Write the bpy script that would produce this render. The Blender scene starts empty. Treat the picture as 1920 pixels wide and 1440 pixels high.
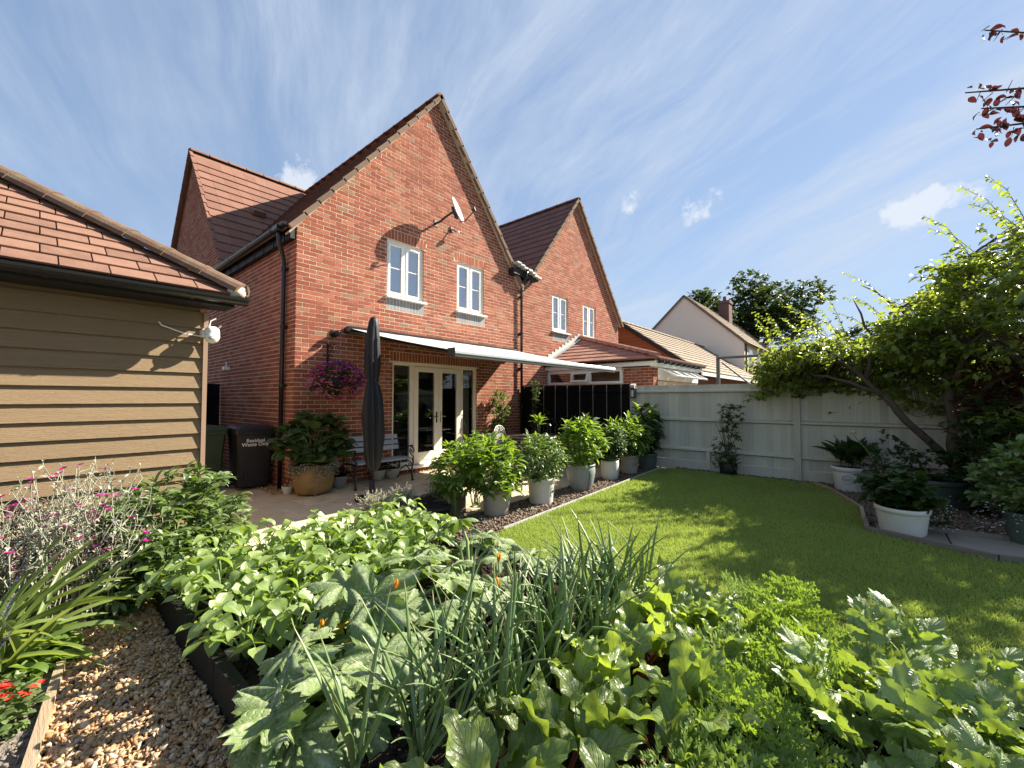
import bpy, math, random
import numpy as np
from mathutils import Vector, Matrix, Euler

random.seed(7)
rng = np.random.default_rng(11)
scene = bpy.context.scene
COL = scene.collection
R = math.radians

# ------------------------------------------------------------------ camera
cam_d = bpy.data.cameras.new('camera')
cam = bpy.data.objects.new('camera', cam_d)
COL.objects.link(cam)
CAM = Vector((-2.918, -7.248, 1.52))
cam.location = CAM
cam.rotation_euler = (R(90 + 2.05), 0, -R(49.44))
cam_d.sensor_width = 36
cam_d.lens = 36 * 785 / 1920
cam_d.clip_start = 0.05
cam_d.clip_end = 2000
scene.camera = cam

# ------------------------------------------------------------------ light
SUN = Vector((1.0, -0.44, 0.80)).normalized()          # towards the sun
sun_el = math.asin(SUN.z)
sun_az = math.atan2(SUN.x, SUN.y)                       # clockwise from +Y
sd = bpy.data.lights.new('sun', 'SUN')
sd.energy = 5.0
sd.angle = R(0.53)
sd.color = (1.0, 0.91, 0.76)
so = bpy.data.objects.new('sun', sd)
COL.objects.link(so)
so.rotation_euler = SUN.to_track_quat('Z', 'Y').to_euler()

world = bpy.data.worlds.new('World')
scene.world = world
world.use_nodes = True
wn, wl = world.node_tree.nodes, world.node_tree.links
wn.clear()


def N(nodes, t, **kw):
    n = nodes.new(t)
    for k, v in kw.items():
        if k.startswith('i_'):
            n.inputs[int(k[2:])].default_value = v
        else:
            setattr(n, k, v)
    return n


def mth(nodes, links, op, a, b=None, c=None, clamp=False):
    n = nodes.new('ShaderNodeMath')
    n.operation = op
    n.use_clamp = clamp
    for i, v in enumerate((a, b, c)):
        if v is None:
            continue
        if isinstance(v, (int, float)):
            n.inputs[i].default_value = v
        else:
            links.new(v, n.inputs[i])
    return n.outputs[0]


def ramp(nodes, links, fac, stops, interp='LINEAR'):
    n = nodes.new('ShaderNodeValToRGB')
    n.color_ramp.interpolation = interp
    el = n.color_ramp.elements
    while len(el) > 1:
        el.remove(el[-1])
    el[0].position = stops[0][0]
    el[0].color = stops[0][1]
    for p, c in stops[1:]:
        e = el.new(p)
        e.color = c
    links.new(fac, n.inputs[0])
    return n.outputs[0]


def g1(v):
    return (v, v, v, 1)


def mixc(nodes, links, fac, a, b, blend='MIX'):
    n = nodes.new('ShaderNodeMix')
    n.data_type = 'RGBA'
    n.blend_type = blend
    for s, v in ((0, fac), (6, a), (7, b)):
        if isinstance(v, (int, float)):
            n.inputs[s].default_value = v
        elif isinstance(v, tuple):
            n.inputs[s].default_value = v if len(v) == 4 else (*v, 1)
        else:
            links.new(v, n.inputs[s])
    return n.outputs[2]


def build_sky():
    out = N(wn, 'ShaderNodeOutputWorld')
    bg = N(wn, 'ShaderNodeBackground')
    bg.inputs[1].default_value = 0.11
    sky = N(wn, 'ShaderNodeTexSky', sky_type='NISHITA')
    sky.sun_disc = False
    sky.sun_elevation = sun_el
    sky.sun_rotation = sun_az
    sky.altitude = 50
    sky.air_density = 1.0
    sky.dust_density = 0.05
    sky.ozone_density = 1.5
    tc = N(wn, 'ShaderNodeTexCoord')
    sep = N(wn, 'ShaderNodeSeparateXYZ')
    wl.new(tc.outputs['Generated'], sep.inputs[0])
    M = lambda op, a, b=None, c=None, clamp=False: mth(wn, wl, op, a, b, c, clamp)
    zz = M('ADD', M('MAXIMUM', sep.outputs[2], 0.0), 0.30)
    px = M('DIVIDE', sep.outputs[0], zz)
    py = M('DIVIDE', sep.outputs[1], zz)
    th = R(24)
    along = M('ADD', M('MULTIPLY', px, math.sin(th)), M('MULTIPLY', py, math.cos(th)))
    cross = M('SUBTRACT', M('MULTIPLY', px, math.cos(th)), M('MULTIPLY', py, math.sin(th)))

    wob = N(wn, 'ShaderNodeTexNoise')
    wv = N(wn, 'ShaderNodeCombineXYZ')
    wl.new(px, wv.inputs[0])
    wl.new(py, wv.inputs[1])
    wl.new(wv.outputs[0], wob.inputs['Vector'])
    wob.inputs['Scale'].default_value = 1.1
    wob.inputs['Detail'].default_value = 3
    cross = M('ADD', cross, M('MULTIPLY', M('SUBTRACT', wob.outputs['Fac'], 0.5), 0.30))

    def layer(sa, sc, off, scale, detail, rough, dist):
        cx = N(wn, 'ShaderNodeCombineXYZ')
        wl.new(M('MULTIPLY', along, sa), cx.inputs[0])
        wl.new(M('MULTIPLY', cross, sc), cx.inputs[1])
        cx.inputs[2].default_value = off
        n = N(wn, 'ShaderNodeTexNoise')
        wl.new(cx.outputs[0], n.inputs['Vector'])
        n.inputs['Scale'].default_value = scale
        n.inputs['Detail'].default_value = detail
        n.inputs['Roughness'].default_value = rough
        n.inputs['Distortion'].default_value = dist
        return n.outputs['Fac']
    fine = layer(0.80, 3.2, 5.6, 1.5, 12, 0.66, 0.35)
    veil = layer(0.6, 0.9, 11.4, 1.0, 5, 0.55, 0.5)
    puff = layer(1.0, 1.0, 21.3, 2.4, 7, 0.6, 0.2)
    f1 = ramp(wn, wl, fine, [(0.39, g1(0)), (0.54, g1(0.42)), (0.70, g1(1))])
    v1 = ramp(wn, wl, veil, [(0.30, g1(0.05)), (0.56, g1(1))])
    mask = M('MULTIPLY', f1, v1)
    mask = M('ADD', M('MULTIPLY', mask, 0.80), M('MULTIPLY', v1, 0.14), clamp=True)
    # a few small fair-weather cumulus scraps, fixed by direction
    tot = None
    for d, rad, st in PUFFS:
        dp = N(wn, 'ShaderNodeVectorMath', operation='DOT_PRODUCT')
        wl.new(tc.outputs['Generated'], dp.inputs[0])
        dp.inputs[1].default_value = d
        k = math.cos(rad)
        b = M('DIVIDE', M('SUBTRACT', dp.outputs['Value'], k), 1 - k, clamp=True)
        b = M('MULTIPLY', b, st)
        tot = b if tot is None else M('ADD', tot, b)
    nb = N(wn, 'ShaderNodeTexNoise')
    wl.new(tc.outputs['Generated'], nb.inputs['Vector'])
    nb.inputs['Scale'].default_value = 30
    nb.inputs['Detail'].default_value = 7
    nb.inputs['Roughness'].default_value = 0.62
    sc_ = M('ADD', tot, M('MULTIPLY', M('SUBTRACT', nb.outputs['Fac'], 0.5), 3.2))
    pm = ramp(wn, wl, sc_, [(0.42, g1(0)), (1.5, g1(0.75))])
    pm = M('MULTIPLY', pm, M('GREATER_THAN', tot, 0.001))
    # haze whitening near the horizon
    hz = M('POWER', M('SUBTRACT', 1.0, M('MAXIMUM', sep.outputs[2], 0.0), clamp=True), 7.0)
    gm = N(wn, 'ShaderNodeGamma')
    wl.new(sky.outputs[0], gm.inputs[0])
    gm.inputs[1].default_value = 0.48
    hs_ = N(wn, 'ShaderNodeHueSaturation')
    hs_.inputs['Saturation'].default_value = 1.22
    hs_.inputs['Value'].default_value = 1.0
    wl.new(gm.outputs[0], hs_.inputs['Color'])
    gs = mixc(wn, wl, 1.0, hs_.outputs[0], (1.06, 1.09, 1.14), 'MULTIPLY')
    c0 = mixc(wn, wl, M('MULTIPLY', hz, 0.75), gs, (1.3, 1.65, 2.1))
    c1 = mixc(wn, wl, mask, c0, (2.3, 2.5, 2.75))
    c2 = mixc(wn, wl, pm, c1, (3.1, 3.1, 3.05))
    c3 = mixc(wn, wl, 1.0, c2, (0.84, 0.89, 0.98), 'MULTIPLY')
    wl.new(c3, bg.inputs[0])
    wl.new(bg.outputs[0], out.inputs[0])


def pix_dir(px, py):
    f = Vector((math.sin(R(49.44)) * math.cos(R(2.05)), math.cos(R(49.44)) * math.cos(R(2.05)), math.sin(R(2.05))))
    r = Vector((math.cos(R(49.44)), -math.sin(R(49.44)), 0))
    u = r.cross(f)
    return (f * 785 + r * (px - 960) - u * (py - 720)).normalized()


PUFFS = [(pix_dir(562, 340), 0.055, 1.0), (pix_dir(1186, 378), 0.032, 0.7), (pix_dir(1300, 396), 0.035, 0.7), (pix_dir(1335, 382), 0.03, 0.6),
         (pix_dir(1688, 398), 0.032, 0.85), (pix_dir(1725, 384), 0.036, .9), (pix_dir(1770, 368), 0.032, .8), (pix_dir(1810, 358), 0.03, .7), (pix_dir(1722, 427), .03, .6)]
build_sky()

vs = scene.view_settings
vs.view_transform = 'Standard'
vs.look = 'None'
vs.exposure = 1.6
vs.gamma = 1.0
vs.use_curve_mapping = False
scene.cycles.max_bounces = 6
scene.cycles.transparent_max_bounces = 12
scene.cycles.use_denoising = True
scene.cycles.sample_clamp_indirect = 6
# ------------------------------------------------------------------ materials
MATS = {}


def rnd_node(nt):
    """one number per piece: per loose island of a joined mesh and per object"""
    n, l = nt.nodes, nt.links
    g = n.new('ShaderNodeNewGeometry')
    o = n.new('ShaderNodeObjectInfo')
    return mth(n, l, 'FRACT', mth(n, l, 'ADD', g.outputs['Random Per Island'], o.outputs['Random']))


def material(name, base, rough=0.7, var=0.12, scale=6.0, bump=0.0, bscale=40.0, spec=0.5, metal=0.0, stops=None,
             pvar=0.0, stain=None, stain_scale=1.2, stain_amt=0.5, stretch=(1, 1, 1), bdist=0.01, coat=0.0):
    """principled surface: colour per piece (stops or pvar), cloudy variation, stains, fine relief"""
    m = bpy.data.materials.new(name)
    m.use_nodes = True
    nt = m.node_tree
    n, l = nt.nodes, nt.links
    p = n['Principled BSDF']
    tc = n.new('ShaderNodeTexCoord')
    mp = n.new('ShaderNodeMapping')
    l.new(tc.outputs['Object'], mp.inputs[0])
    mp.inputs['Scale'].default_value = stretch
    oi = n.new('ShaderNodeObjectInfo')
    of = n.new('ShaderNodeVectorMath')
    of.operation = 'MULTIPLY_ADD'
    l.new(oi.outputs['Random'], of.inputs[0])
    of.inputs[1].default_value = (37.0, 51.0, 23.0)
    l.new(mp.outputs[0], of.inputs[2])
    vec = of.outputs[0]
    nz = n.new('ShaderNodeTexNoise')
    l.new(vec, nz.inputs['Vector'])
    nz.inputs['Scale'].default_value = scale
    nz.inputs['Detail'].default_value = 6
    nz.inputs['Roughness'].default_value = 0.65
    r = rnd_node(nt)
    if stops:
        col = ramp(n, l, r, [(a, (*c, 1)) for a, c in stops])
    else:
        rgb = n.new('ShaderNodeRGB')
        rgb.outputs[0].default_value = (*base, 1)
        col = rgb.outputs[0]
    v = mth(n, l, 'MULTIPLY_ADD', nz.outputs['Fac'], 2 * var, 1 - var)
    if pvar:
        v = mth(n, l, 'MULTIPLY', v, mth(n, l, 'MULTIPLY_ADD', r, 2 * pvar, 1 - pvar))
    col = mixc(n, l, 1.0, col, v, 'MULTIPLY')
    if stain:
        s = n.new('ShaderNodeTexNoise')
        l.new(vec, s.inputs['Vector'])
        s.inputs['Scale'].default_value = stain_scale
        s.inputs['Detail'].default_value = 8
        s.inputs['Roughness'].default_value = 0.7
        sm = ramp(n, l, s.outputs['Fac'], [(0.48, g1(0)), (0.66, g1(stain_amt))])
        col = mixc(n, l, sm, col, stain)
    l.new(col, p.inputs['Base Color'])
    p.inputs['Roughness'].default_value = rough
    p.inputs['Specular IOR Level'].default_value = spec
    p.inputs['Metallic'].default_value = metal
    p.inputs['Coat Weight'].default_value = coat
    if bump:
        b = n.new('ShaderNodeTexNoise')
        l.new(vec, b.inputs['Vector'])
        b.inputs['Scale'].default_value = bscale
        b.inputs['Detail'].default_value = 5
        b.inputs['Roughness'].default_value = 0.6
        bn = n.new('ShaderNodeBump')
        bn.inputs['Strength'].default_value = bump
        bn.inputs['Distance'].default_value = bdist
        l.new(b.outputs['Fac'], bn.inputs['Height'])
        l.new(bn.outputs[0], p.inputs['Normal'])
    MATS[name] = m
    return m


def leaf_material(name, a, b, trans, tfac=0.4, rough=0.42, spec=0.5, vein=None, vein_amt=0.5, ribs=0.0, mottle=None,
                  mottle_amt=0.6, mscale=14.0, bump=0.25, bscale=60, tip=None):
    """a leaf: colour per piece between a and b, light shining through, veins from the 'luv' attribute"""
    m = bpy.data.materials.new(name)
    m.use_nodes = True
    nt = m.node_tree
    n, l = nt.nodes, nt.links
    p = n['Principled BSDF']
    out = n['Material Output']
    r = rnd_node(nt)
    col = mixc(n, l, r, a, b)
    tcol = mixc(n, l, r, trans, tuple(c * 0.72 for c in trans))
    tc = n.new('ShaderNodeTexCoord')
    nz = n.new('ShaderNodeTexNoise')
    l.new(tc.outputs['Object'], nz.inputs['Vector'])
    nz.inputs['Scale'].default_value = mscale
    nz.inputs['Detail'].default_value = 4
    col = mixc(n, l, 1.0, col, mth(n, l, 'MULTIPLY_ADD', nz.outputs['Fac'], 0.5, 0.75), 'MULTIPLY')
    at = n.new('ShaderNodeAttribute')
    at.attribute_name = 'luv'
    sp = n.new('ShaderNodeSeparateXYZ')
    l.new(at.outputs['Vector'], sp.inputs[0])
    aw = mth(n, l, 'ABSOLUTE', sp.outputs[1])
    height = nz.outputs['Fac']
    if vein is not None:
        mid = mth(n, l, 'SUBTRACT', 1.0, mth(n, l, 'MULTIPLY', aw, 11.0), clamp=True)
        side = mth(n, l, 'SINE', mth(n, l, 'MULTIPLY_ADD', sp.outputs[0], 52.0, mth(n, l, 'MULTIPLY', aw, -16.0)))
        side = mth(n, l, 'MULTIPLY', mth(n, l, 'POWER', mth(n, l, 'MAXIMUM', side, 0.0), 7.0), 0.75)
        vv = mth(n, l, 'MAXIMUM', mid, side)
        fac = mth(n, l, 'MULTIPLY', vv, vein_amt)
        col = mixc(n, l, fac, col, vein)
        tcol = mixc(n, l, mth(n, l, 'MULTIPLY', fac, 0.8), tcol, tuple(c * 0.8 for c in vein))
        height = mth(n, l, 'MULTIPLY_ADD', vv, -0.8, nz.outputs['Fac'])
    if mottle is not None:
        # silver marbling that follows the palmate veins (third attribute channel)
        sec = mth(n, l, 'SINE', mth(n, l, 'MULTIPLY', mth(n, l, 'MULTIPLY_ADD', sp.outputs[1], -1.5, mth(n, l, 'MULTIPLY', sp.outputs[0], 5.5)), 6.283))
        sec = mth(n, l, 'POWER', mth(n, l, 'MAXIMUM', sec, 0.0), 4.0)
        n2 = n.new('ShaderNodeTexNoise')
        l.new(tc.outputs['Object'], n2.inputs['Vector'])
        n2.inputs['Scale'].default_value = 11
        n2.inputs['Detail'].default_value = 6
        n2.inputs['Roughness'].default_value = 0.75
        rib = ramp(n, l, sp.outputs[2], [(0.25, g1(0)), (0.8, g1(1))])
        vv = mth(n, l, 'MAXIMUM', rib, mth(n, l, 'MULTIPLY', sec, 0.85))
        mk = mth(n, l, 'MULTIPLY', mth(n, l, 'MULTIPLY_ADD', vv, 0.85, 0.2, clamp=True), ramp(n, l, n2.outputs['Fac'], [(0.42, g1(0.05)), (0.60, g1(1))]))
        col = mixc(n, l, mth(n, l, 'MULTIPLY', mk, mottle_amt), col, mottle)
        height = mth(n, l, 'MULTIPLY_ADD', vv, -1.2, mth(n, l, 'MULTIPLY', n2.outputs['Fac'], 1.4))
    if tip is not None:
        col = mixc(n, l, ramp(n, l, sp.outputs[0], [(0.85, g1(0)), (1.0, g1(0.8))]), col, tip)
    l.new(col, p.inputs['Base Color'])
    p.inputs['Roughness'].default_value = rough
    p.inputs['Specular IOR Level'].default_value = spec
    if bump:
        bn = n.new('ShaderNodeBump')
        bn.inputs['Strength'].default_value = bump
        bn.inputs['Distance'].default_value = 0.006
        l.new(height, bn.inputs['Height'])
        l.new(bn.outputs[0], p.inputs['Normal'])
    tr = n.new('ShaderNodeBsdfTranslucent')
    l.new(tcol, tr.inputs[0])
    mx = n.new('ShaderNodeMixShader')
    mx.inputs[0].default_value = tfac
    l.new(p.outputs[0], mx.inputs[1])
    l.new(tr.outputs[0], mx.inputs[2])
    l.new(mx.outputs[0], out.inputs[0])
    MATS[name] = m
    return m


def glass_material(name, tint, refl=0.12, rough=0.02):
    """window pane: mirror reflection growing at grazing angles over a see-through tint"""
    m = bpy.data.materials.new(name)
    m.use_nodes = True
    n, l = m.node_tree.nodes, m.node_tree.links
    n.remove(n['Principled BSDF'])
    out = n['Material Output']
    fr = n.new('ShaderNodeFresnel')
    fr.inputs[0].default_value = 1.5
    f = mth(n, l, 'ADD', mth(n, l, 'MULTIPLY', fr.outputs[0], 1.6), refl, clamp=True)
    tr = n.new('ShaderNodeBsdfTransparent')
    tr.inputs[0].default_value = (*tint, 1)
    gl = n.new('ShaderNodeBsdfGlossy')
    gl.inputs['Roughness'].default_value = rough
    mx = n.new('ShaderNodeMixShader')
    l.new(f, mx.inputs[0])
    l.new(tr.outputs[0], mx.inputs[1])
    l.new(gl.outputs[0], mx.inputs[2])
    l.new(mx.outputs[0], out.inputs[0])
    MATS[name] = m
    return m


# ------------------------------------------------------------------ geometry
class Geo:
    def __init__(self):
        self.v, self.f = [], []

    def add(self, verts, faces):
        k = len(self.v)
        self.v.extend(tuple(map(float, p)) for p in verts)
        self.f.extend([tuple(i + k for i in f) for f in faces])
        return self

    def box(self, x0, x1, y0, y1, z0, z1):
        return self.add([(x0, y0, z0), (x1, y0, z0), (x1, y1, z0), (x0, y1, z0), (x0, y0, z1), (x1, y0, z1), (x1, y1, z1), (x0, y1, z1)],
                        [(0, 3, 2, 1), (4, 5, 6, 7), (0, 1, 5, 4), (1, 2, 6, 5), (2, 3, 7, 6), (3, 0, 4, 7)])

    def bbox(self, x0, x1, y0, y1, z0, z1, b=0.01):
        """box with chamfered vertical and horizontal edges"""
        V, F = [], []
        for z, i in ((z0, b), (z0 + b, 0), (z1 - b, 0), (z1, b)):
            V += [(x0 + i, y0 + i, z), (x1 - i, y0 + i, z), (x1 - i, y1 - i, z), (x0 + i, y1 - i, z)]
        F = [(3, 2, 1, 0), (12, 13, 14, 15)]
        for k in range(3):
            for j in range(4):
                a, c = 4 * k + j, 4 * k + (j + 1) % 4
                F.append((a, c, c + 4, a + 4))
        return self.add(V, F)

    def beam(self, a, b, w, h, up=(0, 0, 1)):
        a, b = Vector(a), Vector(b)
        d = (b - a).normalized()
        s = d.cross(Vector(up))
        s = s.normalized() if s.length > 1e-6 else Vector((1, 0, 0))
        u = s.cross(d)
        V = []
        for p in (a, b):
            for i, j in ((-1, -1), (1, -1), (1, 1), (-1, 1)):
                V.append(p + s * (i * w / 2) + u * (j * h / 2))
        return self.add(V, [(0, 1, 2, 3), (7, 6, 5, 4), (0, 4, 5, 1), (1, 5, 6, 2), (2, 6, 7, 3), (3, 7, 4, 0)])

    def tube(self, pts, rad, n=8, caps=True):
        pts = [Vector(p) for p in pts]
        if isinstance(rad, (int, float)):
            rad = [rad] * len(pts)
        V, F = [], []
        prev = None
        for i, p in enumerate(pts):
            d = (pts[min(i + 1, len(pts) - 1)] - pts[max(i - 1, 0)])
            d = d.normalized() if d.length > 1e-9 else Vector((0, 0, 1))
            if prev is None:
                s = d.orthogonal().normalized()
            else:
                s = prev - d * prev.dot(d)
                s = s.normalized() if s.length > 1e-6 else d.orthogonal().normalized()
            prev = s
            t = d.cross(s)
            for k in range(n):
                a = 2 * math.pi * k / n
                V.append(p + (s * math.cos(a) + t * math.sin(a)) * rad[i])
        for i in range(len(pts) - 1):
            for k in range(n):
                a, b = i * n + k, i * n + (k + 1) % n
                F.append((a, b, b + n, a + n))
        if caps:
            F.append(tuple(range(n - 1, -1, -1)))
            F.append(tuple((len(pts) - 1) * n + k for k in range(n)))
        return self.add(V, F)

    def lathe(self, prof, c=(0, 0, 0), n=24, sx=1.0, sy=1.0):
        V, F = [], []
        for r, z in prof:
            for k in range(n):
                a = 2 * math.pi * k / n
                V.append((c[0] + r * sx * math.cos(a), c[1] + r * sy * math.sin(a), c[2] + z))
        for i in range(len(prof) - 1):
            for k in range(n):
                a, b = i * n + k, i * n + (k + 1) % n
                F.append((a, b, b + n, a + n))
        if prof[0][0] > 1e-5:
            F.append(tuple(range(n - 1, -1, -1)))
        if prof[-1][0] > 1e-5:
            F.append(tuple((len(prof) - 1) * n + k for k in range(n)))
        return self.add(V, F)

    def prism(self, pts, nrm, depth, inset=0.0, jit=None):
        """polygon pts (3-D, counter-clockwise seen from outside) as front face, extruded back along -nrm"""
        nrm = Vector(nrm)
        P = [Vector(p) for p in pts]
        n = len(P)
        c = sum(P, Vector()) / n
        fr = []
        for i, p in enumerate(P):
            d = c - p
            q = p + d * min(0.45, inset / max(d.length, 1e-6)) if inset else p
            fr.append(q + nrm * (jit[i] if jit else 0.0))
        if inset:
            md = [p - nrm * inset for p in P]
            bk = [p - nrm * depth for p in P]
            V = fr + md + bk
            F = [tuple(range(n))]
            for k in range(2):
                for i in range(n):
                    j = (i + 1) % n
                    F.append((k * n + i, (k + 1) * n + i, (k + 1) * n + j, k * n + j))
        else:
            bk = [p - nrm * depth for p in P]
            V = fr + bk
            F = [tuple(range(n))] + [(i, n + i, n + (i + 1) % n, (i + 1) % n) for i in range(n)]
            F.append(tuple(range(2 * n - 1, n - 1, -1)))
        return self.add(V, F)

    def mesh(self, name, smooth=False):
        me = bpy.data.meshes.new(name)
        me.from_pydata(self.v, [], self.f)
        if smooth:
            me.polygons.foreach_set('use_smooth', [True] * len(me.polygons))
        return me


def fast_mesh(name, V, F, uv=None, smooth=True):
    """V (n,3), F (m,k) arrays with k equal for all faces"""
    V = np.ascontiguousarray(V, dtype=np.float32)
    F = np.ascontiguousarray(F, dtype=np.int32)
    me = bpy.data.meshes.new(name)
    me.vertices.add(len(V))
    me.vertices.foreach_set('co', V.ravel())
    m, k = F.shape
    me.loops.add(m * k)
    me.loops.foreach_set('vertex_index', F.ravel())
    me.polygons.add(m)
    me.polygons.foreach_set('loop_start', np.arange(0, m * k, k, dtype=np.int32))
    me.polygons.foreach_set('loop_total', np.full(m, k, dtype=np.int32))
    if smooth:
        me.polygons.foreach_set('use_smooth', np.ones(m, dtype=bool))
    if uv is not None:
        at = me.attributes.new('luv', 'FLOAT_VECTOR', 'POINT')
        at.data.foreach_set('vector', np.ascontiguousarray(uv, dtype=np.float32).ravel())
    me.update(calc_edges=True)
    return me


def link(name, me, mat, parent=None, kind=None):
    o = bpy.data.objects.new(name, me)
    COL.objects.link(o)
    if mat is not None and me is not None and len(me.materials) == 0:
        me.materials.append(MATS[mat] if isinstance(mat, str) else mat)
    if parent is not None:
        o.parent = parent
        o.matrix_parent_inverse = WINV.get(parent.name, Matrix())
    if kind:
        o['kind'] = kind
    return o


WINV = {}


def part(name, geo, mat, parent, smooth=False, kind=None):
    """a mesh built in world coordinates, child of parent"""
    return link(name, geo.mesh(name, smooth) if isinstance(geo, Geo) else geo, mat, parent, kind)


def thing(name, loc, label, cat, group=None):
    o = bpy.data.objects.new(name, None)
    COL.objects.link(o)
    o.location = loc
    o.empty_display_size = 0.1
    WINV[o.name] = Matrix.Translation(-Vector(loc))
    tag(o, label, cat, group)
    return o


def tag(o, label, cat, group=None, kind=None):
    o['label'] = label
    o['category'] = cat
    if group:
        o['group'] = group
    if kind:
        o['kind'] = kind
    return o


def structure(name, geo, mat, smooth=False):
    o = link(name, geo.mesh(name, smooth) if isinstance(geo, Geo) else geo, mat)
    o['kind'] = 'structure'
    return o


def place(name, me, mat, parent, M, kind=None):
    """share mesh me; M is the world matrix"""
    o = link(name, me, mat, parent, kind)
    o.matrix_basis = M
    WINV[o.name] = M.inverted()
    return o


def frame_matrix(x, y, z, loc):
    M = Matrix((x, y, z)).transposed().to_4x4()
    M.translation = Vector(loc)
    return M


def clip_half(poly, a, b, c):
    """keep a*u+b*v+c >= 0"""
    out = []
    n = len(poly)
    for i in range(n):
        p, q = poly[i], poly[(i + 1) % n]
        dp, dq = a * p[0] + b * p[1] + c, a * q[0] + b * q[1] + c
        if dp >= 0:
            out.append(p)
        if (dp >= 0) != (dq >= 0):
            t = dp / (dp - dq)
            out.append((p[0] + (q[0] - p[0]) * t, p[1] + (q[1] - p[1]) * t))
    return out


def area2(p):
    return abs(sum(p[i][0] * p[(i + 1) % len(p)][1] - p[(i + 1) % len(p)][0] * p[i][1] for i in range(len(p)))) / 2


def half_planes(poly):
    """inside half planes of a convex counter-clockwise polygon"""
    hp = []
    for i in range(len(poly)):
        (x0, y0), (x1, y1) = poly[i], poly[(i + 1) % len(poly)]
        a, b = -(y1 - y0), (x1 - x0)
        L = math.hypot(a, b)
        hp.append((a / L, b / L, -(a * x0 + b * y0) / L))
    return hp


def wall_cells(outline, holes):
    """split a convex outline with rectangular holes into convex pieces"""
    us = sorted({u for p in outline for u in (p[0],)} | {h[0] for h in holes} | {h[1] for h in holes})
    vs_ = sorted({p[1] for p in outline} | {h[2] for h in holes} | {h[3] for h in holes})
    hp = half_planes(outline)
    res = []
    for i in range(len(us) - 1):
        for j in range(len(vs_) - 1):
            cu, cv = (us[i] + us[i + 1]) / 2, (vs_[j] + vs_[j + 1]) / 2
            if any(h[0] < cu < h[1] and h[2] < cv < h[3] for h in holes):
                continue
            q = [(us[i], vs_[j]), (us[i + 1], vs_[j]), (us[i + 1], vs_[j + 1]), (us[i], vs_[j + 1])]
            for a, b, c in hp:
                q = clip_half(q, a, b, c)
                if len(q) < 3:
                    break
            if len(q) >= 3 and area2(q) > 1e-6:
                res.append(q)
    return res


def brick_layout(outline, holes, z0=0.0, bl=0.225, ch=0.075, gap=0.012, off=0.0):
    """stretcher courses clipped to a convex outline, cut at holes; returns [(polygon, is_full)]"""
    hp = half_planes(outline)
    u0, u1 = min(p[0] for p in outline), max(p[0] for p in outline)
    z1 = max(p[1] for p in outline)
    res = []
    k = 0
    z = z0
    while z < z1:
        a, b = z + gap / 2, z + ch - gap / 2
        u = u0 - (bl / 2 if k % 2 else 0) + off
        if u > u0:
            u -= bl
        while u < u1:
            segs = [(max(u + gap / 2, u0), min(u + bl - gap / 2, u1))]
            for h in holes:
                if h[2] < b - 0.004 and h[3] > a + 0.004:
                    new = []
                    for s in segs:
                        if h[1] <= s[0] or h[0] >= s[1]:
                            new.append(s)
                        else:
                            if s[0] < h[0]:
                                new.append((s[0], h[0]))
                            if s[1] > h[1]:
                                new.append((h[1], s[1]))
                    segs = new
            for s in segs:
                if s[1] - s[0] < 0.02:
                    continue
                q = [(s[0], a), (s[1], a), (s[1], b), (s[0], b)]
                for A, B, C in hp:
                    q = clip_half(q, A, B, C)
                    if len(q) < 3:
                        break
                if len(q) >= 3 and area2(q) > 0.0008:
                    res.append((q, len(q) == 4 and abs(s[1] - s[0] - (bl - gap)) < 1e-4 and abs(area2(q) - (bl - gap) * (ch - gap)) < 1e-4))
            u += bl
        z += ch
        k += 1
    return res


# ---------------------------------------------------------------- leaves
def leaf_grid(nl, nw, wfn, L=1.0, bend=0.6, fold=0.15, ruffle=0.0, rf=3.0, phase=0.0, twist=0.0):
    """leaf along +Y from the origin, face up (+Z); returns V, F, uv"""
    V, UV = [], []
    for i in range(nl + 1):
        t = i / nl
        a = bend * t
        cy = L * (math.sin(a) / bend if abs(bend) > 1e-4 else t)
        cz = -L * ((1 - math.cos(a)) / bend if abs(bend) > 1e-4 else 0)
        hw = wfn(t)
        for j in range(nw + 1):
            w = 2 * j / nw - 1
            x = w * hw
            h = abs(w) * hw * fold * 2 + ruffle * abs(w) ** 1.5 * math.sin(2 * math.pi * rf * t + phase + (1.7 if w > 0 else 0))
            tw = twist * t
            xx, hh = x * math.cos(tw) - h * math.sin(tw), x * math.sin(tw) + h * math.cos(tw)
            V.append((xx, cy + hh * math.sin(a), cz + hh * math.cos(a)))
            UV.append((t, w, 0))
    F = []
    for i in range(nl):
        for j in range(nw):
            a = i * (nw + 1) + j
            F.append((a, a + 1, a + nw + 2, a + nw + 1))
    return np.array(V), np.array(F), np.array(UV)


def lance(w, peak=0.45, p=0.9):
    return lambda t: w * max(0.0, (math.sin(math.pi * min(1, t / peak) / 2) if t < peak else math.cos(math.pi * (t - peak) / (1 - peak) / 2)) ** p) + 1e-4


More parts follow.
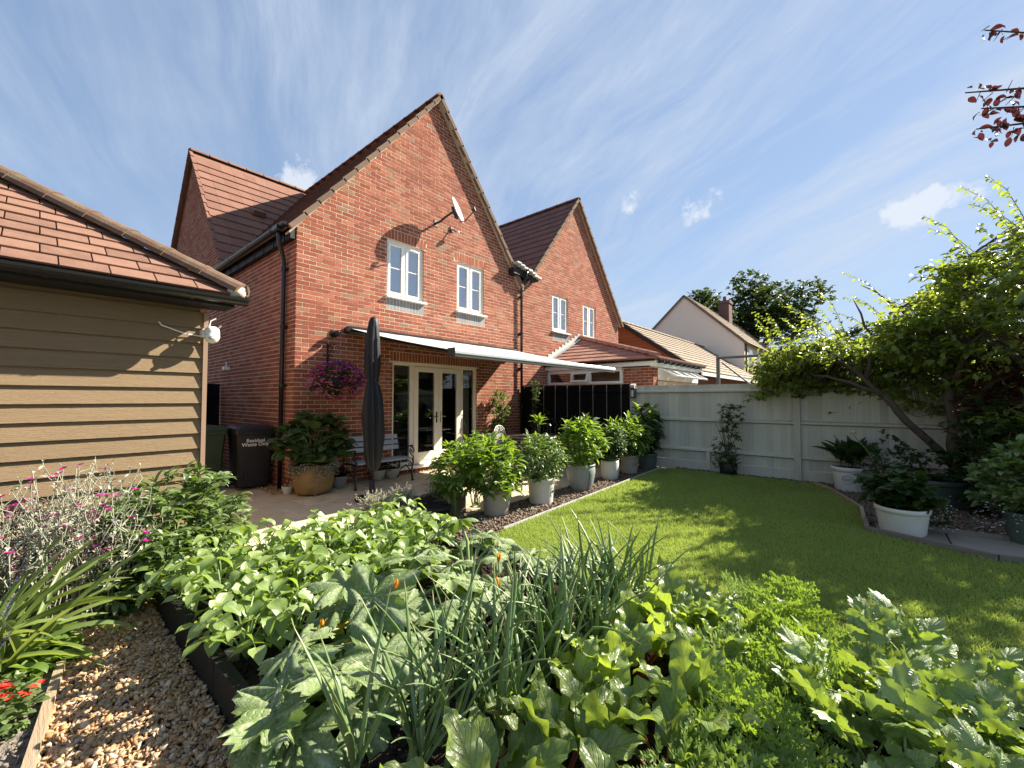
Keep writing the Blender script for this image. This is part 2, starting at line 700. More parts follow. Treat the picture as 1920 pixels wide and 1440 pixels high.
def palm_leaf(nr, na, lobes=5, depth=0.35, teeth=4, tooth=0.06, cup=0.15, ripple=0.05, seed=0, notch=0.75, droop=0.35):
    """palmate leaf of radius about 1 whose stalk joins at the origin; tip along +Y; uv = (r, theta/pi, vein)"""
    rr = random.Random(seed)
    ph = rr.random() * 6
    V, UV, F = [], [], []
    lob = [(-1 + 2 * i / (lobes - 1)) * 2.25 for i in range(lobes)]
    for i in range(nr + 1):
        q = i / nr
        for k in range(na + 1):
            th = -math.pi * 0.97 + 2 * math.pi * 0.97 * k / na
            dl = min(abs(th - c) for c in lob)
            half = 2.25 / (lobes - 1)
            s = min(1.0, dl / half)
            rad = 1 - depth * s ** 1.3
            rad *= 1 - 0.28 * (abs(th) / math.pi) ** 2
            if abs(th) > 2.5:
                rad *= 1 - notch * ((abs(th) - 2.5) / 0.65) ** 1.5 * 0.55
            rad *= 1 + tooth * abs(((th * teeth * lobes / 4.5) % 1) * 2 - 1) - tooth / 2
            rad *= 1 + 0.05 * math.sin(3 * th + ph)
            r = q * max(rad, 0.12)
            vein = max(0, 1 - dl / (0.34 * (1.1 - 0.55 * q)))
            z = cup * r * r * (1.0 - 1.6 * q) + ripple * r * math.cos(2 * math.pi * dl / half) + ripple * 0.9 * math.sin(5 * th + 4 * r + ph) * r * r
            z -= droop * max(0, r * math.cos(th)) ** 2 * 0.5 + droop * 0.35 * r * r
            V.append((r * math.sin(th), r * math.cos(th), z))
            UV.append((q, dl, vein))
    for i in range(nr):
        for k in range(na):
            a = i * (na + 1) + k
            F.append((a, a + 1, a + na + 2, a + na + 1))
    return np.array(V), np.array(F), np.array(UV)


def scatter(tmpl, mats):
    """merge copies of templates: mats = list of (template index, 3x3 array, loc)"""
    Vs, Fs, Us = [], [], []
    k = 0
    for ti in range(len(tmpl)):
        sel = [m for m in mats if m[0] == ti]
        if not sel:
            continue
        V, F, U = tmpl[ti]
        A = np.array([m[1] for m in sel])
        T = np.array([m[2] for m in sel])
        P = np.einsum('nij,vj->nvi', A, V) + T[:, None, :]
        n, v = P.shape[:2]
        Vs.append(P.reshape(-1, 3))
        Fs.append((F[None] + (np.arange(n) * v)[:, None, None]).reshape(-1, F.shape[1]) + k)
        Us.append(np.tile(U, (n, 1)))
        k += n * v
    return np.concatenate(Vs), np.concatenate(Fs), np.concatenate(Us)


def aim(az, el, roll=0.0, s=1.0, sw=None):
    """3x3 whose +Y points to azimuth az (from +X, radians), elevation el; +Z leans upward"""
    y = np.array([math.cos(az) * math.cos(el), math.sin(az) * math.cos(el), math.sin(el)])
    x = np.array([math.sin(az), -math.cos(az), 0.0])
    z = np.cross(x, y)
    c, si = math.cos(roll), math.sin(roll)
    x2, z2 = x * c + z * si, -x * si + z * c
    sw = s if sw is None else sw
    return np.stack([x2 * sw, y * s, z2 * s], axis=1)


def m4(A, loc):
    M = Matrix([list(r) + [0] for r in A.tolist()] + [[0, 0, 0, 1]])
    M.translation = Vector(loc)
    return M


def tmesh(name, t, mat):
    me = fast_mesh(name, *t)
    me.materials.append(MATS[mat])
    return me
# ------------------------------------------------------------------ material library
BR = [(0.0, (0.27, 0.082, 0.05)), (0.3, (0.32, 0.105, 0.062)), (0.55, (0.23, 0.072, 0.048)), (0.74, (0.34, 0.13, 0.08)), (0.88, (0.29, 0.095, 0.06)),
      (0.93, (0.25, 0.135, 0.085)), (0.975, (0.20, 0.13, 0.085)), (1.0, (0.30, 0.13, 0.085))]
material('brick', (0.4, 0.14, 0.08), 0.9, var=0.28, scale=22, bump=0.55, bscale=55, stops=BR, pvar=0.16, spec=0.15, bdist=0.012)
material('brick_arch', (0.29, 0.095, 0.055), 0.9, var=0.2, scale=22, bump=0.5, bscale=55, pvar=0.2, spec=0.15)
material('brick_slate', (0.19, 0.2, 0.215), 0.6, var=0.15, scale=20, bump=0.2, pvar=0.15, spec=0.4)
material('mortar', (0.66, 0.53, 0.40), 0.95, var=0.18, scale=9, bump=0.4, bscale=90, spec=0.1)
material('roof_tile', (0.215, 0.11, 0.08), 0.85, var=0.2, scale=7, bump=0.3, bscale=60, pvar=0.12, spec=0.2, stain=(0.17, 0.12, 0.09), stain_amt=0.4)
material('roof_tile_dark', (0.15, 0.085, 0.072), 0.85, var=0.2, scale=7, bump=0.3, bscale=60, pvar=0.14, spec=0.2)
material('tile_clay', (0.215, 0.118, 0.085), 0.85, var=0.3, scale=9, bump=0.35, bscale=70, pvar=0.2, spec=0.2, stain=(0.26, 0.155, 0.10), stain_scale=5, stain_amt=0.6)
material('ridge_clay', (0.16, 0.10, 0.07), 0.9, var=0.3, scale=9, bump=0.4, bscale=50, pvar=0.12, spec=0.15, stain=(0.16, 0.14, 0.09), stain_scale=9, stain_amt=0.85)
material('tile_pink', (0.36, 0.185, 0.14), 0.85, var=0.15, scale=6, bump=0.3, bscale=60, pvar=0.12, spec=0.2)
material('tile_buff', (0.27, 0.215, 0.16), 0.85, var=0.15, scale=6, bump=0.3, bscale=60, pvar=0.10, spec=0.2)
material('verge', (0.17, 0.12, 0.088), 0.9, var=0.25, scale=9, bump=0.3, pvar=0.15, spec=0.15)
material('undercloak', (0.42, 0.37, 0.29), 0.9, var=0.15, scale=9, spec=0.15)
material('cement', (0.62, 0.56, 0.45), 0.95, var=0.3, scale=18, bump=0.6, bscale=50, spec=0.1)
material('lead', (0.42, 0.42, 0.41), 0.6, var=0.2, scale=8, bump=0.4, bscale=25, spec=0.4)
material('black_plastic', (0.012, 0.012, 0.014), 0.28, var=0.1, scale=5, spec=0.5)
material('black_matt', (0.012, 0.012, 0.013), 0.6, var=0.2, scale=6, spec=0.4)
material('upvc', (0.80, 0.79, 0.75), 0.3, var=0.03, scale=3, spec=0.5)
material('cream_frame', (0.84, 0.79, 0.67), 0.35, var=0.04, scale=3, spec=0.5)
material('chrome', (0.75, 0.75, 0.74), 0.2, var=0.05, metal=1.0)
material('blind', (0.62, 0.68, 0.74), 0.9, var=0.1, scale=2)
material('curtain', (0.30, 0.26, 0.19), 0.9, var=0.15, scale=3, stretch=(8, 8, 0.4))
material('room', (0.035, 0.03, 0.026), 0.9, var=0.2, scale=1.5)  # darkness of the unlit interior is put into the wall colour
material('room_lit', (0.62, 0.58, 0.47), 0.9, var=0.3, scale=1.5)
glass_material('pane', (0.8, 0.85, 0.85), 0.45)
glass_material('pane_clear', (0.9, 0.92, 0.9), 0.04)
material('cladding', (0.245, 0.172, 0.098), 0.7, var=0.22, scale=3, bump=1.0, bscale=14, stretch=(1.2, 1, 22), pvar=0.03, spec=0.25, bdist=0.006)
material('cladding_trim', (0.30, 0.20, 0.14), 0.6, var=0.1, scale=5, spec=0.3)
material('white_plastic', (0.80, 0.79, 0.75), 0.35, var=0.05, scale=4)
material('dish_grey', (0.34, 0.35, 0.35), 0.4, var=0.06, scale=4)
material('fence_grey', (0.52, 0.50, 0.41), 0.8, var=0.22, scale=5, bump=0.45, bscale=22, stretch=(6, 6, 0.5), pvar=0.12, spec=0.25)
material('fence_dark', (0.010, 0.010, 0.011), 0.8, var=0.3, scale=6, bump=0.25, bscale=22, stretch=(6, 6, 0.5), pvar=0.2, spec=0.05)
material('wire', (0.22, 0.21, 0.19), 0.6, var=0.1, scale=6)
material('awning_cloth', (0.43, 0.43, 0.42), 0.8, var=0.05, scale=3, bump=0.05, bscale=300, spec=0.2)
material('awning_metal', (0.62, 0.66, 0.68), 0.35, var=0.04, scale=3, metal=0.3)
material('parasol_cloth', (0.014, 0.015, 0.019), 0.55, var=0.25, scale=5, bump=0.1, bscale=200, spec=0.35)
material('bench_slat', (0.33, 0.38, 0.45), 0.5, var=0.12, scale=4, stretch=(0.6, 8, 8), pvar=0.1)
material('iron', (0.012, 0.011, 0.011), 0.45, var=0.3, scale=12, bump=0.2, bscale=80)
material('table_metal', (0.035, 0.033, 0.031), 0.4, var=0.2, scale=8, spec=0.6)
material('bin_black', (0.016, 0.016, 0.018), 0.45, var=0.12, scale=8, bump=0.08, bscale=200)
material('bin_green', (0.028, 0.048, 0.018), 0.45, var=0.12, scale=8, bump=0.08, bscale=200)
material('lettering', (0.75, 0.75, 0.75), 0.6, var=0.02)
material('stoneware', (0.30, 0.185, 0.075), 0.6, var=0.35, scale=5, bump=0.35, bscale=40, stain=(0.17, 0.11, 0.055), stain_scale=4, stain_amt=0.7, spec=0.35)
material('pot_white', (0.66, 0.66, 0.60), 0.55, var=0.07, scale=6, bump=0.06, bscale=60, spec=0.3, stain=(0.46, 0.45, 0.38), stain_scale=4, stain_amt=0.3)
material('pot_grey', (0.26, 0.29, 0.29), 0.45, var=0.12, scale=5, bump=0.1, bscale=40, spec=0.4)
material('pot_stone', (0.40, 0.38, 0.33), 0.7, var=0.12, scale=6, bump=0.1, bscale=60, spec=0.25)
material('pot_green', (0.09, 0.12, 0.10), 0.6, var=0.15, scale=6, spec=0.3)
material('pot_mark', (0.22, 0.23, 0.22), 0.7, var=0.1)
material('slab', (0.60, 0.49, 0.35), 0.85, var=0.18, scale=3.2, bump=0.35, bscale=30, pvar=0.10, spec=0.25, stain=(0.29, 0.225, 0.165), stain_scale=2.2, stain_amt=0.5)
material('slab_joint', (0.14, 0.115, 0.085), 0.95, var=0.2, scale=9, spec=0.1)
material('slab_grey', (0.27, 0.24, 0.20), 0.85, var=0.2, scale=3.2, bump=0.35, bscale=30, pvar=0.12, spec=0.25)
material('soil', (0.04, 0.031, 0.024), 0.95, var=0.5, scale=30, bump=1.0, bscale=60, spec=0.1, bdist=0.03)
material('soil_dry', (0.26, 0.225, 0.185), 0.95, var=0.4, scale=14, bump=1.0, bscale=50, spec=0.1, bdist=0.03)
material('turf', (0.15, 0.19, 0.045), 0.95, var=0.35, scale=5, bump=0.8, bscale=130, spec=0.1, stain=(0.10, 0.115, 0.03), stain_scale=1.3, stain_amt=0.5)
material('earth', (0.10, 0.09, 0.06), 0.95, var=0.3, scale=0.4, spec=0.1)
material('board_dark', (0.013, 0.012, 0.011), 0.75, var=0.3, scale=5, bump=0.35, bscale=18, stretch=(6, 0.5, 6), pvar=0.2, spec=0.3)
material('board_grey', (0.20, 0.175, 0.14), 0.8, var=0.3, scale=5, bump=0.5, bscale=18, stretch=(6, 0.5, 6), pvar=0.15, spec=0.2)
material('board_tan', (0.33, 0.25, 0.165), 0.8, var=0.25, scale=5, bump=0.5, bscale=18, stretch=(6, 0.5, 6), pvar=0.15, spec=0.2)
GRV = [(0.0, (0.44, 0.26, 0.12)), (0.2, (0.34, 0.19, 0.085)), (0.38, (0.52, 0.36, 0.20)), (0.52, (0.26, 0.16, 0.09)), (0.66, (0.54, 0.43, 0.31)), (0.8, (0.38, 0.23, 0.13)), (0.9, (0.24, 0.21, 0.17)), (1.0, (0.48, 0.28, 0.12))]
material('pebble', (0.5, 0.35, 0.2), 0.75, var=0.25, scale=40, stops=GRV, spec=0.3, pvar=0.1)
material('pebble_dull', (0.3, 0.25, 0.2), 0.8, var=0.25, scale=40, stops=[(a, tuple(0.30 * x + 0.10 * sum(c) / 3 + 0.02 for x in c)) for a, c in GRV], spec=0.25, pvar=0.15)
material('pebble_bed', (0.15, 0.105, 0.07), 0.9, var=0.4, scale=40, bump=0.8, bscale=70, spec=0.1)
material('bark', (0.10, 0.08, 0.06), 0.9, var=0.35, scale=9, bump=0.9, bscale=24, stretch=(3, 3, 0.6), spec=0.15, bdist=0.02)
material('render_wall', (0.80, 0.68, 0.57), 0.9, var=0.06, scale=1.5, bump=0.15, bscale=60, spec=0.1)
material('render_cream', (0.66, 0.55, 0.40), 0.9, var=0.06, scale=1.5, spec=0.1)
material('clad_brown', (0.25, 0.095, 0.045), 0.8, var=0.15, scale=3, stretch=(1, 1, 6), pvar=0.08, spec=0.2)
material('steel_frame', (0.10, 0.10, 0.10), 0.5, var=0.1, metal=0.5)
material('shed_blue', (0.16, 0.26, 0.34), 0.7, var=0.1)
# plants
leaf_material('leaf_bean', (0.15, 0.235, 0.05), (0.26, 0.345, 0.105), (0.46, 0.66, 0.06), 0.36, 0.40, 0.9, vein=(0.15, 0.24, 0.07), vein_amt=0.45)
leaf_material('leaf_courgette', (0.10, 0.165, 0.035), (0.16, 0.235, 0.06), (0.24, 0.38, 0.03), 0.25, 0.55, 0.45, mottle=(0.46, 0.51, 0.36), mottle_amt=0.75, mscale=7, bump=0.5)
leaf_material('stalk', (0.20, 0.30, 0.10), (0.26, 0.36, 0.13), (0.25, 0.40, 0.08), 0.2, 0.45, 0.5, bump=0)
leaf_material('leaf_onion', (0.12, 0.20, 0.07), (0.20, 0.29, 0.11), (0.28, 0.44, 0.07), 0.22, 0.38, 0.7, bump=0.1, mscale=9, tip=(0.42, 0.36, 0.16))
leaf_material('leaf_beet', (0.13, 0.21, 0.04), (0.23, 0.31, 0.10), (0.44, 0.60, 0.05), 0.42, 0.33, 0.6, vein=(0.20, 0.16, 0.06), vein_amt=0.6, bump=0.5)
leaf_material('stalk_beet', (0.24, 0.03, 0.035), (0.30, 0.10, 0.06), (0.35, 0.05, 0.04), 0.2, 0.4, 0.5, bump=0)
leaf_material('leaf_carrot', (0.15, 0.23, 0.05), (0.23, 0.32, 0.09), (0.40, 0.58, 0.05), 0.35, 0.5, 0.4, bump=0)
leaf_material('leaf_parsnip', (0.12, 0.20, 0.05), (0.22, 0.31, 0.10), (0.44, 0.60, 0.05), 0.26, 0.42, 0.8, vein=(0.28, 0.36, 0.14), vein_amt=0.5, bump=0.5)
leaf_material('leaf_iris', (0.11, 0.17, 0.045), (0.19, 0.26, 0.07), (0.42, 0.52, 0.08), 0.35, 0.4, 0.5, bump=0.1)
leaf_material('leaf_shrub', (0.095, 0.145, 0.05), (0.18, 0.24, 0.095), (0.24, 0.38, 0.05), 0.30, 0.38, 0.55, bump=0)
leaf_material('leaf_dark', (0.022, 0.048, 0.014), (0.045, 0.08, 0.02), (0.10, 0.19, 0.02), 0.28, 0.35, 0.5, bump=0)
leaf_material('leaf_lily', (0.085, 0.15, 0.03), (0.19, 0.27, 0.06), (0.36, 0.56, 0.03), 0.36, 0.34, 0.6, bump=0)
leaf_material('leaf_hydrangea', (0.045, 0.085, 0.025), (0.075, 0.125, 0.035), (0.14, 0.24, 0.04), 0.25, 0.5, 0.4, bump=0, vein=(0.12, 0.17, 0.07), vein_amt=0.4)
leaf_material('leaf_silver', (0.34, 0.35, 0.26), (0.44, 0.44, 0.34), (0.30, 0.33, 0.20), 0.2, 0.8, 0.2, bump=0)
leaf_material('leaf_tree', (0.085, 0.13, 0.03), (0.15, 0.205, 0.055), (0.46, 0.58, 0.045), 0.44, 0.35, 0.55, bump=0)
leaf_material('leaf_purple', (0.035, 0.014, 0.016), (0.06, 0.024, 0.024), (0.14, 0.03, 0.03), 0.25, 0.35, 0.5, bump=0)
leaf_material('leaf_copper', (0.05, 0.025, 0.02), (0.09, 0.05, 0.035), (0.30, 0.13, 0.07), 0.35, 0.4, 0.5, bump=0)
leaf_material('leaf_far', (0.045, 0.07, 0.022), (0.07, 0.105, 0.03), (0.13, 0.19, 0.035), 0.25, 0.5, 0.3, bump=0)
leaf_material('blade', (0.20, 0.28, 0.055), (0.37, 0.43, 0.14), (0.48, 0.62, 0.09), 0.38, 0.5, 0.35, bump=0, mscale=1.6)
leaf_material('petal_orange', (0.75, 0.30, 0.02), (0.85, 0.45, 0.03), (0.85, 0.42, 0.03), 0.35, 0.6, 0.2, bump=0)
leaf_material('fruit_yellow', (0.65, 0.36, 0.03), (0.60, 0.42, 0.06), (0.5, 0.3, 0.03), 0.1, 0.3, 0.5, bump=0)
leaf_material('petal_magenta', (0.55, 0.02, 0.30), (0.65, 0.06, 0.40), (0.6, 0.05, 0.38), 0.35, 0.7, 0.1, bump=0)
leaf_material('petal_red', (0.60, 0.02, 0.02), (0.72, 0.09, 0.05), (0.7, 0.06, 0.04), 0.35, 0.6, 0.2, bump=0)
leaf_material('petal_purple', (0.28, 0.04, 0.42), (0.45, 0.05, 0.42), (0.45, 0.07, 0.55), 0.35, 0.7, 0.1, bump=0)
leaf_material('petal_pink', (0.62, 0.20, 0.42), (0.70, 0.36, 0.55), (0.6, 0.25, 0.45), 0.35, 0.7, 0.1, bump=0)
leaf_material('petal_white', (0.72, 0.72, 0.78), (0.8, 0.8, 0.8), (0.7, 0.7, 0.7), 0.3, 0.7, 0.1, bump=0)
leaf_material('petal_cream', (0.72, 0.66, 0.48), (0.8, 0.74, 0.56), (0.7, 0.65, 0.5), 0.3, 0.7, 0.1, bump=0)
leaf_material('petal_violet', (0.06, 0.03, 0.16), (0.10, 0.05, 0.24), (0.12, 0.06, 0.3), 0.3, 0.7, 0.1, bump=0)
# ------------------------------------------------------------------ ground sheet
g = Geo()
g.add([(-400, -400, -0.06), (400, -400, -0.06), (400, 400, -0.06), (-400, 400, -0.06)], [(0, 1, 2, 3)])
structure('ground', g, 'earth')

X1 = 5.94           # party line
HAND = random.Random(3)


def emit_bricks(wall, layout, O, U, NRM, mat, n_single=0, near=None, proud=0.0):
    """bricks of one wall face: the nearest n_single whole ones as objects, the rest joined"""
    O, U, NRM = Vector(O), Vector(U), Vector(NRM)
    Z = Vector((0, 0, 1))
    singles = set()
    if n_single:
        idx = [i for i, (q, full) in enumerate(layout) if full]
        cen = lambda i: O + U * (sum(p[0] for p in layout[i][0]) / 4) + Z * (sum(p[1] for p in layout[i][0]) / 4)
        idx.sort(key=lambda i: (cen(i) - near).length)
        singles = set(idx[:n_single])
    var = []
    if singles:
        for k in range(8):
            gg = Geo()
            pts = [U * a + Z * b for a, b in ((-0.1075, -0.0325), (0.1075, -0.0325), (0.1075, 0.0325), (-0.1075, 0.0325))]
            if U.cross(Z).dot(NRM) < 0:
                pts = pts[::-1]
            gg.prism(pts, NRM, 0.016, 0.001, [HAND.uniform(-0.0003, 0.0022) for _ in range(4)])
            var.append(gg.mesh('brick'))
            var[-1].materials.append(MATS[mat])
    big = Geo()
    for i, (q, full) in enumerate(layout):
        d = proud + HAND.uniform(0.0008, 0.003)
        if i in singles:
            c = O + U * (sum(p[0] for p in q) / 4) + Z * (sum(p[1] for p in q) / 4) + NRM * d
            place('brick', var[HAND.randrange(8)], None, wall, Matrix.Translation(c) @ Euler((0, 0, 0)).to_matrix().to_4x4())
        else:
            pts = [O + U * a + Z * b + NRM * d for a, b in q]
            if U.cross(Z).dot(NRM) < 0:
                pts = pts[::-1]
            big.prism(pts, NRM, 0.016, 0.001, [HAND.uniform(-0.0003, 0.0022) for _ in pts])
    part('brickwork', big, mat, wall, kind='stuff')


def soldier(u0, u1, z0, z1, fan=0.0, n=None):
    """upright bricks over an opening, splayed a little"""
    n = n or max(3, round((u1 - u0) / 0.075))
    w = (u1 - u0) / n
    mid = (u0 + u1) / 2
    res = []
    for i in range(n):
        a, b = u0 + i * w + 0.005, u0 + (i + 1) * w - 0.005
        sa, sb = (a - mid) * fan, (b - mid) * fan
        res.append(([(a, z0), (b, z0), (b + sb, z1), (a + sa, z1)], False))
    return res


def wall_core(name, root, cells, O, U, NRM, back, mat='mortar', holes=(), reveal=0.10):
    g = Geo()
    O, U, NRM = Vector(O), Vector(U), Vector(NRM)
    Z = Vector((0, 0, 1))
    flip = U.cross(Z).dot(NRM) < 0
    for q in cells:
        pts = [O + U * a + Z * b - NRM * back for a, b in q]
        g.add(pts[::-1] if flip else pts, [tuple(range(len(pts)))])
    for h in holes:                                  # reveals of the openings
        c = [(h[0], h[2]), (h[1], h[2]), (h[1], h[3]), (h[0], h[3])]
        for i in range(4):
            a, b = c[i], c[(i + 1) % 4]
            P = [O + U * a[0] + Z * a[1] - NRM * back, O + U * b[0] + Z * b[1] - NRM * back]
            g.add([P[0], P[1], P[1] - NRM * reveal, P[0] - NRM * reveal], [(0, 1, 2, 3)])
    return part(name, g, mat, root)


def casement(root, x0, x1, z0, z1, y, fmat='upvc', blind='blind', name='window', sill=True, bars=True):
    """two-light casement facing -Y, frame face at y"""
    g = Geo()
    t = 0.055
    g.bbox(x0, x0 + t, y, y + 0.06, z0, z1, 0.006)
    g.bbox(x1 - t, x1, y, y + 0.06, z0, z1, 0.006)
    g.bbox(x0 + t, x1 - t, y, y + 0.06, z1 - t, z1, 0.006)
    g.bbox(x0 + t, x1 - t, y, y + 0.06, z0, z0 + t, 0.006)
    m = (x0 + x1) / 2
    g.bbox(m - 0.03, m + 0.03, y, y + 0.06, z0 + t, z1 - t, 0.006)
    w = part(name, g, fmat, root)
    for a, b in ((x0 + t, m - 0.03), (m + 0.03, x1 - t)):
        s = Geo()
        k = 0.05
        s.bbox(a + 0.002, a + k, y - 0.014, y + 0.03, z0 + t + 0.002, z1 - t - 0.002, 0.006)
        s.bbox(b - k, b - 0.002, y - 0.014, y + 0.03, z0 + t + 0.002, z1 - t - 0.002, 0.006)
        s.bbox(a + k, b - k, y - 0.012, y + 0.03, z0 + t + 0.002, z0 + t + k, 0.006)
        s.bbox(a + k, b - k, y - 0.012, y + 0.03, z1 - t - k, z1 - t - 0.002, 0.006)
        if bars:
            zm = z0 + (z1 - z0) * 0.52
            s.box(a + k, b - k, y + 0.006, y + 0.012, zm - 0.007, zm + 0.007)
        s.box(a + 0.1, b - 0.1, y - 0.02, y - 0.0145, z1 - t - 0.034, z1 - t - 0.02)
        part('sash', s, fmat, w)
        p = Geo()
        p.add([(a + k, y + 0.015, z0 + t + k), (b - k, y + 0.015, z0 + t + k), (b - k, y + 0.015, z1 - t - k), (a + k, y + 0.015, z1 - t - k)], [(0, 1, 2, 3)])
        part('pane', p, 'pane', w)
    bl = Geo()
    bl.add([(x0, y + 0.16, z0), (x1, y + 0.16, z0), (x1, y + 0.16, z1), (x0, y + 0.16, z1)], [(0, 1, 2, 3)])
    part('blind', bl, blind, w)
    if sill:
        s = Geo()
        s.bbox(x0 - 0.03, x1 + 0.05, y - 0.13, y + 0.02, z0 - 0.045, z0 - 0.002, 0.008)
        part('sill', s, fmat, w)
    return w


def slope_tiles(roof, O, E, S, NRM, wE, hS, tw, tg, mat, keep=None, thick=0.036, single=True, gapx=0.0015, brk=True):
    """overlapping tiles on a slope: O eave corner, E along the eave, S up the slope"""
    O, E, S, NRM = Vector(O), Vector(E), Vector(S), Vector(NRM)
    me = Geo()
    l = tg + 0.06
    me.add([(gapx, 0, thick), (tw - gapx, 0, thick), (tw - gapx, l, 0.004), (gapx, l, 0.004),
            (gapx, 0, 0.0), (tw - gapx, 0, 0.0), (tw - gapx, l, -0.012), (gapx, l, -0.012)],
           [(0, 1, 2, 3), (4, 5, 1, 0), (5, 6, 2, 1), (7, 4, 0, 3), (6, 7, 3, 2)])
    mesh = me.mesh('tile')
    mesh.materials.append(MATS[mat])
    big = Geo()
    nr, nc = int(hS / tg), int(wE / tw) + 1
    for r in range(nr):
        for c in range(-1, nc):
            u = c * tw + (tw / 2 if (r % 2 and brk) else 0)
            if u < -0.02 or u + tw > wE + 0.02:
                continue
            v = r * tg
            if keep and not keep(O + E * (u + tw / 2) + S * (v + tg / 2)):
                continue
            P = O + E * u + S * v + NRM * HAND.uniform(0, 0.004)
            M = frame_matrix(E, S, NRM, P)
            if single:
                place('tile', mesh, None, roof, M)
            else:
                big.add([M @ Vector(p) for p in me.v], me.f)
    if not single:
        part('tile_courses', big, mat, roof, kind='stuff')


def verge_units(roof, A, B, NRM, out, mat='verge', step=0.34, drop=0.085):
    """stepped verge cappings along a gable edge from A (eave) to B (ridge); out = outward of the gable"""
    A, B, out, NRM = Vector(A), Vector(B), Vector(out), Vector(NRM)
    S = (B - A)
    L = S.length
    S.normalize()
    n = int(L / step)
    for i in range(n):
        p = A + S * (i * L / n)
        l = L / n + 0.03
        V = []
        for s, h in ((0, 0.03), (l, 0.006)):
            for o, d in ((0.0, h), (0.075, h), (0.075, h - drop), (0.0, h - drop)):
                V.append(p + S * s + out * o + NRM * d)
        g = Geo()
        g.add(V, [(0, 1, 2, 3), (7, 6, 5, 4), (0, 4, 5, 1), (1, 5, 6, 2), (2, 6, 7, 3), (3, 7, 4, 0)])
        part('verge_tile', g, mat, roof)


def ridge_tiles(roof, A, B, r, mat, step=0.42, z=0.0):
    A, B = Vector(A), Vector(B)
    L = (B - A).length
    D = (B - A).normalized()
    side = D.cross(Vector((0, 0, 1))).normalized()
    up = side.cross(D)
    n = max(1, round(L / step))
    for i in range(n):
        g = Geo()
        V, F = [], []
        m = 8
        for k, (s, rr) in enumerate(((0, r), (L / n * 0.93, r * 0.97), (L / n * 0.93, r * 1.06), (L / n + 0.012, r * 1.06))):
            for j in range(m + 1):
                a = math.pi * j / m
                V.append(A + D * (i * L / n + s) + side * (math.cos(a) * rr) + up * (math.sin(a) * rr * 0.85 + z))
        for k in range(3):
            for j in range(m):
                a = k * (m + 1) + j
                F.append((a, a + 1, a + m + 2, a + m + 1))
        F.append(tuple(range(m, -1, -1)))
        F.append(tuple(3 * (m + 1) + j for j in range(m + 1)))
        g.add(V, F)
        part('ridge_tile', g, mat, roof, smooth=False)


def gutter(root, A, B, r=0.056, mat='black_plastic', name='gutter', brackets=True):
    A, B = Vector(A), Vector(B)
    D = (B - A).normalized()
    side = D.cross(Vector((0, 0, 1))).normalized()
    L = (B - A).length
    g = Geo()
    V, F = [], []
    m = 9
    for s in (0, L):
        for rr in (r, r - 0.006):
            for j in range(m + 1):
                a = math.pi + math.pi * j / m
                V.append(A + D * s + side * (math.cos(a) * rr) + Vector((0, 0, math.sin(a) * rr * 1.05)))
    k = m + 1
    for j in range(m):
        F.append((j, j + 1, 2 * k + j + 1, 2 * k + j))
        F.append((k + j + 1, k + j, 3 * k + j, 3 * k + j + 1))
        F.append((j + 1, j, k + j, k + j + 1))
        F.append((2 * k + j, 2 * k + j + 1, 3 * k + j + 1, 3 * k + j))
    F += [(0, 2 * k, 3 * k, k), (m, k + m, 3 * k + m, 2 * k + m)]
    F += [tuple(range(0, k)), tuple(range(3 * k - 1, 2 * k - 1, -1))]
    g.add(V, F)
    o = part(name, g, mat, root)
    if brackets:
        n = max(2, int(L / 0.9))
        for i in range(n):
            b = Geo()
            V, F = [], []
            for s in (-0.018, 0.018):
                for j in range(m + 1):
                    a = math.pi + math.pi * j / m
                    V.append(A + D * (L * (i + 0.5) / n + s) + side * (math.cos(a) * (r + 0.006)) + Vector((0, 0, math.sin(a) * (r + 0.006) * 1.05)))
            for j in range(m):
                F.append((j, j + 1, k + j + 1, k + j))
            b.add(V, F)
            part('bracket', b, mat, o)
    return o


# ------------------------------------------------------------------ the brick house
house = thing('brick_house', (3, 2, 0), 'steep gabled red brick house with white upper windows and cream french doors', 'house')
APX, APZ, EZ = 2.97, 8.16, 4.46
win1, win2 = (1.72, 2.62, 3.58, 4.735), (3.57, 4.47, 3.58, 4.735)
door = (1.875, 4.235, 0.15, 2.285)
holes = [win1, win2, door]
outline = [(0, 0), (X1, 0), (X1, EZ), (APX, APZ), (0, EZ)]
UPC = lambda z: math.ceil(z / .075 - 1e-6) * .075
arch_r = [(w[0] - 0.06, w[1] + 0.06, w[3], UPC(w[3] + 0.19)) for w in (win1, win2)] + [(door[0] - 0.06, door[1] + 0.06, door[3], UPC(door[3] + 0.19))]
sub_r = [(w[0], w[1] + 0.03, UPC(w[2] - 0.29), w[2]) for w in (win1, win2)]
front = wall_core('wall', house, wall_cells(outline, holes), (0, 0, 0), (1, 0, 0), (0, -1, 0), 0.0006, holes=holes, reveal=0.12)
lay = brick_layout(outline, holes + arch_r + sub_r)
emit_bricks(front, lay, (0, 0, 0), (1, 0, 0), (0, -1, 0), 'brick', 300, Vector((0.6, -0.2, 1.9)))
for rct, fan in zip(arch_r, (0.09, 0.09, 0.02)):
    for q, _ in soldier(rct[0] + 0.005, rct[1] - 0.005, rct[2] + 0.004, rct[3] - 0.006, fan * 0.5):
        ar = Geo()
        ar.prism([Vector((a, -0.002, b)) for a, b in q], (0, -1, 0), 0.016, 0.003, [HAND.uniform(-0.003, 0.003) for _ in q])
        part('arch_brick', ar, 'brick_arch', front)
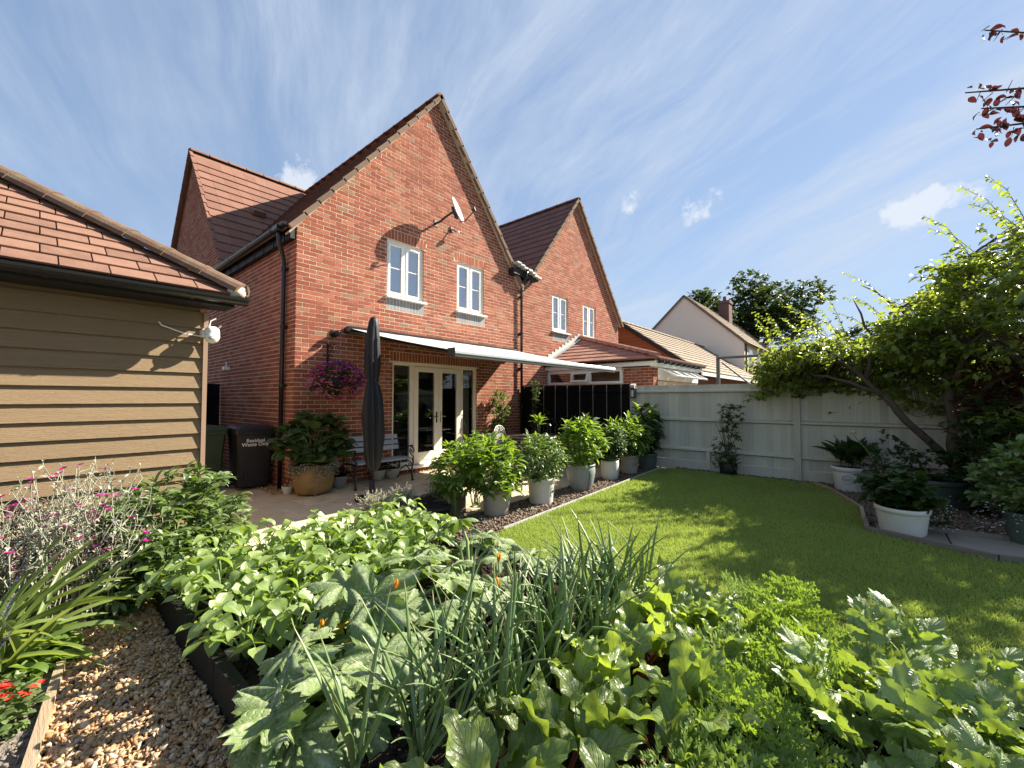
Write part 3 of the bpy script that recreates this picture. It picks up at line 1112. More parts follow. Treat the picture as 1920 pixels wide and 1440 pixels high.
for rct in sub_r:
    for q, _ in soldier(rct[0] + 0.003, rct[1] - 0.003, rct[2] + 0.004, rct[3] - 0.004):
        sl = Geo()
        sl.prism([Vector((a, -0.001, b)) for a, b in q], (0, -1, 0), 0.016, 0.003)
        part('sill_brick', sl, 'brick_slate', front)
# side wall, plane x = 0, and the tall gable of the rear range
GY, GZ = 6.85, 8.30
EY = GY - (GZ - 4.6) / math.tan(R(51))
side_out = [(0, 0), (11, 0), (11, 3.4), (GY, GZ), (EY, 4.6), (0, 4.40)]
core = Geo()
o2 = [(0, 0), (GY + 3.6, 0), (GY + 3.6, 3.9), (GY, GZ), (EY - 0.15, 4.42), (0, 4.42)]


def side_pieces():
    a = [(0, 0), (EY, 0), (EY, 4.44), (0, 4.44)]
    yb = GY + (GZ - 4.0) / math.tan(R(51))
    b = [(EY, 0), (yb, 0), (yb, 4.0), (GY, GZ), (EY, 4.6)]
    return a, b


pa, pb = side_pieces()
swall = wall_core('wall', house, [pa, pb], (0, 0, 0), (0, 1, 0), (-1, 0, 0), 0.0006)
lay2 = brick_layout([(0, 0), (pb[1][0], 0), (pb[1][0], 4.40), (0, 4.40)], [], off=0.11) + \
    [x for x in brick_layout(pb, [], off=0.11) if min(p[1] for p in x[0]) > 4.39]
emit_bricks(swall, lay2, (0, 0, 0), (0, 1, 0), (-1, 0, 0), 'brick')
# roofs
PIT = math.atan2(APZ - EZ, APX)
cp, sp_ = math.cos(PIT), math.sin(PIT)
roof = Geo()
yr = GY - 0.02
OV = 0.17
ze = EZ - OV * math.tan(PIT)
roof.add([(-OV, -0.05, ze + 0.06), (APX, -0.05, APZ + 0.08), (APX, yr, APZ + 0.08), (-OV, 4.3, ze + 0.06),
          (X1 - 0.02, -0.05, EZ + 0.06), (X1 - 0.02, 6.0, EZ + 0.06)],
         [(0, 1, 2, 3), (1, 4, 5, 2)])
roofo = part('roof', roof, 'roof_tile_dark', house)
NL = Vector((-sp_, 0, cp))
slope_tiles(roofo, Vector((-OV, -0.06, ze + 0.075)), (0, 1, 0), (cp, 0, sp_), NL, 6.6, (APX + OV) / cp, 0.30, 0.335, 'roof_tile_dark',
            keep=lambda P: P.y < EY + (P.z - 4.6) / math.tan(R(51)) + 0.1, single=False)
verge_units(roofo, (-OV, -0.075, ze + 0.09), (APX, -0.075, APZ + 0.13), NL, (0, -1, 0))
verge_units(roofo, (X1 - 0.06, -0.075, EZ + 0.1), (APX, -0.075, APZ + 0.13), (sp_, 0, cp), (0, -1, 0))
uc = Geo()
for a, b in (((-OV, 0, ze - 0.01), (APX, 0, APZ + 0.035)), ((X1 - 0.05, 0, EZ + 0.03), (APX, 0, APZ + 0.035))):
    uc.beam(Vector(a) + Vector((0, -0.05, 0.0)), Vector(b) + Vector((0, -0.05, 0.0)), 0.16, 0.025, up=(0, -0.0, 1))
part('undercloak', uc, 'undercloak', roofo)
ridge_tiles(roofo, (APX, -0.13, APZ + 0.09), (APX, 6.7, APZ + 0.09), 0.11, 'roof_tile', 0.42)
# rear range: ridge along X
p51 = R(51)
rr_ = Geo()
yb = GY + (GZ - 4.0) / math.tan(p51)
rr_.add([(-0.06, EY - 0.25, 4.6 - 0.25 * math.tan(p51) + 0.07), (11.8, EY - 0.25, 4.6 - 0.25 * math.tan(p51) + 0.07), (11.8, GY, GZ + 0.07), (-0.06, GY, GZ + 0.07),
         (-0.06, yb, 4.05), (11.8, yb, 4.05)], [(0, 1, 2, 3), (3, 2, 5, 4)])
rear = part('roof', rr_, 'roof_tile', house)


def keep_main(P):
    zproj = EZ + 0.06 + (P.x if P.x < APX else (2 * APX - P.x)) * math.tan(PIT)
    return P.z > zproj - 0.25 and P.x < 3.4


slope_tiles(rear, Vector((-0.07, EY - 0.25, 4.6 - 0.25 * math.tan(p51) + 0.085)), (1, 0, 0), (0, math.cos(p51), math.sin(p51)), (0, -math.sin(p51), math.cos(p51)),
            6.0, (GY - EY + 0.25) / math.cos(p51), 0.30, 0.345, 'roof_tile', keep=keep_main, brk=False)
verge_units(rear, (-0.06, EY - 0.25, 4.6 - 0.25 * math.tan(p51) + 0.09), (-0.06, GY, GZ + 0.10), (0, -math.sin(p51), math.cos(p51)), (-1, 0, 0), mat='roof_tile', drop=0.05, step=0.345)
verge_units(rear, (-0.06, yb, 4.06), (-0.06, GY, GZ + 0.10), (0, math.sin(p51), math.cos(p51)), (-1, 0, 0), mat='roof_tile', drop=0.07)
ridge_tiles(rear, (-0.1, GY, GZ + 0.05), (3.6, GY, GZ + 0.05), 0.11, 'tile_clay', 0.45)
for (u, v) in ((1.12, 2.62), (1.32, 1.72)):              # hooded vent tiles
    b = Vector((u, EY - 0.25 + v * math.cos(p51), 4.6 - 0.25 * math.tan(p51) + v * math.sin(p51) + 0.15))
    S_ = Vector((0, math.cos(p51), math.sin(p51)))
    N_ = Vector((0, -math.sin(p51), math.cos(p51)))
    E_ = Vector((1, 0, 0))
    V = [b - E_ * .17, b + E_ * .17, b + E_ * .17 + S_ * .34, b - E_ * .17 + S_ * .34,
         b - E_ * .14 + N_ * .15, b + E_ * .14 + N_ * .15, b + E_ * .15 + S_ * .33 + N_ * .03, b - E_ * .15 + S_ * .33 + N_ * .03]
    vg = Geo()
    vg.add(V, [(4, 5, 6, 7), (0, 1, 5, 4), (1, 2, 6, 5), (3, 0, 4, 7), (2, 3, 7, 6)])
    part('vent_tile', vg, 'roof_tile', rear)
# eaves box, gutter and downpipe
eb = Geo()
eb.box(-0.10, -0.004, 0.012, 4.22, 4.20, 4.43)
part('eaves_box', eb, 'black_matt', house)
for i in range(9):
    b = Geo()
    y = 0.25 + i * 0.47
    b.box(-0.112, -0.101, y, y + 0.025, 4.20, 4.34)
    part('eaves_strut', b, 'iron', house)
gutter(house, (-0.205, -0.10, 4.40), (-0.205, 4.32, 4.40), 0.062)
dp = Geo()
dp.tube([(-0.205, 0.20, 4.36), (-0.205, 0.20, 4.22), (-0.19, 0.22, 4.13), (-0.085, 0.33, 3.95), (-0.065, 0.35, 3.86), (-0.065, 0.35, 3.7), (-0.065, 0.35, 0.02)], 0.036, 12)
dpo = part('downpipe', dp, 'black_plastic', house, smooth=True)
for z in (3.75, 2.75, 1.75, 0.7):
    b = Geo()
    b.lathe([(0.044, -0.03), (0.047, 0.0), (0.044, 0.03)], (-0.065, 0.35, z), 12)
    b.box(-0.075, -0.001, 0.28, 0.42, z - 0.015, z + 0.015)
    part('pipe_clip', b, 'black_plastic', dpo)
hop = Geo()
hop.bbox(-0.28, -0.14, 0.10, 0.30, 4.31, 4.42, 0.02)
part('gutter_outlet', hop, 'black_plastic', house)
# valley end and downpipe between the two gables
vd = Geo()
vd.tube([(5.86, -0.28, 5.0), (5.86, -0.24, 4.80), (5.86, -0.10, 4.66), (5.86, -0.075, 4.5), (5.86, -0.075, 0.02)], 0.034, 12)
vdo = part('downpipe', vd, 'black_plastic', house, smooth=True)
for z in (4.3, 3.3, 2.35, 1.3):
    b = Geo()
    b.lathe([(0.043, -0.03), (0.046, 0.0), (0.043, 0.03)], (5.86, -0.075, z), 12)
    b.box(5.80, 5.92, -0.08, -0.001, z - 0.015, z + 0.015)
    part('pipe_clip', b, 'black_plastic', vdo)
ld = Geo()
for i in range(7):
    x = 5.42 + i * 0.155
    z = 5.12 - i * 0.035 + HAND.uniform(-0.015, 0.015)
    ld.bbox(x, x + 0.17, -0.30 + HAND.uniform(-0.03, 0.02), 0.3, z - 0.03, z + HAND.uniform(0.02, 0.05), 0.012)
part('valley_lead', ld, 'lead', house)
vb = Geo()
vb.bbox(5.40, 6.48, -0.20, 0.25, 4.82, 5.0, 0.02)
part('valley_box', vb, 'black_matt', house)
# upper windows
casement(house, *win1, 0.05)
casement(house, *win2, 0.05)
# french doors
dx0, dx1, dz0, dz1 = door
ym = 0.045
fr = Geo()
fr.bbox(dx0, dx0 + 0.06, ym, ym + 0.07, dz0, dz1, 0.006)
fr.bbox(dx1 - 0.06, dx1, ym, ym + 0.07, dz0, dz1, 0.006)
fr.bbox(dx0 + .06, dx1 - .06, ym, ym + 0.07, dz1 - 0.075, dz1, 0.006)
fr.bbox(dx0 + .06, dx1 - .06, ym, ym + 0.07, dz0, dz0 + 0.07, 0.006)
ma, mb = dx0 + 0.50, dx1 - 0.46
fr.bbox(ma - .05, ma + .05, ym, ym + 0.07, dz0 + .07, dz1 - .075, 0.006)
fr.bbox(mb - .05, mb + .05, ym, ym + 0.07, dz0 + .07, dz1 - .075, 0.006)
frd = part('french_doors', fr, 'cream_frame', house)
mc = (ma + mb) / 2


def door_leaf(a, b, hs):
    s = Geo()
    k = 0.105
    s.bbox(a, a + k, ym - 0.018, ym + 0.04, dz0 + .075, dz1 - .08, 0.007)
    s.bbox(b - k, b, ym - 0.018, ym + 0.04, dz0 + .075, dz1 - .08, 0.007)
    s.bbox(a + k, b - k, ym - 0.016, ym + 0.04, dz1 - .08 - k, dz1 - .08, 0.007)
    s.bbox(a + k, b - k, ym - 0.016, ym + 0.04, dz0 + .075, dz0 + .075 + 0.17, 0.007)
    part('door_leaf', s, 'cream_frame', frd)
    p = Geo()
    p.add([(a + k, ym + .01, dz0 + .245), (b - k, ym + .01, dz0 + .245), (b - k, ym + .01, dz1 - .08 - k), (a + k, ym + .01, dz1 - .08 - k)], [(0, 1, 2, 3)])
    part('pane', p, 'pane_clear', frd)
    h = Geo()
    hx = b - 0.05 if hs > 0 else a + 0.05
    h.bbox(hx - 0.014, hx + 0.014, ym - 0.03, ym - 0.018, 1.0, 1.24, 0.004)
    h.tube([(hx, ym - 0.03, 1.14), (hx, ym - 0.065, 1.14), (hx - hs * 0.02, ym - 0.07, 1.14), (hx - hs * 0.12, ym - 0.07, 1.135)], 0.009, 8)
    part('handle', h, 'chrome' if hs < 0 else 'iron', frd)


door_leaf(ma + .052, mc - .003, 1)
door_leaf(mc + .003, mb - .052, -1)
for a, b in ((dx0 + .06, ma - .05), (mb + .05, dx1 - .06)):
    p = Geo()
    p.add([(a, ym + .03, dz0 + .07), (b, ym + .03, dz0 + .07), (b, ym + .03, dz1 - .075), (a, ym + .03, dz1 - .075)], [(0, 1, 2, 3)])
    part('pane', p, 'pane_clear', frd)
for hx in (ma + .05, mb - .05):
    for z in (0.45, 1.15, 1.95):
        h = Geo()
        h.lathe([(0.012, 0), (0.012, 0.09)], (hx, ym - 0.02, z), 8)
        part('hinge', h, 'cream_frame', frd)
th = Geo()
th.bbox(dx0 - 0.02, dx1 + 0.02, -0.10, ym, dz0 - 0.06, dz0 - 0.002, 0.01)
part('threshold', th, 'upvc', frd)
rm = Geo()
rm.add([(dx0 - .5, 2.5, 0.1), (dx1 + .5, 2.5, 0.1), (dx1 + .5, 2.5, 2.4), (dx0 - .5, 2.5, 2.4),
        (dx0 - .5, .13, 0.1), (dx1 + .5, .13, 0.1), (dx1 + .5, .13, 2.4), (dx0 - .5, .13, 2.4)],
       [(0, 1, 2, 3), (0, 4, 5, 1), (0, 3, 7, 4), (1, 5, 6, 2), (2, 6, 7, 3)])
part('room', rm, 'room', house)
cu = Geo()
for a, b in ((mb - .02, dx1 - 0.02),):
    n = 30
    V, F = [], []
    for i in range(n + 1):
        x = a + (b - a) * i / n
        y = 0.24 + 0.025 * math.sin(i * 1.3)
        V += [(x, y, 0.2), (x, y, 2.3)]
    for i in range(n):
        F.append((2 * i, 2 * i + 2, 2 * i + 3, 2 * i + 1))
    cu.add(V, F)
part('curtain', cu, 'curtain', house, smooth=True)

# ------------------------------------------------------------------ attached neighbour
nb = thing('brick_house', (8.8, 2, 0), 'attached red brick gabled house beyond the valley downpipe, with two narrow upper windows', 'house')
nA, nX = 8.80, 11.76
nw1, nw2 = (7.42, 8.30, 3.58, 4.72), (9.20, 10.06, 3.56, 4.72)
nout = [(X1 + .004, 0), (nX, 0), (nX, 4.4), (nA, 8.02), (X1 + .004, 4.55)]
nh = [nw1, nw2]
nwall = wall_core('wall', nb, wall_cells(nout, nh), (0, 0, 0), (1, 0, 0), (0, -1, 0), 0.0006, holes=nh, reveal=0.12)
narch = [(w[0] - 0.05, w[1] + 0.05, w[3], UPC(w[3] + 0.19)) for w in (nw1, nw2)]
nsub = [(nw1[0], nw1[1] + .03, UPC(nw1[2] - .29), nw1[2])]
emit_bricks(nwall, brick_layout(nout, nh + narch + nsub, off=0.06), (0, 0, 0), (1, 0, 0), (0, -1, 0), 'brick')
for rct in narch:
    for q, _ in soldier(rct[0] + .005, rct[1] - .005, rct[2] + .004, rct[3] - .006, 0.05):
        ar = Geo()
        ar.prism([Vector((a, -0.002, b)) for a, b in q], (0, -1, 0), 0.016, 0.003)
        part('arch_brick', ar, 'brick_arch', nwall)
sl = Geo()
for q, _ in soldier(nsub[0][0] + .003, nsub[0][1] - .003, nsub[0][2] + .004, nsub[0][3] - .004):
    sl.prism([Vector((a, -0.001, b)) for a, b in q], (0, -1, 0), 0.016, 0.003)
part('sill_course', sl, 'brick_slate', nwall, kind='stuff')
casement(nb, *nw1, 0.05)
casement(nb, *nw2, 0.05)
PN = math.atan2(8.02 - 4.55, nA - X1)
nr = Geo()
nr.add([(X1 - .02, -.05, 4.58), (nA, -.05, 8.09), (nA, 6.8, 8.09), (X1 - .02, 6.8, 4.58), (nX + .15, -.05, 4.3), (nX + .15, 6.8, 4.3)], [(0, 1, 2, 3), (1, 4, 5, 2)])
nro = part('roof', nr, 'roof_tile_dark', nb)
NLn = Vector((-math.sin(PN), 0, math.cos(PN)))
slope_tiles(nro, Vector((X1, -0.06, 4.62)), (0, 1, 0), (math.cos(PN), 0, math.sin(PN)), NLn, 6.6, (nA - X1) / math.cos(PN) + .02, 0.30, 0.335, 'roof_tile_dark', single=False, brk=False)
verge_units(nro, (X1 + .25, -0.075, 4.9), (nA, -0.075, 8.13), NLn, (0, -1, 0))
verge_units(nro, (nX + .17, -0.075, 4.28), (nA, -0.075, 8.13), (math.sin(PN), 0, math.cos(PN)), (0, -1, 0))
ridge_tiles(nro, (nA, -0.13, 8.06), (nA, 6.7, 8.06), 0.11, 'roof_tile_dark', 0.42)
uc = Geo()
uc.beam((nX + .15, -.05, 4.26), (nA, -.05, 8.06), 0.16, 0.025)
uc.beam((X1 + .1, -.05, 4.66), (nA, -.05, 8.06), 0.16, 0.025)
part('undercloak', uc, 'undercloak', nro)
sw = Geo()
sw.add([(nX, 0.0, 0), (nX, 6.8, 0), (nX, 6.8, 4.35), (nX, 0, 4.4)], [(0, 1, 2, 3)])
part('wall', sw, 'brick', nb)

# ------------------------------------------------------------------ neighbour's single-storey extension
ex = thing('house_extension', (8.8, -1.6, 0), 'low extension with pink tiled hipped roof and white windows behind the black fence', 'extension')
ex0, ex1, ey = 7.15, 10.6, -3.2
w = Geo()
w.box(ex0 + .01, ex1, ey + .01, -0.02, 0, 1.98)
w.box(ex0 + .01, ex0 + .3, ey + .01, ey + .80, 1.98, 2.32)
exw = part('wall', w, 'mortar', ex)
gb = Geo()
for q, _ in brick_layout([(0, 1.4), (0.79, 1.4), (0.79, 2.31), (0, 2.31)], [], z0=1.4):
    pts = [Vector((ex0, ey + a, b)) for a, b in q]
    gb.prism(pts[::-1], (-1, 0, 0), 0.016, 0.003)
for q, _ in brick_layout([(0, 1.4), (0.30, 1.4), (0.30, 2.31), (0, 2.31)], [], z0=1.4, off=0.1):
    gb.prism([Vector((ex0 + a, ey, b)) for a, b in q], (0, -1, 0), 0.016, 0.003)
part('brickwork', gb, 'brick', exw, kind='stuff')
f = Geo()
f.box(ex0 - .02, ex0 + .06, ey + .82, -0.03, 1.93, 1.99)
f.box(ex0 - .02, ex0 + .06, ey + .82, -0.03, 2.24, 2.345)
for y in (ey + .84, -1.42, -0.86, -0.06):
    f.box(ex0 - .022, ex0 + .055, y - .035, y + .035, 1.99, 2.24)
wf = part('window', f, 'upvc', ex)
for y0, y1 in ((ey + .875, -1.455), (-0.825, -0.095)):
    p = Geo()
    p.add([(ex0 + .01, y0, 1.99), (ex0 + .01, y1, 1.99), (ex0 + .01, y1, 2.24), (ex0 + .01, y0, 2.24)], [(0, 1, 2, 3)])
    part('pane', p, 'pane_clear', wf)
op = Geo()                                               # the opened top light
Mo = Matrix.Translation((ex0 - .02, 0, 2.245)) @ Euler((0, R(18), 0)).to_matrix().to_4x4()
tmp = Geo()
tmp.box(-.02, .02, -1.40, -0.87, -.27, -.22)
tmp.box(-.02, .02, -1.40, -0.87, -.04, 0)
tmp.box(-.02, .02, -1.40, -1.35, -.22, -.04)
tmp.box(-.02, .02, -0.92, -0.87, -.22, -.04)
op.add([Mo @ Vector(p) for p in tmp.v], tmp.f)
part('sash', op, 'upvc', wf)
ri = Geo()
ri.add([(ex0 + 1.2, ey + .3, 1.9), (ex0 + 1.2, -.05, 1.9), (ex0 + 1.2, -.05, 2.5), (ex0 + 1.2, ey + .3, 2.5)], [(0, 1, 2, 3)])
part('room', ri, 'room_lit', ex)
fa = Geo()
fa.box(ex0 - .10, ex0 - .06, ey - .12, 0, 2.345, 2.47)
fa.box(ex0 - .06, ex1 + .1, ey - .12, ey - .08, 2.345, 2.47)
fa.box(ex0 - .06, ex1, ey - .078, ey + .05, 2.32, 2.36)
fa.box(ex0 + .31, ex1, ey - .02, ey + .03, 2.0, 2.31)
part('fascia', fa, 'upvc', ex)
gutter(ex, (ex0 - .16, ey - .1, 2.50), (ex0 - .16, 0, 2.50), 0.05)
gutter(ex, (ex0 - .16, ey - .18, 2.50), (ex1 + .1, ey - .18, 2.50), 0.05)
for i in range(8):
    b = Geo()
    b.box(ex0 + i * .4, ex0 + i * .4 + .05, ey - .28, ey - .12, 2.40, 2.455)
    part('rafter_foot', b, 'black_matt', ex)
for i in range(4):                                       # opened top-hung lights of the front
    x = ex0 + .55 + i * .66
    Mo = Matrix.Translation((x, ey - .03, 2.28)) @ Euler((R(-62), 0, 0)).to_matrix().to_4x4()
    t2 = Geo()
    t2.box(0, .60, -.02, .02, -.06, 0)
    t2.box(0, .60, -.02, .02, -.42, -.36)
    t2.box(0, .06, -.02, .02, -.36, -.06)
    t2.box(.54, .60, -.02, .02, -.36, -.06)
    o = Geo()
    o.add([Mo @ Vector(p) for p in t2.v], t2.f)
    wo = part('window', o, 'upvc', ex)
    p = Geo()
    p.add([Mo @ Vector(q) for q in ((.06, 0, -.36), (.54, 0, -.36), (.54, 0, -.06), (.06, 0, -.06))], [(0, 1, 2, 3)])
    part('pane', p, 'pane', wo)
# roof: left slope and front slope meeting at a hip that rises to the wall
PK = Vector((9.02, 0.0, 3.50))
EVL = Vector((ex0 - .2, ey - .2, 2.52))
rf = Geo()
rf.add([(ex0 - .2, 0, 2.52), EVL, PK, (ex1 + .3, ey - .2, 2.52), (ex1 + .3, 0, 2.52)], [(0, 2, 1), (1, 2, 3), (3, 2, 4)])
exr = part('roof', rf, 'tile_pink', ex)


def hip_courses(A, B, P, n, mat):
    """courses of a triangular slope with eave A-B and top P"""
    A, B, P = Vector(A), Vector(B), Vector(P)
    nn = (B - A).cross(P - A).normalized()
    if nn.z < 0:
        nn = -nn
    big = Geo()
    E = (B - A).normalized()
    H = P - A - E * (P - A).dot(E)
    h = H.length
    S = H.normalized()
    pu = (P - A).dot(E)
    L = (B - A).length
    for r in range(n):
        v0, v1 = h * r / n, h * (r + 1) / n
        lo0, hi0 = pu * v0 / h, L + (pu - L) * v0 / h
        lo1, hi1 = pu * v1 / h, L + (pu - L) * v1 / h
        u = lo0 - (0.15 if r % 2 else 0)
        while u < hi0:
            a, b = max(u + .003, lo0), min(u + .297, hi0)
            if b - a > 0.03:
                a1, b1 = max(a, lo1), min(b, hi1)
                if b1 - a1 < 0.005:
                    a1 = b1 = min(max((a1 + b1) / 2, lo1), hi1)
                q = [A + E * a + S * v0 + nn * .03, A + E * b + S * v0 + nn * .03, A + E * b1 + S * v1 + nn * .012, A + E * a1 + S * v1 + nn * .012]
                big.add(q + [A + E * a + S * v0, A + E * b + S * v0], [(0, 1, 2, 3), (4, 5, 1, 0)])
            u += 0.30
    return big


part('tile_courses', hip_courses(EVL, (ex0 - .2, 0, 2.52), PK, 8, 'tile_pink'), 'tile_pink', exr, kind='stuff')
part('tile_courses', hip_courses(EVL, (ex1 + .3, ey - .2, 2.52), PK, 11, 'tile_pink'), 'tile_pink', exr, kind='stuff')
ridge_tiles(exr, EVL + Vector((0, 0, .04)), PK + Vector((0, 0, .05)), 0.095, 'tile_pink', 0.36)
fl = Geo()
n = 11
for i in range(n):
    a = Vector((ex0 - .15, -.015, 2.58)).lerp(PK + Vector((0, -.015, .05)), i / n)
    b = Vector((ex0 - .15, -.015, 2.58)).lerp(PK + Vector((0, -.015, .05)), (i + 1) / n)
    fl.add([a, b, b + Vector((0, 0, .10)), a + Vector((0, 0, .19)), a + Vector((0, -.16, -.0)), b + Vector((0, -.16, -.0))], [(0, 1, 2, 3), (4, 5, 1, 0)])
part('flashing', fl, 'lead', exr)
# ------------------------------------------------------------------ timber-clad garage
gar = thing('garage', (-4, 0, 0), 'brown weatherboarded garage with clay tiled hipped roof beside the flower border', 'garage')
GX, GYF = -1.735, -2.12
w = Geo()
w.box(-7.6, GX - .03, GYF + .03, 3.4, 0, 2.46)
gw = part('wall', w, 'cladding', gar)
zb = 2.08 + 0.15
boards = []
k = 0
z = 2.38
while z > 0.1:
    z0 = z - 0.15
    g = Geo()
    x0, x1 = -7.6, GX - 0.012
    g.add([(x0, GYF - .022, z0), (x1, GYF - .022, z0), (x1, GYF + .006, z0 + .165), (x0, GYF + .006, z0 + .165),
           (x0, GYF + .012, z0), (x1, GYF + .012, z0), (x1, GYF + .018, z0 + .165), (x0, GYF + .018, z0 + .165)],
          [(0, 1, 2, 3), (4, 5, 1, 0), (1, 5, 6, 2), (4, 0, 3, 7), (3, 2, 6, 7)])
    part('board', g, 'cladding', gw)
    z = z0
tr = Geo()
tr.bbox(GX - .012, GX + .026, GYF - .032, GYF + .07, 0.02, 2.40, 0.004)
part('corner_trim', tr, 'cladding_trim', gar)
sb = Geo()
for i in range(15):
    sb.box(GX - .03, GX - .006 - 0.008, GYF + .07, 3.4, 0.13 + i * .15, 0.275 + i * .15)
part('side_cladding', sb, 'cladding', gar)
# roof
TP = 0.70
RO = 0.33
ce = Vector((GX + .20, GYF - RO, 2.55))              # eave corner of the hip
pit = math.atan(TP)
gr = Geo()
ridge_y = (3.4 + GYF) / 2 + 0.2
rise = (ridge_y - ce.y) * TP
top = ce + Vector((-(ridge_y - ce.y), ridge_y - ce.y, rise))
gr.add([(-7.8, ce.y, ce.z), ce, top, (-7.8, top.y, top.z), (ce.x, 2 * ridge_y - ce.y, ce.z), (-7.8, 2 * ridge_y - ce.y, ce.z)],
       [(0, 1, 2, 3), (1, 4, 2), (4, 5, 3, 2)])
gro = part('roof', gr, 'tile_clay', gar)
S_ = Vector((0, math.cos(pit), math.sin(pit)))
N_ = Vector((0, -math.sin(pit), math.cos(pit)))
E_ = Vector((-1, 0, 0))
tw, tg = 0.295, 0.20
for r in range(18):
    v0 = r * tg - .03
    c = -2
    for c in range(-2, 16):
        u0 = c * tw + (tw / 2 if r % 2 else 0.05) + 0.004
        q = [(u0, v0), (u0 + tw - .008, v0), (u0 + tw - .008, v0 + tg + .05), (u0, v0 + tg + .05)]
        # hip line: u = v*cos(pit) measured from the corner
        q = clip_half(q, 1.0, -math.cos(pit), 0.02)
        if len(q) < 3 or area2(q) < 0.004 or u0 > 3.6:
            continue
        j = HAND.uniform(0, .004)
        P = [ce + E_ * a + S_ * b + N_ * (0.034 + j - 0.022 * (b - v0) / (tg + .05)) for a, b in q]
        g = Geo()
        g.prism(P[::-1], N_, 0.018, 0.003)
        part('tile', g, 'tile_clay', gro)
# plain courses of the hidden slopes stay the roof sheet; hip capping
ridge_tiles(gro, ce + Vector((0.02, -.02, .02)), ce + Vector((-2.75, 2.75, 2.75 * TP + .02)), 0.125, 'ridge_clay', 0.40)
cm = Geo()
rr = random.Random(5)
V, F = [], []
n1, n2 = 8, 12
for i in range(n1 + 1):
    for j in range(n2):
        a, b = math.pi * i / n1, 2 * math.pi * j / n2
        q = 1 + rr.uniform(-.14, .14)
        V.append((ce.x - .02 + .085 * q * math.sin(a) * math.cos(b), ce.y + .0 + .10 * q * math.sin(a) * math.sin(b), ce.z + .035 + .075 * q * math.cos(a)))
for i in range(n1):
    for j in range(n2):
        F.append((i * n2 + j, (i + 1) * n2 + j, (i + 1) * n2 + (j + 1) % n2, i * n2 + (j + 1) % n2))
cm.add(V, F)
part('hip_mortar', cm, 'cement', gro, smooth=True)
hi = Geo()
hi.tube([(ce.x + .03, ce.y - .03, ce.z - .03), (ce.x + .06, ce.y - .06, ce.z + .03), (ce.x + .05, ce.y - .05, ce.z + .11), (ce.x + .02, ce.y - .02, ce.z + .13)], 0.008, 6)
part('hip_iron', hi, 'iron', gro)
gutter(gar, (-7.8, ce.y - .05, ce.z - .035), (GX + .26, ce.y - .05, ce.z - .035), 0.062)
fb = Geo()
fb.box(-7.8, GX + .17, ce.y + .012, ce.y + .035, ce.z - .115, ce.z - .03)
fb.box(-7.8, GX + .17, ce.y + .035, GYF, ce.z - .115, ce.z - .10)
part('eaves_box', fb, 'black_matt', gar)

# security camera under the garage eave
sc = thing('security_camera', (GX - .02, GYF - .12, 2.2), 'white dome security camera hanging under the garage eave', 'camera')
g = Geo()
cx, cy, cz = GX + .035, GYF - .13, 2.17
g.lathe([(0.001, .075), (.035, .072), (.058, .05), (.064, .02), (.064, -.02), (.066, -.022), (.066, -.03), (.06, -.05), (.045, -.078), (.02, -.092), (.001, -.094)], (cx, cy, cz), 18)
part('body', g, 'white_plastic', sc, smooth=True)
g = Geo()
g.lathe([(0.001, 0), (.022, .003), (.024, .02), (.001, .022)], (cx - .02, cy - .055, cz - .06), 12)
part('lens', g, 'dish_grey', sc, smooth=True)
g = Geo()
g.bbox(cx - .075, cx - .02, cy + .03, cy + .13, cz - .03, cz + .05, .01)
g.tube([(cx - .03, cy, cz + .05), (cx - .015, cy, cz + .13), (cx + .03, cy, cz + .16)], 0.006, 6)
g.tube([(cx + .03, cy - .04, cz + .05), (cx + .06, cy - .055, cz + .085)], 0.007, 6)
part('bracket', g, 'white_plastic', sc)
g = Geo()
g.tube([(cx - .07, cy + .1, cz - .02), (cx - .2, cy + .09, cz - .01), (cx - .38, cy + .09, cz + .05), (cx - .40, cy + .09, cz + .08)], 0.006, 6)
part('cable', g, 'white_plastic', sc)

# satellite dish
sdh = thing('satellite_dish', (3.2, 0, 5.5), 'small grey satellite dish on a black wall arm high on the gable', 'satellite dish')
c = Vector((3.12, -0.46, 5.62))
nrm = Vector((0.44, -0.83, 0.33)).normalized()
ux = Vector((0, 0, 1)).cross(nrm).normalized()
uy = nrm.cross(ux)
g = Geo()
V, F = [], []
n1, n2 = 6, 24
for side in (0, 1):
    for i in range(n1 + 1):
        r = .27 * i / n1
        for j in range(n2):
            a = 2 * math.pi * j / n2
            V.append(c + ux * (r * math.cos(a)) + uy * (1.08 * r * math.sin(a)) + nrm * (0.9 * r * r - .004 * side))
for side in (0, 1):
    o = side * (n1 + 1) * n2
    for i in range(n1):
        for j in range(n2):
            q = (o + i * n2 + j, o + (i + 1) * n2 + j, o + (i + 1) * n2 + (j + 1) % n2, o + i * n2 + (j + 1) % n2)
            F.append(q if side == 0 else q[::-1])
for j in range(n2):
    a, b = n1 * n2 + j, n1 * n2 + (j + 1) % n2
    F.append((a, a + (n1 + 1) * n2, b + (n1 + 1) * n2, b))
g.add(V, F)
part('reflector', g, 'dish_grey', sdh, smooth=True)
g = Geo()
wp = Vector((2.95, 0, 5.42))
g.tube([wp, wp + Vector((0, -.16, 0)), Vector((3.0, -.24, 5.5)), c - nrm * .10, c - nrm * .01], 0.024, 8)
g.beam(c - nrm * .03 - uy * .16, c - nrm * .03 + uy * .10, .10, .06, up=nrm)
g.bbox(2.90, 3.0, -.014, 0, 5.34, 5.50, .004)
part('arm', g, 'iron', sdh)
g = Geo()
lnb = c + nrm * .40 - uy * .17
g.tube([c - uy * .27 - nrm * .0, c - uy * .30 + nrm * .12, lnb], 0.012, 8)
g.tube([lnb - uy * .02, lnb + uy * .07], .026, 10)
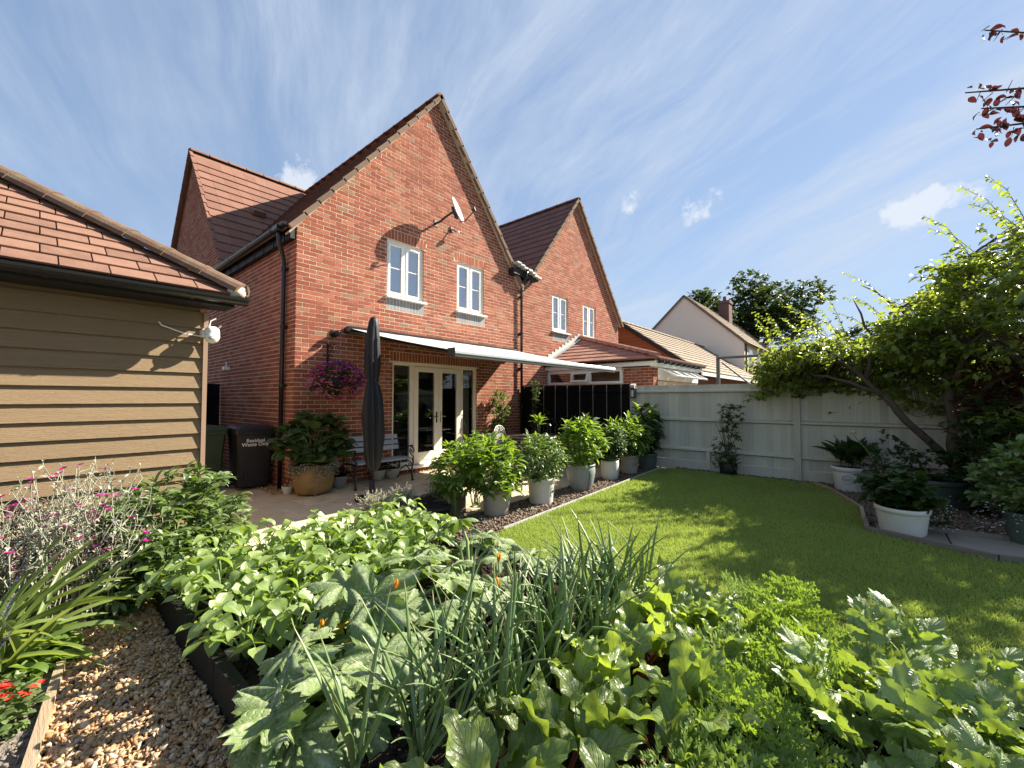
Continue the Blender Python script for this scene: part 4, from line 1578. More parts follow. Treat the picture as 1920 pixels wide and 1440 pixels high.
g.tube([lnb + uy * .03, lnb + uy * .03 - nrm * .06], .022, 10)
part('receiver', g, 'iron', sdh)

# floodlight below the dish
fl = thing('security_light', (3.45, 0, 5.3), 'small round white floodlight on a bracket below the satellite dish', 'light')
g = Geo()
g.bbox(3.36, 3.44, -.03, 0, 5.36, 5.48, .006)
g.tube([(3.40, -.03, 5.42), (3.42, -.10, 5.36), (3.44, -.14, 5.33)], .014, 8)
part('bracket', g, 'iron', fl)
g = Geo()
Ml = Matrix.Translation((3.46, -.17, 5.31)) @ Vector((.75, -.5, -.2)).to_track_quat('Z', 'Y').to_matrix().to_4x4()
t = Geo()
t.lathe([(0.001, -.05), (.03, -.045), (.05, -.01), (.052, .02)], (0, 0, 0), 14)
g.add([Ml @ Vector(p) for p in t.v], t.f)
part('housing', g, 'white_plastic', fl, smooth=True)

# wall light by the corner
wlgt = thing('wall_light', (.66, 0, 2.7), 'black round spotlight on the brick wall beside the awning end', 'wall light')
g = Geo()
g.bbox(.60, .70, -.03, 0, 2.62, 2.74, .006)
g.tube([(.65, -.03, 2.69), (.655, -.09, 2.69)], .018, 8)
part('bracket', g, 'black_plastic', wlgt)
g = Geo()
Ml = Matrix.Translation((.67, -.14, 2.68)) @ Vector((.5, -.8, -.25)).to_track_quat('Z', 'Y').to_matrix().to_4x4()
t = Geo()
t.lathe([(.001, -.06), (.035, -.055), (.048, -.02), (.05, .03), (.044, .034), (.001, .03)], (0, 0, 0), 14)
g.add([Ml @ Vector(p) for p in t.v], t.f)
part('housing', g, 'black_plastic', wlgt, smooth=True)

# small sensor on the side wall and cable loops
ws = thing('wall_sensor', (0, 3.4, 2.25), 'small white sensor box with bracket on the shaded side wall', 'sensor')
g = Geo()
g.bbox(-.12, 0, 3.32, 3.42, 2.14, 2.22, .01)
g.tube([(-.06, 3.36, 2.22), (-.06, 3.36, 2.33)], .012, 6)
part('body', g, 'white_plastic', ws)

# ------------------------------------------------------------------ awning
aw = thing('awning', (3.2, -.1, 2.7), 'pale grey folding-arm awning extended over the patio doors', 'awning')
ax0, ax1, ay, az0, az1 = 0.87, 5.60, -2.93, 2.80, 2.17
g = Geo()
g.bbox(ax0 - .03, ax1, -.17, -.012, 2.70, 2.84, .03)
part('cassette', g, 'black_plastic', aw)
g = Geo()
n = 60
V, F = [], []
for i in range(n + 1):
    x = ax0 + .04 + (ax1 - ax0 - .08) * i / n
    for j in range(9):
        t = j / 8
        V.append((x, -.12 + (ay + .12) * t, az0 + (az1 + .02 - az0) * t - 0.025 * math.sin(math.pi * t) + 0.0018 * math.sin(i * 0.9)))
for i in range(n):
    for j in range(8):
        a = i * 9 + j
        F.append((a, a + 1, a + 10, a + 9))
g.add(V, F)
part('cloth', g, 'awning_cloth', aw, smooth=True)
g = Geo()
prof = [(-.02, .042), (.03, .038), (.045, .015), (.042, -.022), (.02, -.04), (-.045, -.038), (-.055, -.015), (-.05, .025)]
V = []
for x in (ax0, ax1):
    V += [(x, ay - a, az1 + b) for a, b in prof]
m = len(prof)
g.add(V, [tuple(range(m)), tuple(range(2 * m - 1, m - 1, -1))] + [(i, m + i, m + (i + 1) % m, (i + 1) % m) for i in range(m)])
part('front_bar', g, 'awning_metal', aw)
g = Geo()
g.box(ax0 + .01, ax1 - .01, ay - .03, ay + .045, az1 - .068, az1 - .041)
part('bar_underside', g, 'black_matt', aw)
for x0, xe, x2 in ((ax0 + .35, ax0 + 1.75, ax0 + .25), (ax1 - .45, ax1 - 1.85, ax1 - .4)):
    g = Geo()
    g.beam((x0, -.16, 2.70), (xe, -1.45, 2.36), .055, .05)
    part('arm', g, 'black_plastic', aw)
    g = Geo()
    g.beam((xe, -1.45, 2.36), (x2, ay + .1, az1 - .04), .05, .045)
    part('arm', g, 'black_plastic', aw)
    g = Geo()
    g.lathe([(.04, -.04), (.045, 0), (.04, .04)], (xe, -1.45, 2.36), 12)
    part('elbow', g, 'black_plastic', aw)
g = Geo()
g.bbox(ax0 - .02, ax0 - .002, ay - .07, ay + .07, az1 - .075, az1 + .048, .004)
part('end_cap', g, 'black_plastic', aw)

# ------------------------------------------------------------------ fences along the boundary
def fence_run(root, x, y0, y1, zt, mat, zbase, boards=True, rails=(0.5, 1.1, 1.68), gravel=True, post=True):
    """feather-edge boards behind arris rails; faces -X"""
    n = round((y0 - y1) / 0.105)
    w_ = (y0 - y1) / n
    me = Geo()
    me.add([(.025, 0, 0), (.025, -w_ - .012, 0), (.020, 0, 1), (.020, -w_ - .012, 1), (.045, 0, 0), (.045, -w_ - .012, 0), (.045, 0, 1), (.045, -w_ - .012, 1)],
           [(0, 2, 3, 1), (4, 5, 7, 6), (2, 6, 7, 3), (0, 1, 5, 4), (1, 3, 7, 5), (0, 4, 6, 2)])
    me.v = [(v[0] - (.016 if v[1] == 0 and v[0] < .04 else 0), v[1], v[2]) for v in me.v]
    mesh = me.mesh('board')
    mesh.materials.append(MATS[mat])
    zb_ = zbase + (0.15 if gravel else 0.03)
    for i in range(n):
        y = y0 - i * w_
        M = Matrix.Translation((x, y, zb_)) @ Matrix.Diagonal((1, 1, zt - zb_ - HAND.uniform(0, .004), 1))
        place('board', mesh, None, root, M)
    for zr in rails:
        g = Geo()
        g.add([(x + .02, y0 - .003, zr + .045), (x - .048, y0 - .003, zr + .018), (x - .048, y0 - .003, zr - .016), (x + .02, y0 - .003, zr - .04),
               (x + .02, y1 + .003, zr + .045), (x - .048, y1 + .003, zr + .018), (x - .048, y1 + .003, zr - .016), (x + .02, y1 + .003, zr - .04)],
              [(0, 1, 5, 4), (1, 2, 6, 5), (2, 3, 7, 6), (3, 2, 1, 0), (4, 5, 6, 7)])
        part('rail', g, mat, root)
    if gravel:
        g = Geo()
        g.bbox(x - .012, x + .03, y1 + .002, y0 - .002, zbase - .05, zbase + .148, .006)
        part('gravel_board', g, mat, root)


def fence_post(root, x, y, zt, mat, zbase):
    g = Geo()
    h = .05
    V = [(x - h, y - h, zbase - .1), (x + h, y - h, zbase - .1), (x + h, y + h, zbase - .1), (x - h, y + h, zbase - .1),
         (x - h, y - h, zt), (x + h, y - h, zt + .035), (x + h, y + h, zt + .035), (x - h, y + h, zt)]
    g.add(V, [(3, 2, 1, 0), (4, 5, 6, 7), (0, 1, 5, 4), (1, 2, 6, 5), (2, 3, 7, 6), (3, 0, 4, 7)])
    part('post', g, mat, root)


fg = thing('garden_fence', (X1, -6, 0.1), 'pale sage grey close-board fence with three rails along the lawn', 'fence')
ZF = 1.81
for i, y in enumerate((-3.23, -6.26, -9.29, -12.3)):
    fence_post(fg, X1 - .02, y, ZF + .02, 'fence_grey', 0.12)
for y0, y1 in ((-3.28, -6.21), (-6.31, -9.24), (-9.34, -12.25)):
    fence_run(fg, X1, y0, y1, ZF, 'fence_grey', 0.13)
g = Geo()
g.bbox(X1 - .03, X1 + .01, -4.82, -4.74, .10, .52, .004)
part('centre_stump', g, 'fence_grey', fg)
fd = thing('garden_fence', (X1, -1.6, 0), 'black painted close-board fence with training wires beside the dining table', 'fence')
fence_run(fd, X1, -0.12, -3.17, 1.86, 'fence_dark', 0.0, rails=(0.4, 1.05, 1.70), gravel=False)
for y in (-0.10,):
    fence_post(fd, X1 - .02, y, 1.86, 'fence_dark', 0)
for i in range(8):
    g = Geo()
    y = -.45 - i * .36
    g.tube([(X1 - .07, y, .05), (X1 - .07, y, 1.86)], .008, 6)
    part('wire', g, 'wire', fd)
for y, xx, lab in ((-3.27, X1 - .10, 'black box lantern on the fence post where the black fence meets grey'), (-6.26, X1 - .10, 'black box lantern on the grey post midway along the fence')):
    ln = thing('fence_lantern', (xx, y, 1.6), lab, 'lantern', 'lanterns on the fence posts')
    g = Geo()
    for a in (-.055, .055):
        for b in (-.05, .05):
            g.box(xx - .02 + a * .9 - .008, xx - .02 + a * .9 + .008, y + b - .008, y + b + .008, 1.56, 1.74)
    g.bbox(xx - .09, xx + .045, y - .068, y + .068, 1.74, 1.765, .005)
    g.bbox(xx - .09, xx + .045, y - .068, y + .068, 1.545, 1.562, .005)
    part('cage', g, 'iron', ln)
    g = Geo()
    g.lathe([(.03, 0), (.03, .14)], (xx - .02, y, 1.575), 12)
    part('glass', g, 'white_plastic', ln)

# ------------------------------------------------------------------ patio
pt = Geo()
pt.box(-1.72, 5.86, -3.42, -0.012, -0.055, -0.018)
pt.box(-1.70, -0.012, -0.012, 4.2, -0.055, -0.018)
patio = structure('patio', pt, 'slab_joint')
y = -0.03
row = 0
sr = random.Random(4)
while y > -3.4:
    h = (0.6, 0.45, 0.6, 0.9)[row % 4]
    yb_ = max(y - h, -3.42)
    x = -1.70 - sr.uniform(0, .5)
    while x < 5.84:
        w_ = sr.choice((0.6, 0.9, 0.6, 0.45))
        a, b = max(x, -1.71), min(x + w_, 5.85)
        if b - a > .05:
            g = Geo()
            dz = sr.uniform(-.003, .002)
            g.bbox(a + .006, b - .006, yb_ + .006, y - .006, -.03, dz, .006)
            part('slab', g, 'slab', patio)
        x += w_
    y -= h
    row += 1
y = 0.0
row = 0
while y < 4.1:
    h = (0.6, 0.9, 0.45)[row % 3]
    x = -1.69
    while x < -0.1:
        w_ = sr.choice((0.6, 0.9, 0.45))
        g = Geo()
        b = min(x + w_, -0.12)
        if b - x > .06:
            g.bbox(x + .005, b - .005, y + .005, y + h - .005, -.03, sr.uniform(-.003, .002), .006)
            part('slab', g, 'slab', patio)
        x += w_
    y += h
    row += 1

# ------------------------------------------------------------------ lawn, borders, paths
LZ = 0.13
lw = Geo()
LAWN = [(-0.36, -10.0), (3.0, -10.0), (2.65, -8.35), (2.55, -8.05), (2.88, -7.18), (3.95, -7.12), (5.15, -6.72), (5.55, -6.5), (5.55, -4.2), (5.3, -4.02), (0.45, -4.26), (-0.36, -4.4)]
lw.add([(x, y, LZ) for x, y in LAWN], [tuple(range(len(LAWN)))])
structure('lawn', lw, 'turf')
gs = Geo()
gs.add([(-0.34, -4.5, .07), (5.92, -4.5, .07), (5.92, -3.40, .07), (-0.34, -3.40, .07)], [(0, 1, 2, 3)])
gs.add([(5.0, -12.5, .10), (5.92, -12.5, .10), (5.92, -4.49, .10), (5.0, -4.49, .10)], [(0, 1, 2, 3)])
gs.add([(3.0, -12.5, .095), (5.05, -12.5, .095), (5.05, -6.7, .095), (3.0, -6.7, .095)], [(0, 1, 2, 3)])
gs.add([(2.4, -12.5, .09), (3.05, -12.5, .09), (3.05, -7.1, .09), (2.4, -7.1, .09)], [(0, 1, 2, 3)])
structure('border_ground', gs, 'pebble_bed')


def board_line(root, pts, h0, h1, t, mat, name='board'):
    for a, b in zip(pts[:-1], pts[1:]):
        g = Geo()
        g.beam((a[0], a[1], (h0 + h1) / 2), (b[0], b[1], (h0 + h1) / 2), t, h1 - h0)
        part(name, g, mat, root)


ed = thing('lawn_edging', (2.4, -4.1, .1), 'thin grey edging strip between the pot row gravel and lawn', 'edging')
board_line(ed, [(0.45, -4.25), (2.1, -4.17), (3.9, -4.08), (5.3, -4.01), (5.54, -4.2)], .05, .155, .015, 'lead', 'strip')
eb2 = thing('border_edging', (4.6, -6.9, .1), 'low tan timber edging along the gravel border by the fence', 'edging')
board_line(eb2, [(5.56, -6.5), (5.16, -6.73), (3.97, -7.13), (3.3, -7.16)], .05, .175, .035, 'board_tan')
ep = thing('path_edging', (2.7, -8, .1), 'weathered timber edging round the paved strip under the trees', 'edging')
board_line(ep, [(3.3, -7.17), (2.88, -7.19), (2.56, -8.05), (2.66, -8.4), (3.0, -10)], .04, .185, .04, 'board_grey')
board_line(ep, [(3.32, -7.55), (3.40, -8.2), (3.7, -10)], .05, .18, .04, 'board_grey')
pv = Geo()
pv.add([(2.86, -7.2, .115), (2.6, -8.1, .115), (2.7, -8.4, .115), (3.0, -10, .115), (3.75, -10, .115), (3.4, -8.2, .115), (3.3, -7.2, .115)], [(6, 5, 4, 3, 2, 1, 0)])
strip = structure('paved_strip', pv, 'slab_joint')
for i in range(5):
    g = Geo()
    y0_, y1_ = -7.26 - i * .55, -7.26 - (i + 1) * .55 + .012
    xl = 2.86 - (.0 if i == 0 else 0.16) - (0.02 * i)
    P = [(2.87 - 0.30 * min(1, (-7.2 - y0_) / .9) + max(0, (-8.1 - y0_)) * .2, y0_), (3.33 + max(0, -7.5 - y0_) * .13, y0_), (3.33 + max(0, -7.5 - y1_) * .13, y1_), (2.87 - 0.30 * min(1, (-7.2 - y1_) / .9) + max(0, (-8.1 - y1_)) * .2, y1_)]
    g.prism([Vector((x + (.03 if k in (0, 3) else -.03), y, .135)) for k, (x, y) in enumerate(P)][::-1], (0, 0, 1), .03, .005)
    part('slab', g, 'slab_grey', strip)

# raised vegetable bed and the gravel path beside it
BX0, BX1, BY0, BY1 = -2.27, -0.40, -3.62, -8.6
BZ = 0.27
bed = thing('raised_bed', (-1.3, -6, 0.1), 'low raised bed of dark timber sleepers full of vegetables', 'raised bed')
sb = Geo()
nx, ny = 40, 90
V, F = [], []
for i in range(nx + 1):
    for j in range(ny + 1):
        V.append((BX0 + .03 + (BX1 - BX0 - .06) * i / nx, BY1 + (BY0 - BY1) * j / ny, BZ - .035 + rng.uniform(-.014, .014)))
for i in range(nx):
    for j in range(ny):
        a = i * (ny + 1) + j
        F.append((a, a + ny + 1, a + ny + 2, a + 1))
sb.add(V, F)
part('soil', sb, 'soil', bed, smooth=True)
for a, b in (((BX0, BY0), (BX0, -4.85)), ((BX0, -4.86), (BX0, -6.7)), ((BX0, -6.71), (BX0, BY1)), ((BX1, BY0), (BX1, -5.2)), ((BX1, -5.21), (BX1, -7.1)), ((BX1, -7.11), (BX1, BY1)), ((BX0 - .02, BY0 + .03), (BX1 + .02, BY0 + .03))):
    g = Geo()
    g.beam((a[0], a[1], .155), (b[0], b[1], .155), .05, .25)
    part('board', g, 'board_dark', bed)
for x, y in ((BX0 + .055, -4.83), (BX0 + .055, -6.65), (BX1 - .055, -5.2), (BX1 - .055, -7.1), (BX0 + .055, BY0 - .03)):
    g = Geo()
    g.bbox(x - .025, x + .025, y - .03, y + .03, .03, .285, .004)
    part('stake', g, 'board_grey', bed)
gp = Geo()
gp.add([(-3.6, -9.5, .085), (BX0 + .02, -9.5, .085), (BX0 + .02, -3.3, .085), (-2.62, -3.3, .085)], [(0, 1, 2, 3)])
structure('path', gp, 'pebble_bed')
pe = thing('path_edging', (-2.75, -4.3, .1), 'narrow weathered board edging the gravel path along the flower border', 'edging')
board_line(pe, [(-2.60, -3.35), (-2.735, -3.9), (-2.87, -4.83), (-3.15, -6.6)], .02, .15, .035, 'board_tan')
fbd = Geo()
nx, ny = 30, 50
V, F = [], []
for i in range(nx + 1):
    for j in range(ny + 1):
        yy = -7 + 4.93 * j / ny
        xr = -1.74 if yy > -3.3 else (-2.60 + (yy + 3.35) * .19)
        if yy > -3.5:
            xr = max(xr, -2.60 + (yy + 3.5) * 1.0) if yy < -2.7 else -1.74
        V.append((-8 + (xr + 8) * (i / nx) ** .45, yy, .11 + rng.uniform(-.015, .015)))
for i in range(nx):
    for j in range(ny):
        a = i * (ny + 1) + j
        F.append((a, a + ny + 1, a + ny + 2, a + 1))
fbd.add(V, F)
structure('border_soil', fbd, 'soil_dry', True)
# ------------------------------------------------------------------ bench
bn = thing('garden_bench', (1.25, -.45, 0), 'bench with pale blue slats and black scrolled iron ends against the wall', 'bench')
bx0, bx1 = 0.72, 1.86
for i, (y, z, a) in enumerate([(-.70, .425, 0), (-.60, .43, 0), (-.50, .43, 0), (-.40, .425, 0)]):
    g = Geo()
    g.bbox(bx0 + .02, bx1 - .02, y - .04, y + .04, z - .012, z + .012, .005)
    part('slat', g, 'bench_slat', bn)
for i, (y, z) in enumerate([(-.27, .60), (-.245, .70), (-.22, .80)]):
    g = Geo()
    g.beam((bx0 + .02, y, z), (bx1 - .02, y, z), .022, .078, up=(0, .28, 1))
    part('slat', g, 'bench_slat', bn)
for x in (bx0, bx1):
    g = Geo()
    g.tube([(x, -.72, 0.0), (x, -.71, .04), (x, -.68, .16), (x, -.70, .27), (x, -.73, .36), (x, -.70, .41), (x, -.5, .41), (x, -.34, .40)], [.03, .02, .016, .016, .016, .016, .014, .014], 8)
    g.tube([(x, -.22, 0.0), (x, -.24, .05), (x, -.28, .2), (x, -.31, .40), (x, -.26, .62), (x, -.20, .85)], [.03, .02, .016, .016, .016, .014], 8)
    sp = []
    for k in range(22):
        a = -1.4 + k * .42
        r = .085 * (1 - k / 26)
        sp.append((x, -.70 + r * math.cos(a), .56 + r * math.sin(a)))
    g.tube([(x, -.73, .36), (x, -.74, .44)] + sp, .011, 6)
    g.tube([(x, -.27, .60), (x, -.36, .585), (x, -.5, .60), (x, -.62, .64), (x, -.70, .645)], .015, 8)
    s2 = []
    for k in range(16):
        a = 1.2 + k * .45
        r = .06 * (1 - k / 20)
        s2.append((x, -.62 + r * math.cos(a), .30 + r * math.sin(a)))
    g.tube(s2, .010, 6)
    g.tube([(x, -.69, .16), (x, -.5, .27), (x, -.30, .16)], .012, 6)
    part('end_frame', g, 'iron', bn, smooth=True)

# ------------------------------------------------------------------ parasol
pc = Vector((.55, -1.5, 0))
pr_ = thing('parasol', pc, 'closed black garden parasol standing in front of the bench', 'parasol')
g = Geo()
g.lathe([(.24, 0), (.25, .02), (.24, .05), (.10, .075), (.045, .09), (.04, .30), (.001, .30)], pc, 24)
part('base', g, 'iron', pr_, smooth=True)
g = Geo()
g.tube([pc + Vector((0, 0, .05)), pc + Vector((0, 0, 2.74))], .022, 10)
part('pole', g, 'iron', pr_, smooth=True)
g = Geo()
prof = [(.035, .42), (.075, .48), (.105, .65), (.125, .95), (.13, 1.25), (.115, 1.50), (.085, 1.70), (.064, 1.775), (.062, 1.80), (.08, 1.86), (.098, 2.02), (.10, 2.2), (.095, 2.42), (.08, 2.60), (.07, 2.70), (.045, 2.76), (.001, 2.785)]
V, F = [], []
m = 48
for r, z in prof:
    for j in range(m):
        a = 2 * math.pi * j / m
        pleat = 1 + (.28 if r > .06 else .1) * math.sin(8 * a + .6 * math.sin(z * 3)) * min(1, (2.75 - z) * 1.2) + .07 * math.sin(19 * a + z * 7)
        drift = .02 * math.sin(z * 2.2)
        V.append((pc.x + r * pleat * math.cos(a) + drift, pc.y + r * pleat * math.sin(a), z))
for i in range(len(prof) - 1):
    for j in range(m):
        F.append((i * m + j, i * m + (j + 1) % m, (i + 1) * m + (j + 1) % m, (i + 1) * m + j))
g.add(V, F)
part('canopy', g, 'parasol_cloth', pr_, smooth=True)
g = Geo()
g.lathe([(.072, -.018), (.078, 0), (.072, .018)], pc + Vector((.015, 0, 1.787)), 20)
part('tie', g, 'iron', pr_, smooth=True)

# ------------------------------------------------------------------ wheelie bins
def wheelie(x, y, rot, mat, label, text=False):
    b = thing('wheelie_bin', (x, y, 0), label, 'bin')
    M = Matrix.Translation((x, y, 0)) @ Matrix.Rotation(rot, 4, 'Z')
    def pt_(nm, g, mt, sm=False):
        h = Geo()
        h.add([M @ Vector(p) for p in g.v], g.f)
        return part(nm, h, mt, b, smooth=sm)
    g = Geo()
    V = []
    ring = lambda w, d0, d1, z, c: [(-w + c, d0, z), (w - c, d0, z), (w, d0 + c, z), (w, d1 - c, z), (w - c, d1, z), (-w + c, d1, z), (-w, d1 - c, z), (-w, d0 + c, z)]
    secs = [ring(.235, -.26, .24, .06, .03), ring(.24, -.29, .30, .5, .03), ring(.265, -.33, .34, .93, .03), ring(.29, -.355, .355, .935, .03), ring(.29, -.36, .36, .995, .03)]
    for s in secs:
        V += s
    F = [tuple(range(7, -1, -1))]
    for i in range(len(secs) - 1):
        for j in range(8):
            F.append((i * 8 + j, i * 8 + (j + 1) % 8, (i + 1) * 8 + (j + 1) % 8, (i + 1) * 8 + j))
    g.add(V, F)
    for xx in (-.13, .13):
        g.box(xx - .012, xx + .012, -.30, -.262, .12, .55)
    pt_('body', g, mat)
    g = Geo()
    V = []
    l = [ring(.295, -.385, .36, .998, .04), ring(.30, -.39, .37, 1.03, .04), ring(.27, -.33, .33, 1.065, .06), ring(.2, -.25, .25, 1.075, .06)]
    for s in l:
        V += s
    F = [tuple(range(24, 32))]
    for i in range(3):
        for j in range(8):
            F.append((i * 8 + j, i * 8 + (j + 1) % 8, (i + 1) * 8 + (j + 1) % 8, (i + 1) * 8 + j))
    g.add(V, F)
    pt_('lid', g, mat)
    g = Geo()
    g.tube([(-.24, .41, 1.0), (.24, .41, 1.0)], .017, 8)
    for xx in (-.2, 0, .2):
        g.beam((xx, .34, .97), (xx, .41, 1.0), .03, .03)
    pt_('handle', g, mat)
    for xx in (-.25, .25):
        g = Geo()
        g.tube([(xx - .025, .26, .10), (xx + .025, .26, .10)], .10, 16)
        pt_('wheel', g, 'black_matt')
    if text:
        for t, z in (('Residual', .80), ('Waste Only', .735)):
            cu_ = bpy.data.curves.new('lettering', 'FONT')
            cu_.body = t
            cu_.size = .082
            cu_.align_x = 'CENTER'
            cu_.offset = 0.0016
            cu_.extrude = .0008
            tmp_ = bpy.data.objects.new('lettering_source', cu_)
            COL.objects.link(tmp_)
            bpy.context.view_layer.update()
            me_ = bpy.data.meshes.new_from_object(tmp_)
            bpy.data.objects.remove(tmp_)
            to = bpy.data.objects.new('lettering', me_)
            COL.objects.link(to)
            me_.materials.clear()
            me_.materials.append(MATS['lettering'])
            to.parent = b
            to.matrix_parent_inverse = WINV[b.name]
            tilt = math.atan2(.04, .43)
            yy = -.29 - (z + .02 - .5) / .43 * .04 - .004
            to.matrix_basis = M @ Matrix.Translation((0, yy, z)) @ Matrix.Rotation(R(90) + tilt, 4, 'X')
    return b


wheelie(-.34, .92, R(-3), 'bin_black', 'black wheelie bin with white Residual Waste Only lettering', True)
wheelie(-.98, 1.22, R(3), 'bin_green', 'dark green wheelie bin in the alley between garage and house')

# side gate
sg = thing('side_gate', (-.9, 3.9, 0), 'tall black boarded gate closing the alley beyond the bins', 'gate')
for i in range(14):
    g = Geo()
    g.bbox(-1.68 + i * .118, -1.68 + i * .118 + .114, 3.9, 3.925, .04, 1.86, .004)
    part('board', g, 'fence_dark', sg)
for z in (.4, 1.0, 1.6):
    g = Geo()
    g.box(-1.66, -.05, 3.87, 3.899, z - .05, z + .05)
    part('rail', g, 'fence_dark', sg)

# ------------------------------------------------------------------ dining table, chairs and vase
tb = thing('patio_table', (4.3, -1.6, 0), 'dark metal slatted oval dining table on the patio', 'table')
tcx, tcy = 4.28, -1.68
for i in range(15):
    g = Geo()
    x = tcx - .78 + i * .111
    k = math.sqrt(max(.04, 1 - ((x - tcx) / .84) ** 2)) * .50
    g.bbox(x - .046, x + .046, tcy - k, tcy + k, .705, .722, .004)
    part('slat', g, 'table_metal', tb)
g = Geo()
pts = [(tcx + .86 * math.cos(a), tcy + .53 * math.sin(a), .70) for a in [2 * math.pi * i / 40 for i in range(41)]]
g.tube(pts, .02, 8, caps=False)
part('rim', g, 'table_metal', tb, smooth=True)
for sx in (-1, 1):
    for sy in (-1, 1):
        g = Geo()
        g.tube([(tcx + sx * .52, tcy + sy * .30, .70), (tcx + sx * .45, tcy + sy * .24, .4), (tcx + sx * .55, tcy + sy * .36, 0)], .02, 8)
        part('leg', g, 'table_metal', tb, smooth=True)


def lattice_chair(x, y, rot, label, mat):
    c = thing('patio_chair', (x, y, 0), label, 'chair', 'lattice-backed patio chairs')
    M = Matrix.Translation((x, y, 0)) @ Matrix.Rotation(rot, 4, 'Z')
    def pt_(nm, g, sm=False):
        h = Geo()
        h.add([M @ Vector(p) for p in g.v], g.f)
        part(nm, h, mat, c, smooth=sm)
    g = Geo()
    g.tube([(-.21, .22, .42), (-.22, .26, .65), (-.19, .29, .80), (-.1, .305, .875), (0, .31, .89), (.1, .305, .875), (.19, .29, .80), (.22, .26, .65), (.21, .22, .42)], .013, 8)
    pt_('back_frame', g, True)
    g = Geo()
    for i in range(-6, 7):
        for s in (-1, 1):
            P = []
            for k in range(9):
                t = k / 8
                xx = i * .055 + s * (t - .5) * .34
                zz = .46 + t * .40
                lim = .20 if zz < .76 else .20 * math.sqrt(max(0, 1 - ((zz - .76) / .125) ** 2))
                if abs(xx) <= lim:
                    P.append((xx, .23 + (zz - .42) * .17, zz))
            if len(P) > 1:
                g.tube(P, .0065, 5)
    pt_('lattice', g)
    g = Geo()
    for k in range(9):
        g.box(-.21, .21, -.2 + k * .05, -.2 + k * .05 + .034, .415, .43)
    g.tube([(-.22, -.21, .42), (.22, -.21, .42), (.22, .22, .42), (-.22, .22, .42), (-.22, -.21, .42)], .013, 8)
    pt_('seat', g)
    for sx in (-1, 1):
        g = Geo()
        g.tube([(sx * .21, -.2, .42), (sx * .22, -.23, .2), (sx * .24, -.26, 0)], .013, 8)
        pt_('leg', g, True)
        g = Geo()
        g.tube([(sx * .21, .21, .42), (sx * .21, .25, .2), (sx * .22, .31, 0)], .013, 8)
        pt_('leg', g, True)
        g = Geo()
        g.tube([(sx * .215, .25, .64), (sx * .26, .05, .655), (sx * .26, -.12, .64), (sx * .23, -.18, .55), (sx * .21, -.19, .43)], .012, 8)
        pt_('arm', g, True)


lattice_chair(4.45, -.85, R(4), 'white lattice-backed chair on the wall side of the table', 'upvc')
lattice_chair(3.10, -1.62, R(88), 'dark lattice-backed chair at the end of the table by the doors', 'table_metal')
lattice_chair(3.95, -2.65, R(186), 'dark lattice-backed chair behind the potted plants', 'table_metal')
lattice_chair(5.35, -1.75, R(-88), 'dark lattice-backed chair at the table end by the black fence', 'table_metal')

vs_ = thing('flower_vase', (4.42, -1.75, .72), 'clear vase of green lilies on the patio table', 'vase')
g = Geo()
g.lathe([(.05, 0), (.052, .02), (.055, .24), (.062, .26), (.056, .26), (.05, .24), (.047, .02), (.001, .015)], (4.42, -1.75, .725), 18)
part('glass', g, 'pane_clear', vs_, smooth=True)
T = [leaf_grid(5, 2, lance(.035, .4), L=.24, bend=.8, fold=.3)]
ms = []
for i in range(26):
    ms.append((0, aim(random.uniform(0, 6.3), random.uniform(.5, 1.45), 0, random.uniform(.7, 1.2)), (4.42 + random.uniform(-.04, .04), -1.75 + random.uniform(-.04, .04), .92 + random.uniform(0, .14))))
o = link('leaves', fast_mesh('leaves', *scatter(T, ms)), 'leaf_lily', vs_, 'stuff')
g = Geo()
for i in range(7):
    a = random.uniform(0, 6.3)
    g.tube([(4.42 + .02 * math.cos(a), -1.75 + .02 * math.sin(a), .75), (4.42 + .05 * math.cos(a), -1.75 + .05 * math.sin(a), 1.08)], .005, 5)
part('stem', g, 'stalk', vs_)
hl = thing('hurricane_lamp', (4.62, -1.86, .72), 'black handled hurricane lamp beside the vase on the table', 'lantern')
g = Geo()
g.lathe([(.055, 0), (.055, .02), (.045, .03)], (4.60, -1.88, .725), 14)
g.lathe([(.05, .20), (.055, .215), (.03, .25), (.001, .26)], (4.60, -1.88, .725), 14)
for k in range(4):
    a = k * math.pi / 2
    g.tube([(4.60 + .046 * math.cos(a), -1.88 + .046 * math.sin(a), .75), (4.60 + .046 * math.cos(a), -1.88 + .046 * math.sin(a), .93)], .004, 5)
part('frame', g, 'iron', hl)

